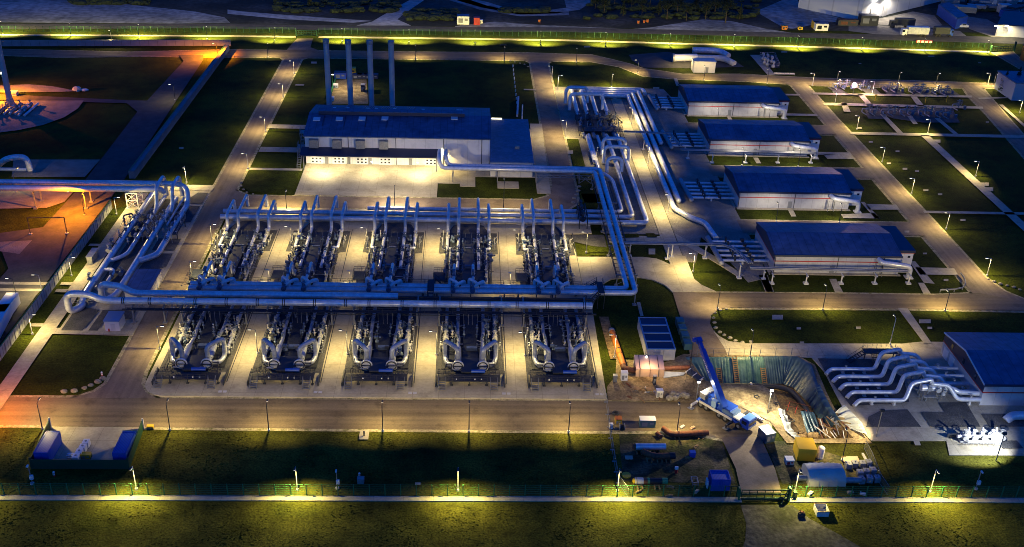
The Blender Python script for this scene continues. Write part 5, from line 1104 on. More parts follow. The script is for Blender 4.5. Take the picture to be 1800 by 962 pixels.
# left edge hoop pipe
pipeline('tall hooped pipe behind the left overhead pipes at the left edge', [P(-12, 298, 1), P(12, 278, 6), P(46, 275, 6), P(54, 300, 2)], .8, 'overhead pipes', bend=3)
p = m1(20, -8)
pipeline('low pipe with flanges on the forecourt behind the left overhead pipes', [(-136, 270.2, 1.2), (-121.8, 270.2, 1.2)], .5, 'overhead pipes')
# ------------------------------------------------------------------ street lamps
LAMPMESH = {}
def street_lamp(loc, h, ang, label, group, key='road', lens='lamp_white', arm=0.9, matp='steel', pole_r=0.075):
    """pole on a concrete foot with a short arm that reaches out in direction ang (radians)"""
    t = thing('street_lamp', label, 'street lamp', (loc[0], loc[1], loc[2] if len(loc) > 2 else 0.0), group)
    t.rotation_euler.z = ang
    k = (round(h, 1), arm, matp, lens, pole_r)
    if k not in LAMPMESH:
        L = []
        for nm, mb, mt in (('foot', MB().cyl((0, 0, -0.1), (0, 0, 0.38), 0.24, 8), M_['offwhite']),
                           ('pole', MB().cyl((0, 0, 0.3), (0, 0, h), pole_r * 1.35, 8, r2=pole_r * .8).cyl((0, 0, h - .05), (arm, 0, h + 0.12), pole_r * .7, 6), M_[matp]),
                           ('lamp_head', MB().box((arm + 0.28, 0, h + 0.17), (0.72, 0.30, 0.12)), M_['dark_steel']),
                           ('lens', MB().box((arm + 0.28, 0, h + 0.075), (0.62, 0.26, 0.06)), M_[lens])):
            o = mb.build(nm, mt); L.append((nm, o.data)); bpy.data.objects.remove(o)
        LAMPMESH[k] = L
    hd = None
    for nm, me in LAMPMESH[k]:
        o = bpy.data.objects.new(nm, me); COL.objects.link(o)
        o.parent = hd if nm == 'lens' else t
        if nm == 'lamp_head': hd = o
    lo = bpy.data.objects.new('lamp_light', LD[key]); COL.objects.link(lo); lo.parent = t; lo.location = (arm + 0.28, 0, h - 0.02); lo.rotation_euler = (0, -TILT.get(key, .2), 0)
    return t
light_data('road', 1700, WARM, 165, 1.0, wide=1.8); light_data('fence', 5000, (1.0, 0.82, 0.22), 158, 1.0, wide=.5); light_data('pad', 3500, (1.0, .85, .42), 155, wide=1.7); light_data('road2', 1700, WARM, 165, 1.0, wide=1.7); light_data('front2', 1100, (1.0, .84, .58), 160); light_data('front', 5200, (1.0, .80, .50), 160); light_data('orange3', 15000, ORANGE, 165); light_data('orange2', 3600, ORANGE, 160); light_data('far', 8500, (1.0, 0.80, 0.20), 150, .6, wide=1.7)
light_data('path', 2700, WARM); light_data('orange', 24000, ORANGE, 160); light_data('dim', 500, WARM)
TILT = {'orange3': .15, 'road2': .06, 'road': .52, 'fence': .66, 'front': .5, 'front2': .3, 'pad': .05, 'far': .45, 'path': .15, 'orange': .2}
U, D_, RGT, LFT = math.pi / 2, -math.pi / 2, 0.0, math.pi
def q(x, y): v = P(x, y); return (v.x, v.y)
# near road
for i, x in enumerate((-75.7, -53.1, -35.4, -14.8, 0.9, 19.2, 39.3)):
    street_lamp((x, 153.4, 0), 5.7, U, f'dark street lamp on the grass verge of the near road, {ORD[i]} from the left end', 'lamps along the near road', 'road2' if i < 2 else 'road', matp='dark_steel')
# near fence, inside the mesh, throwing light outwards
for i, x in enumerate((-81.5, -54.4, -27.8, -0.9, 26.2, 56.8, 80.4)):
    street_lamp((x, 136.9, 0), 5.0, D_, f'pale pole lamp just inside the near green mesh fence, {ORD[i]} from the left', 'lamps inside the near fence', 'fence', arm=0.5, matp='offwhite')
# far fence
fx = [-183 + 26.5 * i for i in range(16)]
for i, x in enumerate(fx):
    y = 409.0 + 4.6 * max(0, (x + 60) / 100) ** .5 if x > -60 else 409.0
    y = min(y, 414.6)
    street_lamp((x, y - .6, 0), 5.0, U, f'small pole lamp on the far perimeter fence, {ORD[i]} from the left', 'lamps along the far fence', 'far', arm=0.5, matp='dark_steel')
# left internal road
for i, p in enumerate(((436, 297), (467, 231.5), (498, 171.5), (517, 130))):
    street_lamp(q(*p), 4.7, LFT, f'pale street lamp on the right edge of the left road, {ORD[i]} from the near end', 'lamps along the left road', 'road2', matp='offwhite')
street_lamp(q(504, 370), 5.0, U, 'dark street lamp in front of the paved apron corner, behind the second pipe module', 'lamps along the middle road', 'path', matp='dark_steel')
street_lamp(q(694, 368), 6.0, U, 'dark street lamp standing in front of the middle of the hall apron', 'lamps along the middle road', 'front', matp='dark_steel')
street_lamp(q(885, 370), 8.6, U, 'tall dark street lamp in front of the lawn below the overhead twin pipes', 'lamps along the middle road', 'path', matp='dark_steel')
street_lamp(q(328, 322), 5.0, D_, 'pale lamp beside the top bend of the left pipe manifold', 'lamps on the left side', 'path', matp='offwhite')
for i, p in enumerate(((57, 588), (126, 485), (205, 377))):
    street_lamp(q(*p), 4.7, RGT, f'pale lamp leaning over the path inside the left panel fence, {ORD[i]} from the near end', 'lamps inside the left fence', 'road', matp='offwhite')
# pad edge along the left road
for i, p in enumerate(((281, 614), (338, 497), (373, 430))):
    street_lamp(q(*p), 5.4, RGT, f'grey lamp on the left edge of the concrete pad, {ORD[i]} from the near end', 'lamps on the module pad', 'pad')
# between the modules
NEARG = ['first and second', 'second and third', 'third and fourth', 'fourth and fifth']
for k in range(4):
    street_lamp((XM[k] + 11.2, 178.8, 0.24), 5.6, LFT, f'grey lamp in the concrete alley between the {NEARG[k]} modules of the near row', 'lamps on the module pad', 'pad')
    street_lamp((XT[k] + 12.3, 226.6, 0.24), 5.6, LFT, f'grey lamp in the concrete alley between the {NEARG[k]} modules of the far row', 'lamps on the module pad', 'pad')
street_lamp(q(1080, 630), 5.6, LFT, 'pale leaning lamp beside the orange pipe right of the near row of modules', 'lamps on the module pad', 'pad', matp='offwhite')
street_lamp((29.5, 226, 0.24), 5.6, LFT, 'grey lamp on the pad right of the last module of the far row', 'lamps on the module pad', 'path')
# pipe yard and central path
for i, p in enumerate(((1173.5, 375.5), (1139, 288), (1110, 219))):
    street_lamp(q(*p), 5.6, LFT, f'pale lamp on the path left of the big twin pipes, {ORD[i]} from the near end', 'lamps along the central path', 'path', matp='offwhite', arm=0.6)
street_lamp((31.6, 352.5, 0), 5.6, RGT, 'pale lamp at the far left corner of the pipe yard', 'lamps along the central path', 'path', matp='offwhite')
street_lamp(q(1075, 153), 5.0, D_, 'dark lamp behind the horizontal pipes at the far end of the pipe yard', 'lamps along the central path', 'path', matp='dark_steel')
street_lamp(q(994, 243), 5.8, LFT, 'pale lamp on the green strip beside the right end of the middle road', 'lamps along the middle road', 'path', matp='offwhite')
street_lamp(q(970, 144), 5.8, LFT, 'pale lamp at the far end of the middle road, right edge', 'lamps along the middle road', 'road', matp='offwhite')
street_lamp(q(1048, 285), 5.0, D_, 'short pale lamp on the grass beside the valve platform in the pipe yard', 'lamps along the middle road', 'dim', matp='offwhite')
street_lamp(q(1218, 478), 4.9, LFT, 'pale lamp on the grass corner beside the curved concrete drive', 'lamps by the curved drive', 'pad', matp='offwhite')
street_lamp(q(1261, 543.5), 5.5, U, 'dark lamp at the rounded left end of the long lawn, beside the right middle road', 'lamps along the right middle road', 'road', matp='dark_steel')
street_lamp(q(1446, 545), 5.7, U, 'dark lamp on the far edge of the long lawn, middle of the right middle road', 'lamps along the right middle road', 'road', matp='dark_steel')
street_lamp(q(1661, 547), 4.6, U, 'dark lamp near the right end of the right middle road', 'lamps along the right middle road', 'road', matp='dark_steel')
street_lamp(q(1318, 628), 5.8, U, 'dark twin-headed lamp above the green tarpaulin at the edge of the pit', 'lamps along the south path', 'pad', matp='dark_steel')
street_lamp(q(1564, 606), 6.5, U, 'pale lamp on the path above the zigzag cooler pipes', 'lamps along the south path', 'road', matp='offwhite')
street_lamp(q(1480, 810), 6.0, U, 'dark lamp between the heap of white plastic sheet and the near lawn', 'lamps along the south path', 'road', matp='dark_steel')
# right road
rr = [(1734.5, 485), (1663, 403), (1602, 341), (1550.6, 285), (1506, 228), (1467, 185), (1428, 151)]
for i, p in enumerate(rr):
    street_lamp(q(*p), 4.7, LFT, f'pale lamp on the right edge of the long right road, {ORD[i]} from the near end', 'lamps along the right road', 'road2', matp='offwhite')
for i, p in enumerate(((1714.6, 310.5), (1630.5, 235), (1533, 166))):
    street_lamp(q(*p), 4.8, LFT, f'pale lamp beside the footpath across the right lawns, {ORD[i]} from the near end', 'lamps on the right lawns', 'road', matp='offwhite')
street_lamp(q(1792, 199), 4.6, LFT, 'pale lamp at the blue-grey building on the right edge', 'lamps on the right lawns', 'path', matp='offwhite')
street_lamp(q(1736, 150), 4.6, LFT, 'pale lamp at the far right road junction', 'lamps on the right lawns', 'road', matp='offwhite')
for i, x in enumerate((1472, 1580, 1647, 1748)):
    p = P(x, 149.5 + (x - 1472) * .017); street_lamp((p.x, p.y + 1.2, 0), 5.0, D_, f'dark lamp on the far verge of the top right road, {ORD[i]} from the left', 'lamps along the top road', 'road', matp='dark_steel')
for i, x in enumerate((187, 472, 731, 886.5, 1012.7)):
    p = P(x, {187: 84, 472: 99.5, 731: 102.5, 886.5: 105.5, 1012.7: 108.5}[x]); street_lamp((p.x, p.y - (1.0 if x != 187 else -7), 0), 5.0, U if x != 187 else D_, f'dark lamp on the near verge of the top road, {ORD[i]} from the left', 'lamps along the top road', 'road', matp='dark_steel')
street_lamp(q(1121, 129), 5.0, LFT, 'dark lamp on the bend of the top road left of the pipe launcher', 'lamps along the top road', 'road', matp='dark_steel')
street_lamp(q(1237, 141.5), 5.0, U, 'dark lamp on the near verge of the road in front of the pipe launcher', 'lamps along the top road', 'road', matp='dark_steel')
street_lamp(q(1348, 147.5), 5.0, U, 'dark lamp on the road verge above the farthest cooler hall', 'lamps along the top road', 'road', matp='dark_steel')
for i, yb in enumerate((254.5, 293.8, 329.6)):
    for j, x in enumerate((82, 99)):
        street_lamp((x, yb - 8.6, 0), 5.0, U, f'dark lamp on the access road in front of the {("second nearest", "third nearest", "farthest")[i]} striped hall, {("left", "right")[j]} one', 'lamps on the access roads', 'front2', matp='dark_steel')
# orange sodium lamps on the left
street_lamp(q(149, 379.5), 6.6, LFT, 'sodium lamp in front of the overhead pipe on the left, glowing orange', 'sodium lamps on the left', 'orange3', 'lamp_orange', matp='dark_steel', arm=2.8)
street_lamp(q(383, 100), 5.0, LFT, 'sodium lamp at the far end of the long wall, lighting the road orange', 'sodium lamps on the left', 'orange', 'lamp_orange', matp='dark_steel')
street_lamp(q(29, 338.5), 5.5, U, 'dark pole lamp with long arm on the rounded lawn at the left edge', 'sodium lamps on the left', 'dim', 'lamp_orange', matp='steel', arm=3.0)
street_lamp((-86, 155.5, 0), 5.5, U, 'sodium lamp beside the path at the near left corner, mostly out of view', 'sodium lamps on the left', 'orange2', 'lamp_orange', matp='dark_steel')
street_lamp(q(-14, 172), 6.0, RGT, 'sodium lamp behind the leaning flare mast at the left edge', 'sodium lamps on the left', 'orange', 'lamp_orange', matp='dark_steel')
street_lamp(q(308, 177), 5.5, LFT, 'dark lamp between the far left road and the long wall', 'sodium lamps on the left', 'dim', matp='dark_steel')
street_lamp((-93.6, 203, 0), 4.6, LFT, 'pale lamp outside the left panel fence lighting the grass', 'sodium lamps on the left', 'road', matp='offwhite')
street_lamp(q(31, 530), 5.6, LFT, 'dark lamp beside the white lorry trailers at the left edge', 'sodium lamps on the left', 'dim', matp='dark_steel')

# ------------------------------------------------------------------ fences
f = thing('mesh_fence', 'green wire mesh fence along the near edge of the site, left of the gate', 'fence', (-80, 136, 0))
MBp = MB().sheet([], 0) if False else None
def fence_run(f, pts, h, step, pm, mm, wires=6, pr=0.08, maxposts=100):
    acc = []
    for a, b in zip(pts, pts[1:]):
        a, b = Vector((*a, 0)), Vector((*b, 0)); n = max(1, round((b - a).length / step))
        acc += [a.lerp(b, i / n) for i in range(n)]
    acc.append(Vector((*pts[-1], 0)))
    acc.sort(key=lambda p: p.length)
    me = None; rest = MB()
    for i, p in enumerate(acc):
        if i < maxposts:
            if me is None:
                o = MB().box((p.x, p.y, h / 2), (pr * 2, pr * 2, h)).build('post', pm, f); o.data.transform(Matrix.Translation(-(p - f.location))); me = o.data; o.location = p - f.location
            else:
                o = bpy.data.objects.new('post', me); COL.objects.link(o); o.parent = f; o.location = p - f.location
        else: rest.box((p.x, p.y, h / 2), (pr * 2, pr * 2, h))
    if rest.v: rest.build('distant_posts', pm, f)['kind'] = 'stuff'
    w = MB(); mb = MB()
    for a, b in zip(pts, pts[1:]):
        a, b = Vector((*a, 0)), Vector((*b, 0)); d = (b - a).normalized(); nrm = Vector((-d.y, d.x, 0)) * 0.01
        for k in range(wires): w.bar(a + Vector((0, 0, 0.15 + k * (h - .2) / (wires - 1))), b + Vector((0, 0, .15 + k * (h - .2) / (wires - 1))), 0.028)
        mb.poly3([a + nrm + Vector((0, 0, .1)), b + nrm + Vector((0, 0, .1)), b + nrm + Vector((0, 0, h)), a + nrm + Vector((0, 0, h))])
    w.build('wires', pm, f); mb.build('mesh_panel', mm, f)
fence_run(f, [(-190, 135.6), (44.2, 135.6)], 2.4, 2.6, M_['green'], M_['mesh'])
f2 = thing('mesh_fence', 'green wire mesh fence along the near edge of the site, right of the gate', 'fence', (80, 136, 0))
fence_run(f2, [(55.6, 135.6), (150, 135.6)], 2.4, 2.6, M_['green'], M_['mesh'])
f3 = thing('mesh_fence', 'long green wire mesh fence on the far side of the site beside the outer road', 'fence', (0, 420, 0))
fq = [P(-80, 56), P(405, 57.5), P(520, 59)]
fence_run(f3, [(p.x, p.y) for p in fq], 2.4, 2.6, M_['dark_green'], M_['far_mesh'], maxposts=40, pr=.07, wires=2)
f4 = thing('mesh_fence', 'green wire mesh fence on the far side of the site, right of the far gate', 'fence', (0, 421, 0))
fq = [P(560, 59.5), P(800, 62.5), P(1000, 65.5), P(1200, 71.5), P(1400, 76.5), P(1740, 86)]
fence_run(f4, [(p.x, p.y) for p in fq], 2.4, 2.6, M_['dark_green'], M_['far_mesh'], maxposts=95, pr=.07, wires=2)
# long panel fence / wall on the left
w = thing('panel_fence', 'pale grey panel fence with a green cap running beside the left path', 'fence', (-92, 200, 0))
mb = MB(); mc = MB()
mb.box((-92, 203, 1.25), (0.12, 90, 2.5)); mc.box((-92, 203, 2.56), (0.2, 90, 0.12))
mb.build('panel', wave_overlay(M_['fence_wall'], 0.4, 1, 0.35, width=0.06), w); mc.build('cap', M_['green'], w)
for k in range(36): MB().box((-91.88, 158.6 + k * 2.5, 1.2), (0.12, 0.12, 2.4)).build('post', M_['steel'], w)
w = thing('low_wall', 'long straight grey-blue wall running away between two dark lawns on the left', 'wall', (-92.5, 330, 0))
MB().box((-92.6, 331, 1.1), (1.6, 126, 2.2)).build('wall_body', mat('wall_render', (0.12, 0.15, 0.18), 0.8, c2=(0.17, 0.20, 0.22), scale=0.4, fine=(2, .15)), w)
MB().box((-93.2, 331, 2.28), (0.25, 126, 0.12)).build('cap', M_['green'], w)
a, b = P(-60, 81.5), P(406, 80.5)
w = thing('low_wall', 'long grey-blue wall along the top left road, catching orange light at its right end', 'wall', (b.x, b.y, 0))
MB().bar((a.x, a.y, 1.1), (b.x, b.y, 1.1), .3, 2.2).build('wall_body', wave_overlay(mat('wall_panel', (0.17, 0.19, 0.22), 0.7, c2=(0.22, 0.24, 0.27), scale=.4), .3, 0, .6, width=.05), w); MB().bar((a.x, a.y, 2.26), (b.x, b.y, 2.26), .4, .12).build('cap', M_['steel'], w)
# sliding gate
g_ = thing('sliding_gate', 'dark green sliding gate with vertical bars across the gate road', 'gate', (51, 134.8, 0))
mb = MB()
for zz in (0.35, 1.25, 2.15): mb.bar((46.9, 134.8, zz), (54.9, 134.8, zz), 0.14, 0.16)
for k in range(7): mb.bar((46.9 + 8 * k / 6, 134.8, 0.3), (46.9 + 8 * k / 6, 134.8, 2.2), 0.10)
mb.box((51, 134.8, 0.3), (8.2, 0.25, 0.35)); mb.build('gate_leaf', M_['dark_green'], g_)
MB().poly3([(46.9, 134.82, 0.4), (54.9, 134.82, 0.4), (54.9, 134.82, 2.15), (46.9, 134.82, 2.15)]).build('mesh_panel', M_['mesh'], g_)
for x in (46.5, 55.1):
    MB().box((x, 134.6, 1.25), (0.3, 0.3, 2.5)).box((x, 135.6, 1.25), (0.3, 0.3, 2.5)).box((x, 135.1, 2.4), (0.3, 1.2, 0.2)).build('gate_post', M_['green'], g_)
MB().bar((53.5, 133.4, 0.4), (54.6, 134.8, 1.6), .12).bar((53.5, 133.4, 0.1), (53.5, 133.4, 0.5), .2).box((56.2, 135.2, .8), (.6, .6, 1.4)).build('gate_drive', M_['dark_green'], g_)
MB().rail([(44.2, 135.6, 0), (46.3, 135.6, 0)], 2.3, 1.0, .1).build('side_panel', M_['dark_green'], g_)
g_ = thing('sliding_gate', 'dark gate in the far fence at the end of the left road', 'gate', (*q(540, 62), 0))
a, b = P(521, 63.5), P(557, 63.5)
mb = MB()
for zz in (0.4, 1.3, 2.2): mb.bar((a.x, a.y, zz), (b.x, b.y, zz), .2)
for k in range(9): c_ = a.lerp(b, k / 8); mb.bar((c_.x, c_.y, .3), (c_.x, c_.y, 2.3), .12)
mb.build('gate_leaf', M_['dark_green'], g_)
MB().box((a.x, a.y, 1.3), (.4, .4, 2.6)).build('gate_post', M_['dark_green'], g_); MB().box((b.x, b.y, 1.3), (.4, .4, 2.6)).build('gate_post', M_['dark_green'], g_)
# ------------------------------------------------------------------ construction site
def tarp(label, top, bot, m, zt=.3, zb=PIT_Z + .1, n=26, rows=8, amp=.14, freq=9, lap=.5, name='tarpaulin', seed=0, sag=.0):
    """folded sheet hanging from a top line to a bottom line"""
    rnd = random.Random(seed)
    tp, bt = [Vector((*p[:2], 0)) for p in top], [Vector((*p[:2], 0)) for p in bot]
    def along(pl, t):
        k = t * (len(pl) - 1); i = min(int(k), len(pl) - 2); return pl[i].lerp(pl[i + 1], k - i)
    ph = [rnd.uniform(0, 6.3) for _ in range(4)]
    vs = []
    for j in range(rows + 1):
        v = j / rows
        for i in range(n + 1):
            u = i / n; a, b = along(tp, u), along(bt, u); d = (a - b); d = d.normalized() if d.length > .01 else Vector((0, 1, 0))
            if v < .12: p = a + d * lap * (1 - v / .12); z = zt
            else:
                w = (v - .12) / .88; p = a.lerp(b, w); z = zt + (zb - zt) * w - sag * math.sin(math.pi * w)
            f = amp * min(1, .25 + v) * (math.sin(u * freq * 6.283 + ph[0] + v * 1.5) + .6 * math.sin(u * freq * 11.3 + ph[1] - v * 2.2) + .4 * math.sin(u * 5 + v * 9 + ph[2]))
            vs.append(p + Vector((0, 0, z)) - d * (.14 + f * .5) + Vector((0, 0, .14 + f * .7)))
    mb = MB(); W = n + 1
    mb._add(vs, [(j * W + i, j * W + i + 1, (j + 1) * W + i + 1, (j + 1) * W + i) for j in range(rows) for i in range(n)], True)
    o = mb.build(name, m); return tag(o, label, 'tarpaulin', 'tarpaulins on the pit slopes')
TT = [Vector((*p, 0)) for p in PIT_T]; BB = [Vector((*p, 0)) for p in PIT_B]
def far(x): t = (x - TT[0].x) / (TT[2].x - TT[0].x); return TT[0].lerp(TT[2], t)
def farb(x): t = (x - BB[0].x) / (BB[2].x - BB[0].x); return BB[0].lerp(BB[2], max(-.05, t))
for i, (xa, xb, m, lb) in enumerate(((45.6, 52.9, 'tarp', 'green tarpaulin on the pit slope behind the crane boom'), (52.8, 58.0, 'tarp', 'green tarpaulin on the pit slope between the two left ladders'),
        (57.9, 61.8, 'tarp', 'smaller pale green tarpaulin on the pit slope just right of the long ladder'), (61.7, 65.3, 'blue_tarp', 'dark grey-blue tarpaulin on the pit slope left of the right ladder'))):
    tarp(lb, [far(xa), far(xb)], [farb(xa), farb(xb)], M_[m], seed=i, freq=7 + i % 3)
tarp('big blue-grey tarpaulin fanned round the far corner of the pit', [far(65.2), TT[2], TT[3], TT[3].lerp(TT[4], .85)], [farb(65.2), BB[2], BB[3], BB[3].lerp(BB[4], .85)], M_['blue_tarp'], n=44, freq=12, seed=9, amp=.12)
tarp('crumpled blue-grey tarpaulin on the right slope of the pit beside the zigzag pipes', [TT[3].lerp(TT[4], .8), TT[4], TT[5], TT[5].lerp(TT[6], .45)], [BB[3].lerp(BB[4], .8), BB[4], BB[5], BB[5].lerp(BB[6], .5)], M_['blue_tarp'], n=44, freq=7, seed=12, amp=.3, lap=1.0)
tarp('crumpled heap of white plastic sheet at the near right end of the pit', [TT[5].lerp(TT[6], .2) + Vector((2.6, 1.5, 0)), TT[5].lerp(TT[6], .6) + Vector((3.2, 0, 0)), TT[6] + Vector((2.2, .3, 0))], [BB[5].lerp(BB[6], .4) + Vector((.3, 0, 0)), BB[5].lerp(BB[6], .7), BB[6] + Vector((.5, 0, 0))], M_['film'], zt=.9, zb=-.8, n=30, freq=5, seed=14, amp=.5, name='plastic_sheet')
tarp('pale torn plastic edging along the left side of the pit mouth', [TT[9] + Vector((-.3, 0, 0)), TT[8] + Vector((-.3, 0, 0)), TT[7]], [TT[9].lerp(BB[9], .3), TT[8].lerp(BB[8], .3), TT[7].lerp(BB[7], .3)], M_['film'], zt=.35, zb=-.6, n=30, freq=6, seed=15, amp=.2, name='plastic_sheet')
tarp('dark tarpaulin hanging over an orange-lit soil heap in the near end of the pit', [(64.6, 160.5), (67.2, 160.2)], [(65.2, 155.2), (67.6, 155.5)], M_['blue_tarp'], zt=-.4, zb=-2.6, n=18, freq=4, seed=17, amp=.4)
for i, (pxl, lab) in enumerate(((1263, 'short timber ladder on the pit slope behind the crane boom'), (1293, 'long orange timber ladder down the middle of the pit slope'), (1341, 'short timber ladder on the right of the pit slope'))):
    x = P(pxl, 640).x; a, b = far(x), farb(x)
    if i != 1: a = a.lerp(b, .45)
    za = .5 if i == 1 else -1.1
    t = thing('ladder', lab, 'ladder', (a.x, a.y, 0), 'ladders in the pit')
    lo, hi = Vector((b.x, b.y - .3, PIT_Z + .35)), Vector((a.x, a.y, za + .4))
    mb = MB()
    for e in (-.45, .45): mb.bar(lo + Vector((e, 0, 0)), hi + Vector((e, 0, 0)), .16)
    for k in range(14 if i == 1 else 8): c = lo.lerp(hi, (k + .5) / (14 if i == 1 else 8)); mb.bar(c - Vector((.45, 0, 0)), c + Vector((.45, 0, 0)), .14, .1)
    mb.build('ladder_frame', M_['wood'], t)
pipeline('bare steel pipe lying along the bottom of the pit', [(50.5, 172.2, -2.2), (57.8, 172.2, -2.2), (62.8, 172.2, -2.2), (65.8, 170.6, -2.2), (67.0, 165, -2.2), (67.4, 158, -2.2)], .5, 'pipes on the construction site', m='dark_steel', bend=1.6)
t = thing('pipe_clamp', 'pale ring clamp on the pipe in the pit', 'clamp', (58, 172.2, -2.2)); MB().cyl((57.7, 172.2, -2.2), (58.1, 172.2, -2.2), .72, 16).build('ring', M_['offwhite'], t)
t = thing('debris_pile', 'jumble of timber props and steel rods at the near end of the pit', 'debris', (69, 154, 0))
random.seed(21)
for k in range(26):
    c = Vector((random.uniform(66.5, 71.8), random.uniform(152.5, 158), random.uniform(-1.8, .6))); a = random.uniform(-.5, .5) + 1.9; L = random.uniform(1.5, 4)
    d = Vector((math.cos(a), math.sin(a), random.uniform(-.2, .35))) * L / 2
    MB().bar(c - d, c + d, .13).build('prop', M_[random.choice(('wood', 'rust', 'steel', 'offwhite'))], t)
t = thing('warning_bars', 'red and white warning bars standing in the pit corner', 'barrier', (65, 164, -1))
for x in (63.4, 64.6, 66): MB().bar((x, 165 - (x - 63), -2.8), (x + .2, 165 - (x - 63), -.8), .09).build('bar', mat('warning_red', (.6, .08, .05)) if x < 64 else bpy.data.materials['warning_red'], t)
MB().bar((62.8, 166, -1.2), (67.5, 163.5, -1.0), .1).bar((62.8, 165.5, -2), (67.5, 163.0, -1.8), .1).build('strut', M_['rust'], t)
for i, (xa, ya, s) in enumerate(((66, 155.3, 1.5), (63.8, 155.6, 1.3), (69.4, 156.5, 1.4))):
    o = MB().ball((xa, ya, -2.6), s, 14, 8, (1.1, .9, .9), .08).build('soil_heap', G['soil']); tag(o, ('ochre soil heap in the near middle of the pit', 'ochre soil heap at the near left end of the pit', 'ochre soil heap among the debris at the near right end')[i], 'soil heap')
# site fence posts along the far edge of the pit
t = thing('site_fence', 'thin wire site fence on the path edge above the pit', 'fence', (60, 180, 0))
px = [P(x, 628) for x in (1225, 1253, 1280, 1307, 1335, 1362, 1390, 1418)]
for p in px: MB().bar((p.x, p.y, 0), (p.x, p.y, 2.2), .09).build('post', M_['steel'], t)
w = MB()
for a, b in zip(px, px[1:]):
    for z in (.3, 1.2, 2.1): w.bar((a.x, a.y, z), (b.x, b.y, z), .03)
w.build('wires', M_['steel'], t)
# floodlight of the site
def flood(loc, tgt, e, label, key, lens='lamp_cold', h=None, color=(1, .86, .55), ang=100):
    t = thing('floodlight', label, 'floodlight', (loc[0], loc[1], 0)); z = loc[2]
    MB().cyl((loc[0], loc[1], 0), (loc[0], loc[1], z), .09, 8).build('pole', M_['steel'], t)
    hd_ = MB().box((loc[0], loc[1], z + .15), (.7, .4, .45)).build('lamp_head', M_['dark_steel'], t)
    MB().box((loc[0], loc[1] + (.22 if tgt[1] > loc[1] else -.22), z + .12), (.6, .04, .35)).build('lens', M_[lens], hd_)
    l = bpy.data.objects.new('lamp_light', light_data(key, e, color, ang, .4)); COL.objects.link(l)
    d = (Vector(tgt) - Vector(loc)).normalized(); l.rotation_euler = d.to_track_quat('-Z', 'Y').to_euler(); l.location = Vector(loc) + d * .5
    return t
p = b4(433, 280); flood((p.x, p.y, 5.4), (p.x - 1.0, p.y - 1.6, 0), 4200, 'pale pole floodlight on the dirt above the pit mouth', 'site1', ang=156)
p = b4(990, 400); flood((p.x, p.y, 6.0), (67, 156, -1.5), 2600, 'floodlight pole by the near right end of the pit', 'site2', color=(1, .80, .42), ang=110)
p = b4(1605, 520); flood((p.x, p.y, 6.0), (p.x - 2, p.y + 4.5, 0), 3400, 'bright white floodlight pole beside the white pump skid', 'site3', color=(.92, .97, 1.0), ang=120)
p = P(1196, 700); flood((44.8, 163.5, 4.5), (52, 158, 0), 700, 'work floodlight beside the crane rear', 'site4', ang=130)

# --- mobile crane
A_, B_ = P(1224, 712), P(1312, 763)
fw = Vector((B_.x - A_.x, B_.y - A_.y, 0)).normalized(); sd = Vector((-fw.y, fw.x, 0))      # sd points away from the camera
base = Vector((A_.x, A_.y, 0)) + sd * 1.25
CR = thing('mobile_crane', 'blue five-axle mobile crane with raised telescopic boom and stretched outriggers', 'crane', (base.x, base.y, 0))
Mx = Matrix.Translation(base) @ Matrix((( fw.x, sd.x, 0, 0), (fw.y, sd.y, 0, 0), (0, 0, 1, 0), (0, 0, 0, 1)))
CL = (B_ - A_).length
def C(): return MB(Mx)
C().box((CL * .45, 0, 1.15), (CL * .92, 2.6, .5)).box((CL * .40, 0, 1.5), (CL * .72, 2.7, .22)).build('chassis', M_['blue_plain'], CR)
C().box((CL * .38, -1.42, 1.35), (CL * .66, .12, .5)).build('side_skirt', M_['offwhite'], CR)
for i, f in enumerate((.09, .2, .46, .58, .84)):
    for s in (-1, 1):
        wh = C().cyl((CL * f, s * 1.45, .72), (CL * f, s * .95, .72), .72, 18).build('wheel', M_['black'], CR)
        C().cyl((CL * f, s * 1.47, .72), (CL * f, s * 1.3, .72), .34, 10).build('rim', M_['steel'], wh)
cab = C().box((CL * .93, 0, 1.65), (1.9, 2.6, 1.5)).box((CL * .945, 0, 2.55), (1.7, 2.5, .5)).build('cab', M_['blue_plain'], CR)
C().box((CL * .93 + .97, 0, 2.05), (.06, 2.3, .75)).build('windscreen', M_['glass'], cab); C().box((CL * .93, -1.32, 2.05), (1.1, .05, .7)).build('side_window', M_['glass'], cab); C().box((CL * .93 + .98, 0, 1.15), (.08, 2.4, .4)).build('bumper', M_['offwhite'], cab)
C().box((CL * .94, 0, 2.85), (1.6, 2.3, .1)).build('cab_roof', mat('light_blue_paint', (.10, .26, .62), .35), cab)
for s in (-.8, .8): C().box((CL * .93 + 1.03, s, 1.15), (.05, .4, .22)).build('headlight', M_['white'], cab)
up = C().box((CL * .42, .1, 2.25), (5.2, 2.4, 1.1)).box((CL * .22, .5, 2.4), (2.2, 1.6, 1.2)).build('superstructure', M_['blue_plain'], CR)
C().box((CL * .60, 0, 2.05), (2.6, 2.3, .9)).build('engine_cover', mat('slate_blue_paint', (.10, .17, .30), .5), CR)
C().box((CL * .09, .3, 2.6), (1.3, 3.0, 1.2)).build('counterweight', M_['dull_pipe'], CR)
C().box((CL * .34, -1.1, 2.5), (1.1, .9, 1.4)).build('operator_cab', mat('pale_blue_paint', (.22,.34,.55), .4), CR)
C().bar((CL * .25, -.6, 2.9), (CL * .52, -.6, 2.9), .22).bar((CL * .25, -.95, 2.9), (CL * .52, -.95, 2.9), .12).build('walkway_rail', M_['offwhite'], CR)
C().box((CL * .76, 0, 1.75), (1.7, 2.2, .3)).build('deck_plate', M_['offwhite'], CR)
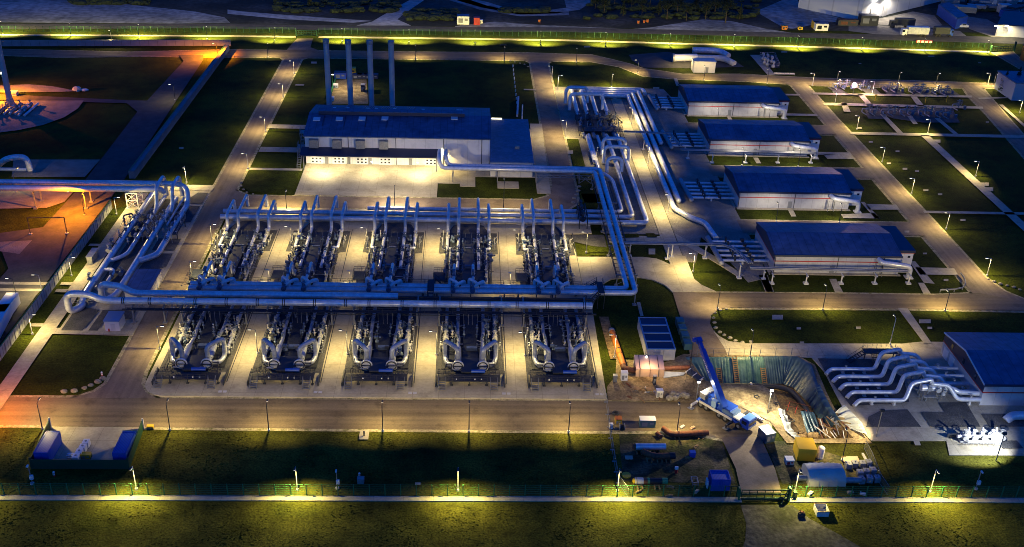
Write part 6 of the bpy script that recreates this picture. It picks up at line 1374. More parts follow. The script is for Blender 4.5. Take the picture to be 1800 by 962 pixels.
for f in (.02, .72):
    for s in (-1, 1):
        og = C().box((CL * f, s * 2.1, 1.0), (.4, 2.4, .35)).cyl((CL * f, s * 3.2, 1.2), (CL * f, s * 3.2, .12), .14, 8).build('outrigger', M_['offwhite'] if f < .1 else M_['dark_steel'], CR)
        C().box((CL * f, s * 3.2, .3), (1.0, 1.0, .10)).build('outrigger_pad', M_['steel'], og)
piv = P(1271, 709, 3.1); tip = P(1229, 600, 10.0)
bd = (tip - piv); L = bd.length; bd.normalize()
bm = MB()
bm.bar(piv - bd * 1.0, piv + bd * L * .62, 1.05, 1.15); boom = bm.build('boom', M_['blue_plain'], CR)
MB().bar(piv + bd * L * .6, piv + bd * L * .86, .85, .95).build('boom_section', M_['blue_plain'], boom); MB().bar(piv + bd * L * .84, tip, .68, .78).build('boom_section', M_['blue_plain'], boom)
sw = bd.cross(Vector((0, 0, 1))).normalized()
hd_ = MB().bar(tip - bd * .3, tip + bd * .7, .95, 1.1).bar(tip + bd * .2 - sw * .1, tip - sw * 1.3 + bd * .2, .35).cyl(tip - sw * .5 + bd * .5, tip - sw * 1.2 + bd * .5, .4, 10).build('boom_head', M_['blue_plain'], boom)
upv = sw.cross(bd).normalized()
mk = MB()
for k in range(8): c_ = piv + bd * (L * (.50 + .028 * k)) - sw * (.54 if k < 4 else .54); mk.bar(c_ - upv * .18, c_ + upv * (.18 if k % 3 else .3), .05, .22)
mk.build('lettering', M_['white'], boom)
MB().bar(piv + Vector((fw.x * -1.5, fw.y * -1.5, -.6)), piv + bd * L * .33, .36).build('lift_cylinder', M_['dull_pipe'], CR)
hp = tip - sw * 1.2 + bd * .3
hk = MB().bar(hp, (hp.x, hp.y, 6.2), .05).bar(hp + Vector((.12, 0, 0)), (hp.x + .12, hp.y, 6.2), .05).build('hoist_rope', M_['black'], CR)
MB().box((hp.x + .05, hp.y, 5.8), (.4, .3, .9)).torus((hp.x + .05, hp.y, 5.1), .2, .06, 'Y').build('hook_block', M_['dark_steel'], hk)
MB().bar((hp.x, hp.y, 5.0), (hp.x - .9, hp.y - 1.4, .9), .05).bar((hp.x, hp.y, 5.0), (hp.x + .9, hp.y - 2.2, .9), .05).build('sling', M_['black'], hk)
a, b = P(1210, 652, .8), P(1232, 668, .6)
t = thing('hanging_grating', 'dark grated steel frame hanging in slings at the left end of the pit', 'frame', (a.x, a.y, 0))
MB().bar(a, b, 1.5, .35).build('grating', M_['dark_steel'], t)
for e in (0, .5, 1): c_ = a.lerp(b, e); MB().bar(c_ - Vector((.6, .6, 0)), c_ + Vector((.6, .6, 0)), .2, .45).build('cross_bar', M_['offwhite'], t)
b0 = P(1330, 757); t = thing('steel_beam', 'pale steel beam lying on the dirt to the right of the crane cab', 'beam', (b0.x, b0.y, 0)); c0_, c1_ = P(1322, 730), P(1340, 743); MB().bar((c0_.x, c0_.y, .45), (c1_.x, c1_.y, .45), .45, .35).build('beam_body', M_['offwhite'], t)

# --- welding tent and orange pipe
a, b = P(1076, 584, .9), P(1096, 643, .9)
t = thing('coated_pipe', 'bright orange coated pipe lying beside the pad, joined to a rusty bend', 'pipe', (a.x, a.y, 0), 'pipes on the construction site')
MB().tube([a, b], .62, 16).build('pipe_run', M_['orange'], t)
e = P(1110, 650, .9); MB().tube([b - (b - a).normalized() * .01, b + (b - a).normalized() * 1.0, Vector((b.x + 1.6, b.y - 1.6, .9)), Vector((b.x + 3.6, b.y - 1.4, .9))], .58, 14, bend=1.2).build('pipe_bend', M_['rust'], t)
c_ = a.lerp(b, .55); d = (b - a).normalized() * .12; MB().cyl(c_ - d, c_ + d, .66, 16).build('joint_band', M_['band'], t); MB().cyl(a - d * 6, a, .7, 14).build('end_flange', M_['steel'], t)
a, b = P(1117, 664), P(1167, 664)
yb = 1.0
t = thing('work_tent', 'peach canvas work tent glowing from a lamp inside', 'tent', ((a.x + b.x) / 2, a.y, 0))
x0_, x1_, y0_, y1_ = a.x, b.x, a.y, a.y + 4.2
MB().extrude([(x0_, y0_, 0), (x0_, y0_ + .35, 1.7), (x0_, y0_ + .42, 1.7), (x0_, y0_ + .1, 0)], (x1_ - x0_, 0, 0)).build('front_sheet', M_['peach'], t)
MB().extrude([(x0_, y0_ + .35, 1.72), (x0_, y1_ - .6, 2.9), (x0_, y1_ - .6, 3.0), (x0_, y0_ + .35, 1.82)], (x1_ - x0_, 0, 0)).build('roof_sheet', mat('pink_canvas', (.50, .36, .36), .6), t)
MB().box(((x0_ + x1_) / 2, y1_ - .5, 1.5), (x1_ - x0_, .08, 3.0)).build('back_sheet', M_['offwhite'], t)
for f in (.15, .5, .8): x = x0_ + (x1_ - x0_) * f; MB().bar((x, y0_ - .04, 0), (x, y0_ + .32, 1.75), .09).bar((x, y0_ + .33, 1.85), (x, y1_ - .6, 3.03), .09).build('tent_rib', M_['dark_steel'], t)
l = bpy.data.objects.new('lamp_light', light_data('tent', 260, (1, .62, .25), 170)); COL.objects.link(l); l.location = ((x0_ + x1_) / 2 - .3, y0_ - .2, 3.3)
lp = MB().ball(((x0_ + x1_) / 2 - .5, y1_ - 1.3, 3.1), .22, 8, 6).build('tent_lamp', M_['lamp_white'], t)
p = P(1192, 652); pipeline('rusty pipe in a shallow trench right of the peach tent', [(x1_ + .2, y0_ + 2.6, .6), (x1_ + 5.6, y0_ + 2.9, .6)], .5, 'pipes on the construction site', m='rust')
o = MB().prism([q(1167, 656), q(1192, 657), q(1204, 658), q(1201, 662), q(1166, 667)], .25, .4).build('plastic_sheet', M_['film']); tag(o, 'bright white plastic sheet on the ground right of the peach tent', 'plastic sheet')
l = bpy.data.objects.new('lamp_light', light_data('trench', 200, (1, .75, .45), 150)); COL.objects.link(l); l.location = (x1_ + 2.2, y0_ + 1.0, 3.0)

def unit(name, label, cat, px, py, w, d, h, m, roof=None, group=None, rz=0, extra=None, z=0.0):
    """small box-like site thing: body, roof lid, panel and skids"""
    p = P(px, py); t = thing(name, label, cat, (p.x, p.y, z), group)
    M = Matrix.Translation((p.x, p.y + d / 2, z)) @ Matrix.Rotation(rz, 4, 'Z')
    MB(M).box((0, 0, .15 + (h - .15) / 2), (w, d, h - .15)).build('body', M_[m], t)
    MB(M).box((0, 0, h + .04), (w + .08, d + .08, .1)).build('lid', M_[roof or m], t)
    MB(M).box((-w * .2, -d / 2 - .02, h * .5), (w * .35, .06, h * .5)).box((w * .25, -d / 2 - .02, h * .62), (w * .25, .05, h * .25)).build('panel_plate', M_[extra or 'door'], t)
    MB(M).box((0, -d * .35, .1), (w * 1.05, .18, .2)).box((0, d * .35, .1), (w * 1.05, .18, .2)).build('skid', M_['dark_steel'], t)
    return t
unit('generator', 'white generator box at the left corner of the peach tent', 'generator', 1097, 671, 1.3, 1.1, 1.9, 'white')
unit('portable_toilet', 'dark narrow cabin standing on the concrete left of the white generator', 'cabin', 1081, 673, .8, .8, 1.5, 'steel', 'dull_pipe')
unit('tool_chest', 'cream tool chest in front of the peach tent', 'chest', 1159, 701, 1.25, 1.0, 1.7, 'offwhite', 'white')
unit('tall_heater', 'dark upright heater with a grey duct in front of the tent', 'heater', 1150, 678, .6, .6, 2.1, 'dark_steel', 'dull_pipe')
unit('site_unit', 'white and teal container unit on the dirt road, left of the crane', 'container', 1138, 753, 2.9, 1.4, 1.7, 'tarp', 'white')
unit('generator', 'grey trailer generator with white lid to the right of the crane cab', 'generator', 1349, 780, 2.0, 2.6, 2.1, 'blue_tarp', 'white', rz=.35)
unit('white_box', 'two small white boxes stacked at the end of the near road beside the site fence', 'box', 1074, 756, .6, .5, 1.2, 'white')
unit('compressor', 'orange compact machine at the end of the near road', 'compressor', 1087, 747, 1.2, 1.2, 1.1, 'yellow' , 'orange')
unit('pallet_box', 'open wooden pallet box, left of the two in front of the tent', 'pallet', 1121, 689, 1.1, .9, .45, 'wood', 'wood', group='pallet boxes at the tent', rz=-.6)
unit('pallet_box', 'open wooden pallet box, right of the two in front of the tent', 'pallet', 1142, 691, 1.2, .9, .6, 'wood', 'wood', group='pallet boxes at the tent')
unit('info_board', 'brick-coloured board lying on the dark grass left of the dark bent pipe', 'board', 1106, 809, 1.3, .9, .2, 'rust', 'peach')
unit('tool_box', 'white box with a red side on the grass right of the gate road', 'box', 1388, 819, 1.4, 1.3, 1.1, 'offwhite', 'white', extra='red')
unit('yellow_bin', 'yellow grit bin on the verge beside the fenced storage yard', 'bin', 264, 756, 1.1, .6, .7, 'yellow')
unit('concrete_plate', 'pale concrete plate lying on the grass behind the concrete blocks', 'plate', 1497, 814, 2.9, 1.3, .25, 'offwhite', 'peach')
o = unit('drum_stack', 'dark blue drum on a timber pallet in the storage area', 'drum', 1217, 806, 1.0, .9, 1.1, 'blue_plain', 'blue_plain', extra='blue_plain')
for i, (xp, yp) in enumerate(((1183, 697), (1192, 699), (1201, 698), (1187, 703), (1207, 700), (1177, 704))):
    p = P(xp, yp); o = MB().ball((p.x, p.y, .5), .75, 9, 6, (1, .9, .8), .14).build('boulder', M_['stone']); tag(o, f'round boulder in the cluster left of the crane, {ORD[i]} of six', 'boulder', 'boulders left of the crane')
# --- stored pipes
def blocks(t, xs, y, z=.35):
    for x in xs: MB().box((x, y, z / 2), (1.1, .3, z)).box((x - .4, y - .5, z * .7), (.2, 1.4, z)).box((x + .4, y - .5, z * .7), (.2, 1.4, z)).build('timber_block', M_['wood'], t)
p = P(1117, 786, .9); p2 = P(1170, 786, .9)
t = thing('stored_pipe', 'silver clad pipe length on timber blocks in the storage area', 'pipe', (p.x, p.y, 0), 'stored pipes')
MB().cyl((p.x, p.y, 1), (p2.x, p2.y, 1), .58, 18).build('pipe_body', M_['pipe'], t); MB().cyl((p.x - .5, p.y, 1), (p.x + .02, p.y, 1), .54, 16).build('pipe_end', M_['rust'], t); blocks(t, (p.x + .6, p2.x - 1.6), p.y)
p = P(1131, 800, .8); p2 = P(1186, 802, .8)
t = thing('stored_pipe', 'dark rusty pipe with a bent end on three timber blocks', 'pipe', (p.x, p.y, 0), 'stored pipes')
MB().tube([(p.x, p.y + .9, .9), (p.x + 1.6, p.y - .4, .9), (p2.x, p2.y, .9)], .55, 16, bend=1.3).build('pipe_body', M_['rust'], t); MB().cyl((p2.x - .9, p2.y, .9), (p2.x + .05, p2.y, .9), .6, 16).build('pipe_end', M_['band'], t); blocks(t, (p.x + 1, p.x + 2.8, p2.x - 1.2), p.y - .2)
p = P(1165, 759, .6); p2 = P(1245, 762, .6)
t = thing('stored_pipe', 'long rust-red pipe with a bend at the left, lying beside the dirt road', 'pipe', (p.x, p.y, 0), 'stored pipes')
MB().tube([(p.x + .2, p.y + .9, .7), (p.x + 1.3, p.y - .9, .7), (p.x + 3, p.y - .8, .7), (p2.x, p2.y + .1, .7)], .52, 16, bend=1.2).build('pipe_body', M_['rust'], t); blocks(t, (p.x + 2.5, p2.x - 1.5), p.y - .4, .2)
p = P(1114, 846, .8); p2 = P(1173, 846, .8); y = p.y
t = thing('stored_pipe', 'pipe section with beige, brown, black and green coating bands near the fence', 'pipe', (p.x, y, 0), 'stored pipes')
xs = [0, .26, .38, .5, .8, .88, 1.0]; L = p2.x - p.x
for (f0, f1, m, r) in ((0.03, .28, 'offwhite', .58), (.28, .40, 'rust', .54), (.40, .47, 'lightgreen', .56), (.47, .84, 'band', .55), (.84, 1.0, 'lightgreen', .56)):
    MB().cyl((p.x + L * f0, y, .85), (p.x + L * f1, y, .85), r, 18).build('coating_band' if f0 else 'pipe_body', M_[m], t)
MB().ball((p.x + .1, y, .85), .52, 12, 8, (.7, 1, 1)).build('end_cap', M_['yellow'], t); MB().torus((p.x + .45, y, .85), .62, .06, 'X', 16, 5).build('clamp_ring', M_['wood'], t); blocks(t, (p.x + 1.0, p.x + L * .68), y - .3)
p = P(1158, 768); t = thing('pipe_stub', 'short dark pipe stub standing beside the silver pipe', 'pipe', (p.x, p.y, 0)); MB().tube([(p.x - .3, p.y + .5, .5), (p.x + .3, p.y - .6, .5)], .42, 12).build('stub', M_['rust'], t); MB().torus((p.x + .3, p.y - .6, .5), .42, .06, 'Y').build('rim', M_['steel'], t)
p = P(1093, 755); t = thing('cable_drum', 'dark cable drum at the end of the near road', 'drum', (p.x, p.y, 0)); MB().cyl((p.x - .4, p.y, .6), (p.x + .4, p.y, .6), .45, 14).build('core', M_['black'], t)
for s in (-.45, .45): MB().cyl((p.x + s - .05, p.y, .6), (p.x + s + .05, p.y, .6), .65, 16).build('drum_flange', M_['dull_pipe'], t)
p = P(1082, 729); t = thing('hose_reel', 'coiled hose and bucket on the dirt at the end of the near road', 'hose', (p.x, p.y, 0)); MB().torus((p.x, p.y, .25), .6, .12).torus((p.x, p.y, .45), .5, .12).build('hose_coil', M_['dark_steel'], t)
p = P(1101, 837); o = MB().cyl((p.x, p.y, .05), (p.x, p.y, .3), .8, 20).build('yellow_disc', M_['yellow']); tag(o, 'round yellow pipe lid lying on the grass by the near fence', 'lid')
p = P(1188, 832); t = thing('fire_extinguisher', 'red and white wheeled extinguisher on the dark grass between the stored pipes', 'extinguisher', (p.x, p.y, 0)); MB().cyl((p.x, p.y, .1), (p.x, p.y, .9), .28, 10).build('bottle', M_['red'], t); MB().box((p.x, p.y, 1.15), (.6, .3, .5)).build('cover', M_['white'], t)
p = P(1222, 855); t = thing('steel_rack', 'small grey steel rack to the left of the blue container', 'rack', (p.x, p.y, 0)); mb = MB()
for dx in (-.5, .5):
    for dy in (0, 1.6): mb.bar((p.x + dx, p.y + dy, 0), (p.x + dx, p.y + dy, .8), .12)
mb.rail([(p.x - .5, p.y, .0), (p.x + .5, p.y, 0), (p.x + .5, p.y + 1.6, 0), (p.x - .5, p.y + 1.6, 0)], .8, 2, .1, True).build('rack_frame', M_['steel'], t)
# --- containers
def container(px0, px1, py, label, depth, h=2.6, m='blue', pos=None):
    a = P(px0, py) if pos is None else Vector((pos[0], pos[1], 0)); b = P(px1, py) if pos is None else Vector((pos[2], pos[1], 0))
    t = thing('shipping_container', label, 'container', ((a.x + b.x) / 2, a.y, 0)); w = b.x - a.x; cx = (a.x + b.x) / 2
    bd_ = MB().box((cx, a.y + depth / 2, h / 2 + .08), (w - .12, depth - .12, h - .2)).build('body', M_[m], t)
    fr = MB()
    for x in (a.x + .08, b.x - .08):
        for y in (a.y + .08, a.y + depth - .08): fr.box((x, y, h / 2 + .05), (.17, .17, h))
        fr.bar((x, a.y + .08, h), (x, a.y + depth - .08, h), .16).bar((x, a.y + .08, .14), (x, a.y + depth - .08, .14), .16)
    for y in (a.y + .08, a.y + depth - .08): fr.bar((a.x + .08, y, h), (b.x - .08, y, h), .16).bar((a.x + .08, y, .14), (b.x - .08, y, .14), .16)
    fr.build('corner_frame', M_['blue_plain'] if m == 'blue' else M_[m], t)
    for s in (-.25, .25): MB().box((cx + s * w, a.y + .01, h / 2), (w * .46, .06, h * .86)).bar((cx + s * w * .5, a.y - .04, .3), (cx + s * w * .5, a.y - .04, h - .3), .05).build('door', M_['blue_plain'] if m == 'blue' else M_[m], t)
    return t
container(1249, 1282, 864, 'dark blue shipping container beside the gate road', 2.6, 2.5)
p = P(1243, 862); t = thing('gas_bottle_rack', 'white bottle rack at the left side of the dark blue container', 'rack', (p.x, p.y, 0))
for k in range(3): MB().cyl((p.x + .1, p.y + .5 + k * .45, .1), (p.x + .1, p.y + .5 + k * .45, 1.5), .18, 8).build('bottle', M_['white'], t)
container(0, 0, 0, 'blue shipping container at the left side of the green-fenced storage yard', 6.1, 2.6, pos=(-73.2, 143.3, -70.8))
container(0, 0, 0, 'blue shipping container at the right side of the green-fenced storage yard', 6.1, 2.6, pos=(-60.0, 143.3, -57.65 - .05))
# --- storage yard enclosure
slab('storage_slab', G['concrete'], [[(-73.8, 142.5), (-57.4, 142.5), (-58.0, 154.0), (-74.4, 154.0)]], .12)
t = thing('panel_screen', 'dark green panel screen round three sides of the storage yard', 'screen', (-65, 142.2, 0))
MB().box((-65.3, 142.3, 1.0), (16.3, .12, 2.0)).build('long_panel', M_['dark_green'], t); MB().bar((-57.2, 142.3, 1.0), (-57.9, 153.4, 1.0), .12, 2.0).build('side_panel', M_['dark_green'], t); MB().bar((-73.5, 142.3, 1.0), (-74.3, 153.4, 1.0), .12, 2.0).build('side_panel', M_['dark_green'], t)
for x, y in ((-74.3, 153.6), (-57.8, 153.6), (-57.2, 142.3), (-73.5, 142.3)): MB().box((x, y, 1.2), (.25, .25, 2.4)).build('post', M_['offwhite'] if y > 150 else M_['dark_green'], t)
for k in range(4):
    y = 144.2 + k * 1.35; t = thing('liquid_tank', f'white cubic liquid tank in the storage yard, {ORD[k]} of four from the fence', 'tank', (-66.6 + k * .12, y, 0), 'white liquid tanks')
    c = (-66.6 + k * .14, y, .85); MB().box(c, (1.05, 1.2, 1.15)).build('tank_body', M_['white'], t); MB().cyl((c[0], c[1], 1.4), (c[0], c[1], 1.5), .2, 10).build('tank_cap', M_['door'], t); MB().box((c[0], c[1], .17), (1.1, 1.25, .15)).build('pallet', M_['steel'], t)
unit('yellow_bin', 'yellow spill bin beside the white tanks in the storage yard', 'bin', 151, 809, 1.6, .9, .9, 'yellow', 'yellow', z=.12)
p = P(124, 808); t = thing('work_trolley', 'white work trolley beside the left blue container', 'trolley', (p.x, p.y, 0)); MB().box((p.x, p.y + .4, .8), (1.2, .8, .1)).box((p.x, p.y + .4, .3), (1.1, .7, .08)).build('shelf', M_['white'], t); MB().rail([(p.x - .5, p.y + .1, .1), (p.x + .5, p.y + .1, .1)], .9, 1).build('frame', M_['steel'], t)
# --- right storage: yellow container, tent, concrete blocks
p = P(1403, 812); unit('yellow_container', 'mustard yellow container with a sloping roof behind the canvas tent', 'container', 1417, 812, 3.2, 3.4, 2.7, 'yellow', 'yellow', extra='yellow', rz=-.06)
p = P(1443, 810); t = thing('white_tank', 'white upright tank beside the mustard yellow container', 'tank', (p.x, p.y, 0)); MB().cyl((p.x, p.y + .8, .1), (p.x, p.y + .8, 2.2), .65, 14).build('tank_body', M_['white'], t); MB().ball((p.x, p.y + .8, 2.2), .65, 12, 6, (1, 1, .5)).build('dome', M_['white'], t)
a, b = P(1421, 857), P(1485, 856)
t = thing('canvas_tent', 'pale grey canvas tent with rounded roof beside the near fence', 'tent', ((a.x + b.x) / 2, a.y, 0))
prof = [(0, 0), (-.05, 1.2), (.35, 2.1), (1.3, 2.55), (3.4, 2.55), (4.2, 2.0), (4.5, 1.2), (4.5, 0)]
mb = MB(); N = 13
vs = []
for i in range(N):
    u = i / (N - 1); e = 1 - .10 * (abs(2 * u - 1) ** 4); w = .035 * math.sin(i * 2.4)
    for (dy, z) in prof: vs.append((a.x + (b.x - a.x) * u, a.y + .1 + dy + w, z * e + (.06 * math.cos(i * 3.1) if z > 1 else 0)))
n = len(prof)
mb._add(vs, [(i * n + k, (i + 1) * n + k, (i + 1) * n + k + 1, i * n + k + 1) for i in range(N - 1) for k in range(n - 1)], True); mb._add(vs[:n], [list(range(n))]); mb._add(vs[-n:], [list(range(n - 1, -1, -1))])
mb.build('canvas', M_['tank'], t)
for f in (.0, .27, .52, .78, 1.0): x = a.x + (b.x - a.x) * f; MB().bar((x, a.y + .02, 0), (x, a.y + .02, 1.25), .06).build('seam', M_['offwhite'], t)
p = P(1407, 843, .7); pipeline('dark grey pipe sticking out of the left end of the canvas tent', [(p.x - .6, p.y + .3, .8), (a.x + .3, p.y + .3, .8)], .5, 'stored pipes', m='dull_pipe')
p = P(1490, 847, .7); pipeline('dark grey pipe end behind the stacked concrete blocks', [(b.x - .2, p.y + .3, .8), (p.x + 2.4, p.y + .3, .8)], .5, 'stored pipes', m='dull_pipe')
bi = 0
for (xp, yp, st) in ((1492, 826, 1), (1503, 824, 1), (1516, 824, 1), (1527, 822, 1), (1512, 840, 1), (1523, 838, 1), (1535, 836, 1), (1515, 852, 1), (1529, 850, 1), (1542, 850, 1)):
    p = P(xp, yp); o = thing('concrete_block', f'grey concrete block right of the canvas tent, {ORD[bi]} counted from the back left', 'block', (p.x, p.y, 0), 'stacked concrete blocks'); bi += 1
    MB().box((p.x, p.y + .55, .55), (1.0, 1.05, 1.1), rz=random.uniform(-.12, .12)).build('block_body', M_['dull_pipe'], o); MB().torus((p.x, p.y + .55, 1.12), .16, .03, 'X', 8, 4).build('lifting_eye', M_['dark_steel'], o)
# --- beyond the near fence
p = P(1446, 909); t = thing('skip', 'pale open-topped waste skip on the yellow grass outside the fence', 'skip', (p.x, p.y, 0))
mb = MB(); x, y = p.x, p.y
mb.box((x, y + .05, .55), (2.0, .1, 1.1)).box((x, y + 2.0, .55), (2.0, .1, 1.1)).box((x - .98, y + 1.02, .55), (.1, 1.85, 1.1)).box((x + .98, y + 1.02, .55), (.1, 1.85, 1.1)).box((x, y + 1.02, .1), (1.9, 1.85, .1)); mb.build('skip_body', M_['offwhite'], t)
MB().bar((x - 1.0, y - .02, 1.12), (x + 1.0, y - .02, 1.12), .12).bar((x - 1.0, y + 2.06, 1.12), (x + 1.0, y + 2.06, 1.12), .12).build('rim', M_['wood'], t)
p = P(1410, 912); t = thing('log_stump', 'brown stump lying on the grass outside the fence beside the waste skip', 'stump', (p.x, p.y, 0)); MB().cyl((p.x - .5, p.y + .5, .4), (p.x + .5, p.y + .6, .45), .42, 9).build('stump_body', M_['bark'], t); MB().ball((p.x, p.y + .7, .75), .4, 8, 5, (1.2, .8, .6), .2).build('splinters', M_['rust'], t)
for i, (xp, yp, m) in enumerate(((1424, 869, 'white'), (1517, 870, 'white'), (1494, 867, 'peach'), (1224, 866, 'peach'), (1210, 806, 'wood'), (1223, 787, 'wood'), (1176, 874, 'wood'), (1122, 866, 'wood'), (1178, 858, 'wood'), (1199, 752, 'offwhite'), (1217, 754, 'peach'))):
    p = P(xp, yp); o = MB().box((p.x, p.y, .22), (1.1 if m != 'wood' else 1.3, .5 if m != 'wood' else .3, .3), rz=random.uniform(-.4, .9)).box((p.x, p.y + .05, .4), (.5, .25, .1)).build('offcut', M_[m]); tag(o, f'small pale offcut lying on the grass of the storage areas, {ORD[i]} of eleven', 'offcut', 'offcuts on the storage grass')
# --- temporary mesh fence down the left side of the storage area
ft = [P(1053, 683), P(1065, 708), P(1070, 752), P(1079, 812), P(1086, 850), P(1104, 876)]
t = thing('site_fence', 'light grey temporary mesh fence from the last pipe module down to the near fence', 'fence', (ft[2].x, ft[2].y, 0))
wr = MB(); ms = MB()
for a, b in zip(ft, ft[1:]):
    k = max(1, round((b - a).length / 3.2))
    for i in range(k):
        c, d = a.lerp(b, i / k), a.lerp(b, (i + 1) / k)
        pf = MB().bar((c.x, c.y, 0), (c.x, c.y, 2.0), .07).bar((c.x, c.y, 1.98), (d.x, d.y, 1.98), .05).bar((c.x, c.y, .2), (d.x, d.y, .2), .05).box((c.x, c.y, .1), (.7, .25, .16)); pf.build('fence_panel', M_['steel'], t)
        ms.poly3([(c.x, c.y, .2), (d.x, d.y, .2), (d.x, d.y, 2), (c.x, c.y, 2)])
ms.build('mesh_panel', M_['wire'], t)
ft = [P(1519, 790), P(1530, 812), P(1545, 850), P(1560, 872)]
t = thing('site_fence', 'light grey temporary mesh fence on the grass right of the concrete blocks', 'fence', (ft[0].x, ft[0].y, 0))
for a, b in zip(ft, ft[1:]): MB().bar((a.x, a.y, 0), (a.x, a.y, 2), .07).bar((a.x, a.y, 1.98), (b.x, b.y, 1.98), .05).bar((a.x, a.y, .2), (b.x, b.y, .2), .05).build('fence_panel', M_['steel'], t); MB().poly3([(a.x, a.y, .2), (b.x, b.y, .2), (b.x, b.y, 2), (a.x, a.y, 2)]).build('mesh_panel', M_['wire'], t)
p = b4(925, 480); t = thing('steel_beam', 'white beam leaning on the grass behind the concrete blocks', 'beam', (p.x, p.y, 0)); a, b = b4(922, 482, .3), b4(968, 565, .3); MB().bar(a, b, .35, .3).build('beam_body', M_['offwhite'], t)
bj = [(1130, 590), (1150, 640)]
t = thing('coil_rack', 'dark rack of stacked hoses beside the right wall of the site cabins', 'rack', (46, 188, 0)); mb = MB()
for y in (183, 186, 189, 192): mb.box((46.6, y, .8), (1.6, 2.2, 1.5)); mb.rail([(45.8, y - 1, 0), (47.4, y - 1, 0)], 2.2, 1.5)
mb.build('rack_frame', M_['tarp'], t)
# --- pump skid, camera masts, hydrants, boulders
t = thing('pump_skid', 'white floodlit skid of valves and pipes at the lower right', 'skid', (*b4(1540, 440).xy, 0))
a = b4(1420, 425, .2); b = b4(1630, 425, .2)
MB().box(((a.x + b.x) / 2, a.y + .4, .35), (b.x - a.x, 1.2, .3)).build('skid_base', M_['offwhite'], t)
MB().tube([(a.x - .5, a.y + .5, 1.2), (b.x, a.y + .5, 1.2)], .32, 12).build('pipe_run', M_['white'], t); MB().tube([(a.x + 1, a.y - .7, .9), (b.x - .5, a.y - .7, .9)], .25, 10).build('pipe_run', M_['white'], t)
for k in range(5): fitting('gate_valve', 'valve', (a.x + .8 + k * 1.75, a.y + .4, 1.3), t, 'white' if k % 2 else 'light_valve', 1.0)
for k in range(3): MB().bar((a.x + 1.5 + k * 2.6, a.y + .8, .3), (a.x + 1.5 + k * 2.6, a.y + .8, 3.0), .25).box((a.x + 1.5 + k * 2.6, a.y + .6, 1.8), (.7, .5, .9)).build('stand', M_['white'], t)
MB().box((b.x - 1.0, a.y - .2, 1.2), (1.1, 1.1, 1.8)).build('control_box', M_['white'], t); MB().rail([(a.x, a.y - 1.2, .3), (b.x - 2, a.y - 1.2, .3)], 1.1, .9).build('railing', M_['light_valve'], t); MB().box((a.x + 2, a.y + 1.4, .7), (b.x - a.x, .12, .9)).build('back_rail', M_['dark_steel'], t)
for i, (xb, yb_, xt, yt) in enumerate(((57, 851, 48, 823), (593, 859, 590, 828), (1715, 860, 1723, 832))):
    p = P(xb, yb_); t = thing('camera_mast', f'grey camera mast with a white box just inside the near fence, {ORD[i]} from the left', 'camera mast', (p.x, p.y, 0), 'camera masts')
    MB().cyl((p.x, p.y, 0), (p.x, p.y, 4.0), .09, 8).build('pole', M_['steel'], t); MB().box((p.x + .15, p.y - .1, 1.5), (.55, .4, .8)).build('box', M_['white'], t); MB().box((p.x, p.y - .3, 4.0), (.25, .6, .22)).build('camera', M_['white'], t); MB().cyl((p.x, p.y, 0), (p.x, p.y, .25), .35, 8).build('foot', M_['offwhite'], t)
for i, (xb, yb_) in enumerate(((96, 838), (632, 840), (180, 662))):
    p = P(xb, yb_); t = thing('hydrant', ('red and white hydrant in the grass below the storage yard', 'red and white hydrant in the grass beside the wooden kiosk', 'red hydrant on the dark corner lawn above the boulders')[i], 'hydrant', (p.x, p.y, 0)); MB().cyl((p.x, p.y, 0), (p.x, p.y, .9), .16, 8).build('body', M_['red'], t); MB().ball((p.x, p.y, .95), .2, 8, 5).build('cap', M_['white'], t); MB().box((p.x, p.y - .12, .6), (.3, .06, .4)).build('plate', M_['white'], t)
unit('kiosk', 'small grey kiosk with a pitched lid in the dark grass near the middle camera mast', 'kiosk', 634, 852, 1.1, .9, 1.0, 'dull_pipe', 'steel')
p = P(640, 768); t = thing('bollard', 'dark bollard on a pale slab at the near road verge', 'bollard', (p.x, p.y, 0)); MB().cyl((p.x, p.y, 0), (p.x, p.y, 1.1), .14, 8).build('post', M_['dark_steel'], t); MB().ball((p.x, p.y, 1.1), .18, 8, 5).build('cap', M_['dark_steel'], t)
def stones(pts, where, group, s=.55):
    s *= .62
    for i, (x, y) in enumerate(pts):
        p = P(x, y); o = MB().ball((p.x, p.y, s * .45), s * random.uniform(.85, 1.25), 8, 6, (1.15, .9, .7), .12).build('boulder', M_['stone']); tag(o, f'pale boulder {where}, {ORD[i]} in the row', 'boulder', group)
stones([(113, 690), (131, 689), (149, 684), (160, 679), (172, 673), (181, 667)], 'at the rounded corner of the dark near-left lawn', 'boulders at the near-left lawn', .85)
stones([(1277, 544), (1266, 546), (1257, 551), (1254, 560), (1256, 568), (1258, 577), (1265, 585), (1273, 590), (1283, 595), (1293, 600), (1305, 603), (1320, 602)], 'round the left end of the long lawn', 'boulders round the long lawn', .6)
stones([(1018, 330), (1016, 337), (1013, 344), (1009, 350), (1007, 358)], 'beside the bend under the overhead pipes', 'boulders at the road bend', .8)
stones([(424, 322), (424, 328), (428, 334), (434, 339), (445, 342)], 'at the corner of the lawn left of the apron', 'boulders at the apron lawn', .5)
stones([(1737, 492), (1747, 496), (1758, 500), (1770, 503), (1782, 506), (1792, 510)], 'along the road corner at the right edge', 'boulders at the right corner', .6)
stones([(897, 108), (905, 110), (914, 112), (922, 114), (928, 118)], 'at the top corner of the big dark lawn', 'boulders at the dark lawn', .6)
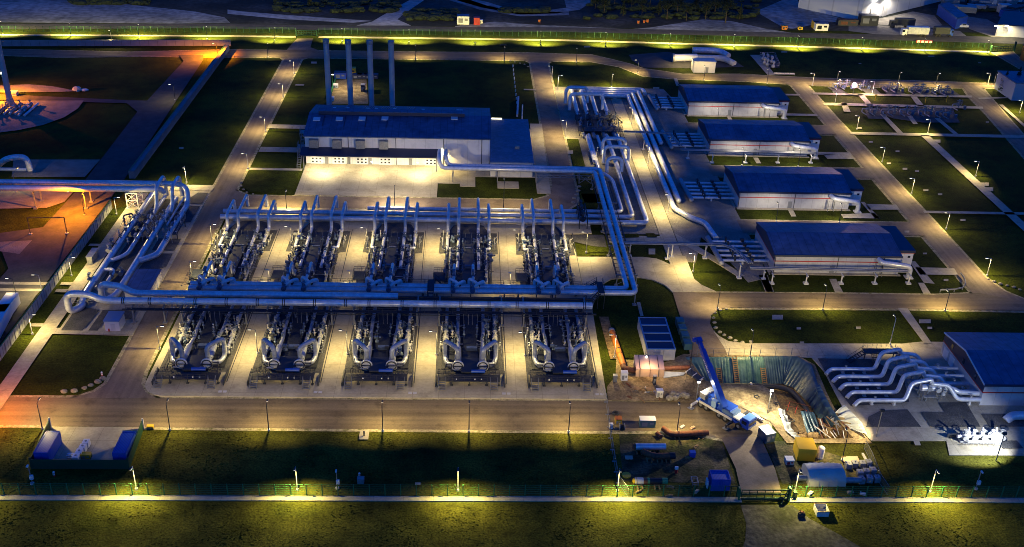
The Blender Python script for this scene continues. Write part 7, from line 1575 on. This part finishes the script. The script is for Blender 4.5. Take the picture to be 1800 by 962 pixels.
# loose planks, hoses and buckets that litter the work area
random.seed(91)
for i in range(14):
    x, y = random.uniform(1085, 1200), random.uniform(672, 704)
    if 1110 < x < 1170 and y < 676: y += 12
    p = P(x, y, .25); a = random.uniform(0, 3.1); L = random.uniform(.8, 2.2); d = Vector((math.cos(a), math.sin(a), 0)) * L / 2
    o = MB().bar(p - d, p + d, .18, .08).bar(p - d * .6 + Vector((.1, .2, .07)), p + d * .7 + Vector((0, .3, .07)), .14, .07).build('timber_plank', M_[random.choice(('wood', 'rust', 'dull_pipe', 'wood'))]); tag(o, f'loose planks on the dirt in front of the peach tent, {ORD[i]} of fourteen', 'plank', 'loose planks on the dirt')
for i, (x, y) in enumerate(((1250, 686), (1330, 700), (1375, 735), (1366, 712), (1240, 690), (1392, 742))):
    p = P(x, y); t = thing('cable_coil', f'small coil of cable on the dirt beside the crane and pit, {ORD[i]} of six', 'coil', (p.x, p.y, .2), 'cable coils'); MB().torus((p.x, p.y, .32), .45, .1).build('coil', M_['black'], t)
# ------------------------------------------------------------------ left: flare mast, lorries
p = P(19, 186)
t = thing('flare_mast', 'tall slim blue-grey flare mast with guy base at the left edge', 'mast', (p.x, p.y, 0))
MB().cyl((p.x, p.y, 0), (p.x, p.y, 36), .95, 14, r2=.75).build('shaft', bpy.data.materials['chimney_cladding'], t); MB().cyl((p.x, p.y, 0), (p.x, p.y, 2.5), 1.6, 12, r2=1).build('base', M_['dull_pipe'], t); MB().box((p.x - .8, p.y - .6, 11), (.6, .4, .5)).build('lamp', M_['lamp_white'], t)
for i, (xa, ya, xb, yb) in enumerate(((2, 200, 18, 186), (22, 200, 44, 183), (38, 203, 62, 182))):
    a, b = P(xa, ya, .8), P(xb, yb, .8)
    t = thing('small_manifold', f'short pale pipe skid at the foot of the flare mast, {ORD[i]} from the left', 'manifold', (a.x, a.y, 0), 'pipe skids at the flare mast')
    d = (b - a).normalized(); s_ = Vector((-d.y, d.x, 0))
    for e in (-.9, .9): MB().tube([a + s_ * e, b + s_ * e], .38, 10).build('pipe_run', M_['pipe'], t)
    for f in (.2, .5, .85): fitting('gate_valve', 'valve', a.lerp(b, f) + s_ * .9 + Vector((0, 0, .2)), t, 'dull_pipe', 1.1)
    MB().box(a.lerp(b, .5) + Vector((0, 0, -.4)), (2.6, .6, .5)).build('skid', M_['dark_steel'], t)
p = P(136, 160); t = thing('skip_heap', 'small pale heap of covered material at the tip of the crescent paving', 'heap', (p.x, p.y, 0)); MB().ball((p.x, p.y, .6), 1.3, 9, 6, (1.2, .8, .8), .12).build('heap', M_['offwhite'], t); MB().ball((p.x + 2.4, p.y, .4), .9, 9, 6, (1.5, .7, .6), .12).build('sheet', M_['pipe'], t)
p = P(17, 172); unit('low_shed', 'small pale shed behind the flare mast', 'shed', 20, 170, 3.4, 2.0, 1.4, 'offwhite', 'white')
for i, (xn, yn, xf, yf, lab) in enumerate(((2, 603, 24, 560, 'white lorry trailer parked at the left edge, nearer of two'), (14, 574, 38, 540, 'white lorry trailer parked at the left edge, farther of two'))):
    a, b = P(xn, yn), P(xf, yf); t = thing('lorry_trailer', lab, 'trailer', (a.x, a.y, 0), 'white trailers')
    d = (b - a); L = d.length; d.normalize(); s_ = Vector((-d.y, d.x, 0)); c = a.lerp(b, .5) + s_ * 1.25
    rz = math.atan2(d.y, d.x)
    MB().box((c.x, c.y, 2.3), (L, 2.5, 2.6), rz=rz).build('box_body', M_['white'], t); MB().box((c.x, c.y, .85), (L * .95, 1.2, .25), rz=rz).build('chassis', M_['dark_steel'], t)
    for f in (.12, .22, .32): 
        for e in (0, 2.3): k = a + d * L * f + s_ * e; MB().cyl((k.x, k.y, .5), (k.x + s_.x * .3, k.y + s_.y * .3, .5), .5, 12).build('wheel', M_['black'], t)
t = thing('clearance_frame', 'thin dark clearance frame across the orange-lit road', 'frame', (-101, 227, 0))
a, b, c, d = P(54, 413), P(118, 412), P(48, 384), P(110, 383)
MB().bar((a.x, a.y, 0), (a.x, a.y, 4.6), .16).bar((b.x, b.y, 0), (b.x, b.y, 4.6), .16).bar((a.x, a.y, 4.6), (b.x, b.y, 4.6), .12).build('frame', M_['dark_steel'], t)
for q_ in (a, b): MB().box((q_.x, q_.y, .2), (.7, .7, .4)).build('foot', M_['offwhite'], t)
# ------------------------------------------------------------------ work yard behind the chimneys
wq = view(560, 100, 10.69)
ground('work_yard', G['dirt'], [[wq(330, 440), wq(480, 430), wq(900, 430), wq(930, 890), wq(180, 890)]], .06)
t = thing('lamp_pole', 'lamp pole with painted green light at the corner of the work yard behind the chimneys', 'street lamp', (*wq(262, 600).xy, 0)); p = wq(262, 600)
MB().cyl((p.x, p.y, 0), (p.x, p.y, 5), .1, 8).build('pole', M_['green'], t); MB().box((p.x + .3, p.y, 5.05), (.8, .4, .2)).build('lamp_head', M_['lamp_white'], t)  # green light is put into the pole's colour
l = bpy.data.objects.new('lamp_light', light_data('yard', 1500, (1, .78, .4), 165)); COL.objects.link(l); l.location = (p.x + 5, p.y - 1, 5.5)
t = thing('mesh_fence', 'green mesh fence along the left side of the work yard', 'fence', (p.x, p.y, 0)); a, b = wq(215, 760), wq(330, 430); MB().bar((a.x, a.y, .7), (b.x, b.y, .7), .06, 1.4).build('panel', M_['green'], t)
unit('yellow_digger', 'yellow machine at the back of the work yard behind the chimneys', 'digger', 617, 133, 3.4, 2, 2.6, 'yellow', 'yellow', extra='dark_steel')
unit('dark_cabin', 'dark blue cabin at the back left of the work yard', 'cabin', 598, 140, 4.2, 2.4, 2.4, 'blue_plain', 'dark_roof')
unit('white_van', 'white box at the left side of the work yard beside the green fence', 'box', 590, 156, 1.6, 1.2, 1.4, 'white')
unit('white_crate', 'white crates at the near left corner of the work yard', 'crate', 583, 178, 1.6, 1.2, 1.2, 'white')
for i, px in enumerate((628, 636, 648, 656)): unit('dark_cabin', f'low dark cabin along the back of the work yard, {ORD[i]} from the left', 'cabin', px, 139.5, 3.4, 2.0, 1.6, 'dark_roof', 'dark_roof', group='cabins of the work yard')
unit('small_tractor', 'small dark machine standing on the right of the work yard', 'machine', 638, 162, 1.4, 2.2, 2.4, 'dark_steel', 'dull_pipe')
# posts and small markers on the big dark lawn
for i in range(11):
    p = t2(1462 + i * 2.2, 345 + i * 21)
    o = MB().cyl((p.x, p.y, 0), (p.x, p.y, .8), .18, 6).ball((p.x, p.y, .85), .22, 6, 4).build('marker_post', M_['white']); tag(o, f'short white marker post on the dark lawn, {ORD[i]} from the far end', 'post', 'marker posts on the dark lawn')
a, b = t2(1490, 508), t2(1484, 600); t = thing('low_wall', 'thin pale low wall on the dark lawn behind the annex', 'wall', (a.x, a.y, 0)); MB().bar((a.x, a.y, .5), (b.x, b.y, .5), .6, 1.0).build('wall_body', M_['offwhite'], t)
# ------------------------------------------------------------------ gas wells on the right lawns
wells = [(1474, 152), (1487, 152), (1517, 153), (1562, 156), (1576, 157), (1607, 159), (1620, 159), (1648, 161), (1663, 162)]
def wellhead(x, y, lab, grp, s=1.0, rail=True):
    p = P(x, y); t = thing('wellhead', lab, 'wellhead', (p.x, p.y, .25), grp)
    MB().cyl((p.x, p.y, .2), (p.x, p.y, 3.0 * s), .28, 8).build('tree_stem', M_['steel'], t)
    for z in (1.0, 1.8, 2.6): MB().bar((p.x - .9, p.y, z * s), (p.x + .9, p.y, z * s), .22).torus((p.x + 1.0, p.y, z * s), .35, .06, 'X', 10, 4).build('valve_arm', M_['valve'], t)
    MB().tube([(p.x, p.y, 1.4), (p.x - 2.2, p.y, 1.4), (p.x - 2.8, p.y - 1.2, .6), (p.x - 2.0, p.y - 4, .5)], .18, 8, bend=.5).build('flow_pipe', M_['dull_pipe'], t)
    if rail: MB().rail([(p.x - 3, p.y + 1.8, .2), (p.x + 2.2, p.y + 1.8, .2), (p.x + 2.2, p.y - 1, .2)], 1.2, 1.3, .08).build('railing', M_['steel'], t)
    for dx in ((-1.8, 1.5) if rail else (1.6,)): MB().box((p.x + dx, p.y - 1.5, .7), (.8, .7, 1.2)).build('cabinet', M_['valve'], t)
for i, (x, y) in enumerate(wells): wellhead(x, y + 2, f'wellhead with valves in the row along the top right road, {ORD[i]} from the left', 'wellheads along the top right road')
for i, (x, y) in enumerate(((1526, 198), (1540, 199), (1560, 199), (1572, 200), (1592, 200), (1606, 201), (1625, 200), (1636, 201), (1655, 203), (1668, 205), (1684, 190))): wellhead(x, y, f'wellhead with valves in the dense row on the right lawns, {ORD[i]} from the left', 'wellheads on the right lawns', 1.0, False)
p = P(1499, 166); t = thing('floodlight', 'dazzling pinkish-white floodlight between the wellheads', 'floodlight', (p.x, p.y, 0)); MB().cyl((p.x, p.y, 0), (p.x, p.y, 3.0), .1, 8).build('pole', M_['steel'], t)
MB().ball((p.x, p.y, 3.3), .95, 12, 8).build('lamp_globe', emit('pinkish_lamp', (1, .42, .62), 2.6), t); l = bpy.data.objects.new('lamp_light', bpy.data.lights.new('lamp_light', 'POINT')); l.data.energy = 5000; l.data.color = (1, .55, .65); l.data.shadow_soft_size = .5; COL.objects.link(l); l.parent = t; l.location = (0, 0, 4.6)
for i, (x, y) in enumerate(((1538, 178), (1626, 182), (1663, 180))):
    p = P(x, y); t = thing('sign_post', f'yellow marker post on the lawn between the wellhead rows, {ORD[i]} from the left', 'post', (p.x, p.y, 0), 'yellow marker posts'); MB().bar((p.x, p.y, 0), (p.x, p.y, 2.4), .16).build('post', M_['yellow'], t); MB().box((p.x, p.y - .1, 2.3), (.7, .06, .5)).build('plate', M_['yellow'], t)
# small things on the lawns: wells by the top road
t = thing('valve_yard', 'small fenced valve yard on the pale strip right of the pipe launcher', 'valve yard', (*t3(1600, 320).xy, 0))
for (x, y) in ((1578, 300), (1600, 305), (1622, 315), (1600, 330), (1630, 340), (1585, 320)): fitting('actuator', 'valve', t3(x, y, 1.0), t, 'light_valve', 1.5)
c = [t3(1560, 290), t3(1636, 290), t3(1662, 350), t3(1605, 352)]; MB().rail([(k.x, k.y, .1) for k in c], 1.6, 2.5, .09, True).build('railing', M_['steel'], t)
t = thing('crash_barrier', 'low pale crash barrier on the verge right of the small valve yard', 'barrier', (*t3(1690, 382).xy, 0)); a, b = t3(1632, 384), t3(1738, 386); MB().bar((a.x, a.y, .7), (b.x, b.y, .7), .12, .35).build('beam', M_['offwhite'], t)
for k in range(5): c = a.lerp(b, k / 4); MB().box((c.x, c.y, .4), (.16, .16, .8)).build('post', M_['steel'], t)
t = thing('crash_barrier', 'curved grey crash barrier at the corner of the lawn in front of the nearest hall', 'barrier', (*m4(1400, 620).xy, 0)); pts = [m4(1318, 624), m4(1390, 622), m4(1432, 612), m4(1446, 590), m4(1440, 562), m4(1420, 538)]
for a, b in zip(pts, pts[1:]): MB().bar((a.x, a.y, .7), (b.x, b.y, .7), .12, .35).bar((a.x, a.y, 0), (a.x, a.y, .75), .14).build('beam', M_['dull_pipe'], t)
# ------------------------------------------------------------------ trees
LEAFM = {}
def tree(x, y, h, label, cat='tree', conifer=False, seed=0, grp=None, loc=None):
    rnd = random.Random(seed); p = loc or P(x, y); t = thing('conifer_tree' if conifer else 'broadleaf_tree', label, cat, (p.x, p.y, 0), grp)
    tr = MB().cyl((p.x, p.y, -.1), (p.x, p.y, h * (.9 if conifer else .55)), h * .03, 7, r2=h * .008)
    for k in range(6):
        a = rnd.uniform(0, 6.28); z = h * rnd.uniform(.3, .55); tr.bar((p.x, p.y, z), (p.x + math.cos(a) * h * .2, p.y + math.sin(a) * h * .2, z + h * .18), h * .012)
    tr.build('trunk', M_['bark'], t)
    cr = MB(); n = 900 if not conifer else 700
    cl = [(rnd.gauss(0, h * .17), rnd.gauss(0, h * .17), h * rnd.uniform(.42, .9)) for _ in range(14)]
    for k in range(n):
        if conifer:
            v = rnd.random() ** .7; z = h * (.1 + .88 * (1 - v)); r = h * .22 * v * rnd.uniform(.35, 1.05); a = rnd.uniform(0, 6.28); c = Vector((p.x + r * math.cos(a), p.y + r * math.sin(a), z))
        else:
            c0_ = rnd.choice(cl); c = Vector((p.x + c0_[0] + rnd.gauss(0, h * .07), p.y + c0_[1] + rnd.gauss(0, h * .07), c0_[2] + rnd.gauss(0, h * .06)))
        s = h * rnd.uniform(.018, .04); u = Vector((rnd.gauss(0, 1), rnd.gauss(0, 1), rnd.gauss(0, 1))).normalized(); w = u.cross(Vector((rnd.gauss(0, 1), rnd.gauss(0, 1), rnd.gauss(0, 1)))).normalized()
        cr.poly3([c - u * s, c - w * s * .6, c + u * s, c + w * s * .6])
    cr.build('crown', M_['leaf'], t); return t
for i, (x, y, h, c) in enumerate(((1762, 163, 8.5, True), (1783, 163, 10, True))): tree(x, y, h, ('smaller dark conifer beside the blue-grey building at the right edge', 'taller dark conifer beside the blue-grey building at the right edge')[i], conifer=c, seed=i)
random.seed(31); k = 0
big = [(545, 14), (1046, 16), (1062, 24), (1080, 12), (1095, 28), (1110, 18), (1128, 30), (1142, 14), (1158, 26), (1172, 34), (1190, 24), (1206, 36), (1222, 20), (1240, 34), (1256, 26), (1275, 40), (1300, 34)]
for i, (x, y) in enumerate(big): tree(x, y, random.uniform(7, 12), ('lone dark tree at the top edge left of the tracks' if i == 0 else f'dark bushy tree in the thicket at the top centre, {ORD[i - 1]} from the left'), seed=40 + i, grp=None if i == 0 else 'trees of the top thicket', conifer=(i % 4 == 0))
def scrub(label, boxes, n, name='scrub', seed=1):
    rnd = random.Random(seed); mb = MB()
    for (x0, y0, x1, y1) in boxes:
        for _ in range(n):
            c = P(rnd.uniform(x0, x1), rnd.uniform(y0, y1)); s = rnd.uniform(.8, 2.6); 
            mb.ball((c.x, c.y, s * .25), s, 6, 4, (1.2, .9, .5), .3)
    o = mb.build(name, M_['leaf']); return tag(o, label, 'scrub', kind='stuff')
scrub('dark low scrub covering the waste ground beyond the outer road', [(480, 3, 700, 22), (715, 18, 800, 36), (1030, 2, 1330, 34), (880, 18, 960, 22), (1700, 0, 1800, 20), (130, 2, 260, 8)], 110)
# ------------------------------------------------------------------ yard beyond the fence
unit('site_hut', 'small white hut with a blue roof beyond the outer road at the top centre', 'hut', 814, 44, 5.2, 4, 3.6, 'white', 'roof')
unit('red_booth', 'dark red booth next to the white hut beyond the outer road', 'booth', 838, 45, 2.6, 2.2, 3.2, 'red', 'red', extra='red')
unit('bag', 'white bag at the right of the dark red booth', 'bag', 846, 42, 1.4, 1.2, 1.6, 'white')
for i, (x, y) in enumerate(((1122, 42), (1132, 41), (1138, 40), (948, 40))): unit('orange_barrel', f'orange barrel or marker on the waste ground, {ORD[i]} of four', 'barrel', x, y, .9, .9, 1.2, 'orange', 'orange', group='orange markers beyond the road', extra='red')
unit('site_office', 'white double cabin with a yellow side wall beyond the outer road', 'cabin', 1444, 55, 5.6, 4, 3.2, 'white', 'roof', extra='glass')
unit('site_office_annex', 'yellow cabin to the left of the white double cabin', 'cabin', 1434, 52, 2.2, 4, 3.2, 'yellow', 'roof', extra='yellow')
unit('orange_dumper', 'orange dumper beyond the outer road, left of the white double cabin', 'dumper', 1379, 53, 2.4, 1.8, 1.8, 'orange', 'dark_green', extra='dark_steel')
unit('small_digger', 'small yellow digger between the dumper and the white double cabin', 'digger', 1407, 53, 2.0, 1.5, 1.4, 'yellow', 'dark_steel', extra='dark_steel')
unit('red_trailer', 'dark red trailer right of the white double cabin', 'trailer', 1490, 46, 9, 2.8, 2.6, 'dark_steel', 'rust', extra='rust')
unit('dark_truck', 'dark lorry in the shadow of the warehouse corner', 'lorry', 1527, 46, 8, 4, 4.5, 'dark_steel', 'dark_roof')
def truck(px, py, L, label, body, cabm, flip=1):
    p = P(px, py); t = thing('lorry', label, 'lorry', (p.x, p.y, 0))
    MB().box((p.x, p.y + 1.3, 2.6), (L * .72, 2.6, 3.0)).build('box_body', M_[body], t); MB().box((p.x - flip * L * .46, p.y + 1.3, 1.8), (L * .16, 2.5, 2.6)).build('cab', M_[cabm], t); MB().box((p.x - flip * L * .5, p.y - .02, 2.4), (L * .08, .06, .9)).build('window', M_['glass'], t)
    for f in (-.42, .1, .25):
        for e in (0, 2.4): MB().cyl((p.x + flip * L * f, p.y + e, .5), (p.x + flip * L * f, p.y + e + .3, .5), .55, 10).build('wheel', M_['black'], t)
    return t
truck(1613, 65, 13, 'white box lorry parked beyond the far fence', 'pipe', 'white'); truck(1655, 65, 9, 'dark flat lorry right of the white box lorry beyond the far fence', 'dark_steel', 'blue_plain', -1); truck(1590, 50, 12, 'dark lorry parked on the lit warehouse yard', 'dark_steel', 'dark_steel')
p = P(1693, 50); t = thing('parked_car', 'white pickup parked at the end of the long blue shed', 'car', (p.x, p.y, 0)); MB().box((p.x, p.y + 1, .9), (4.8, 1.9, .9)).box((p.x + .3, p.y + 1, 1.6), (2.2, 1.7, .7)).build('body', M_['white'], t); MB().box((p.x + .3, p.y + .13, 1.6), (1.8, .04, .5)).build('window', M_['glass'], t)
for dx in (-1.5, 1.5):
    for dy in (.1, 1.8): MB().cyl((p.x + dx, p.y + dy, .4), (p.x + dx, p.y + dy + .2, .4), .4, 10).build('wheel', M_['black'], t)
random.seed(77)
for i in range(22):
    x, y = random.uniform(1665, 1798), random.uniform(6, 34); unit('yard_crate', f'dim stacked unit in the crowded yard at the top right, {ORD[i % 20]}{" of the back rows" if i > 19 else " from the fence"}', 'crate', x, y, random.uniform(3, 9), random.uniform(2.5, 5), random.uniform(2, 4), random.choice(('dull_pipe', 'blue_plain', 'offwhite', 'dark_steel', 'steel')), group='units of the crowded yard', rz=random.uniform(-.3, .6))
unit('yard_office', 'pale boxy cabin in the crowded yard at the top right', 'cabin', 1768, 16, 14, 8, 6, 'offwhite', 'white')
# red and white barrier on the outer road, gate pillar at the right edge
a, b = P(1610, 76), P(1638, 77); t = thing('road_barrier', 'red and white barrier lying along the outer road by the far fence', 'barrier', (a.x, a.y, 0)); MB().bar((a.x, a.y, .8), (b.x, b.y, .8), .3, 1.0).build('barrier_body', M_['red'], t)
for k in range(4): c = a.lerp(b, (k + .5) / 4); MB().bar((c.x - .5, c.y - .3, .8), (c.x + .5, c.y - .3, .8), .1, .8).build('white_band', M_['white'], t)
a, b = t4(1585, 268), t4(1690, 262); t = thing('sliding_gate', 'dark gate in the far fence at the right edge', 'gate', (a.x, a.y, 0)); mb = MB()
for z in (.4, 1.3, 2.2): mb.bar((a.x, a.y, z), (b.x, b.y, z), .2)
for k in range(9): c = a.lerp(b, k / 8); mb.bar((c.x, c.y, .3), (c.x, c.y, 2.3), .12)
mb.build('gate_leaf', M_['dark_green'], t); MB().box((b.x + .6, b.y, 2), (.6, .6, 4)).build('gate_post', M_['dark_green'], t); MB().box((a.x - .6, a.y, 1.4), (.6, .6, 2.8)).build('gate_post', M_['dark_green'], t)
p = P(1797, 108); t = thing('gate_pillar', 'pillar with painted orange light, cut off by the right edge at the far gate', 'pillar', (p.x, p.y, 0)); MB().box((p.x + 1.5, p.y + 1, 3), (3, 3, 6)).build('pillar_body', M_['orange'], t); MB().box((p.x + 1.5, p.y + 1, 6.1), (3.4, 3.4, .3)).build('cap', M_['dark_roof'], t)  # orange lamp light is put into the pillar's colour
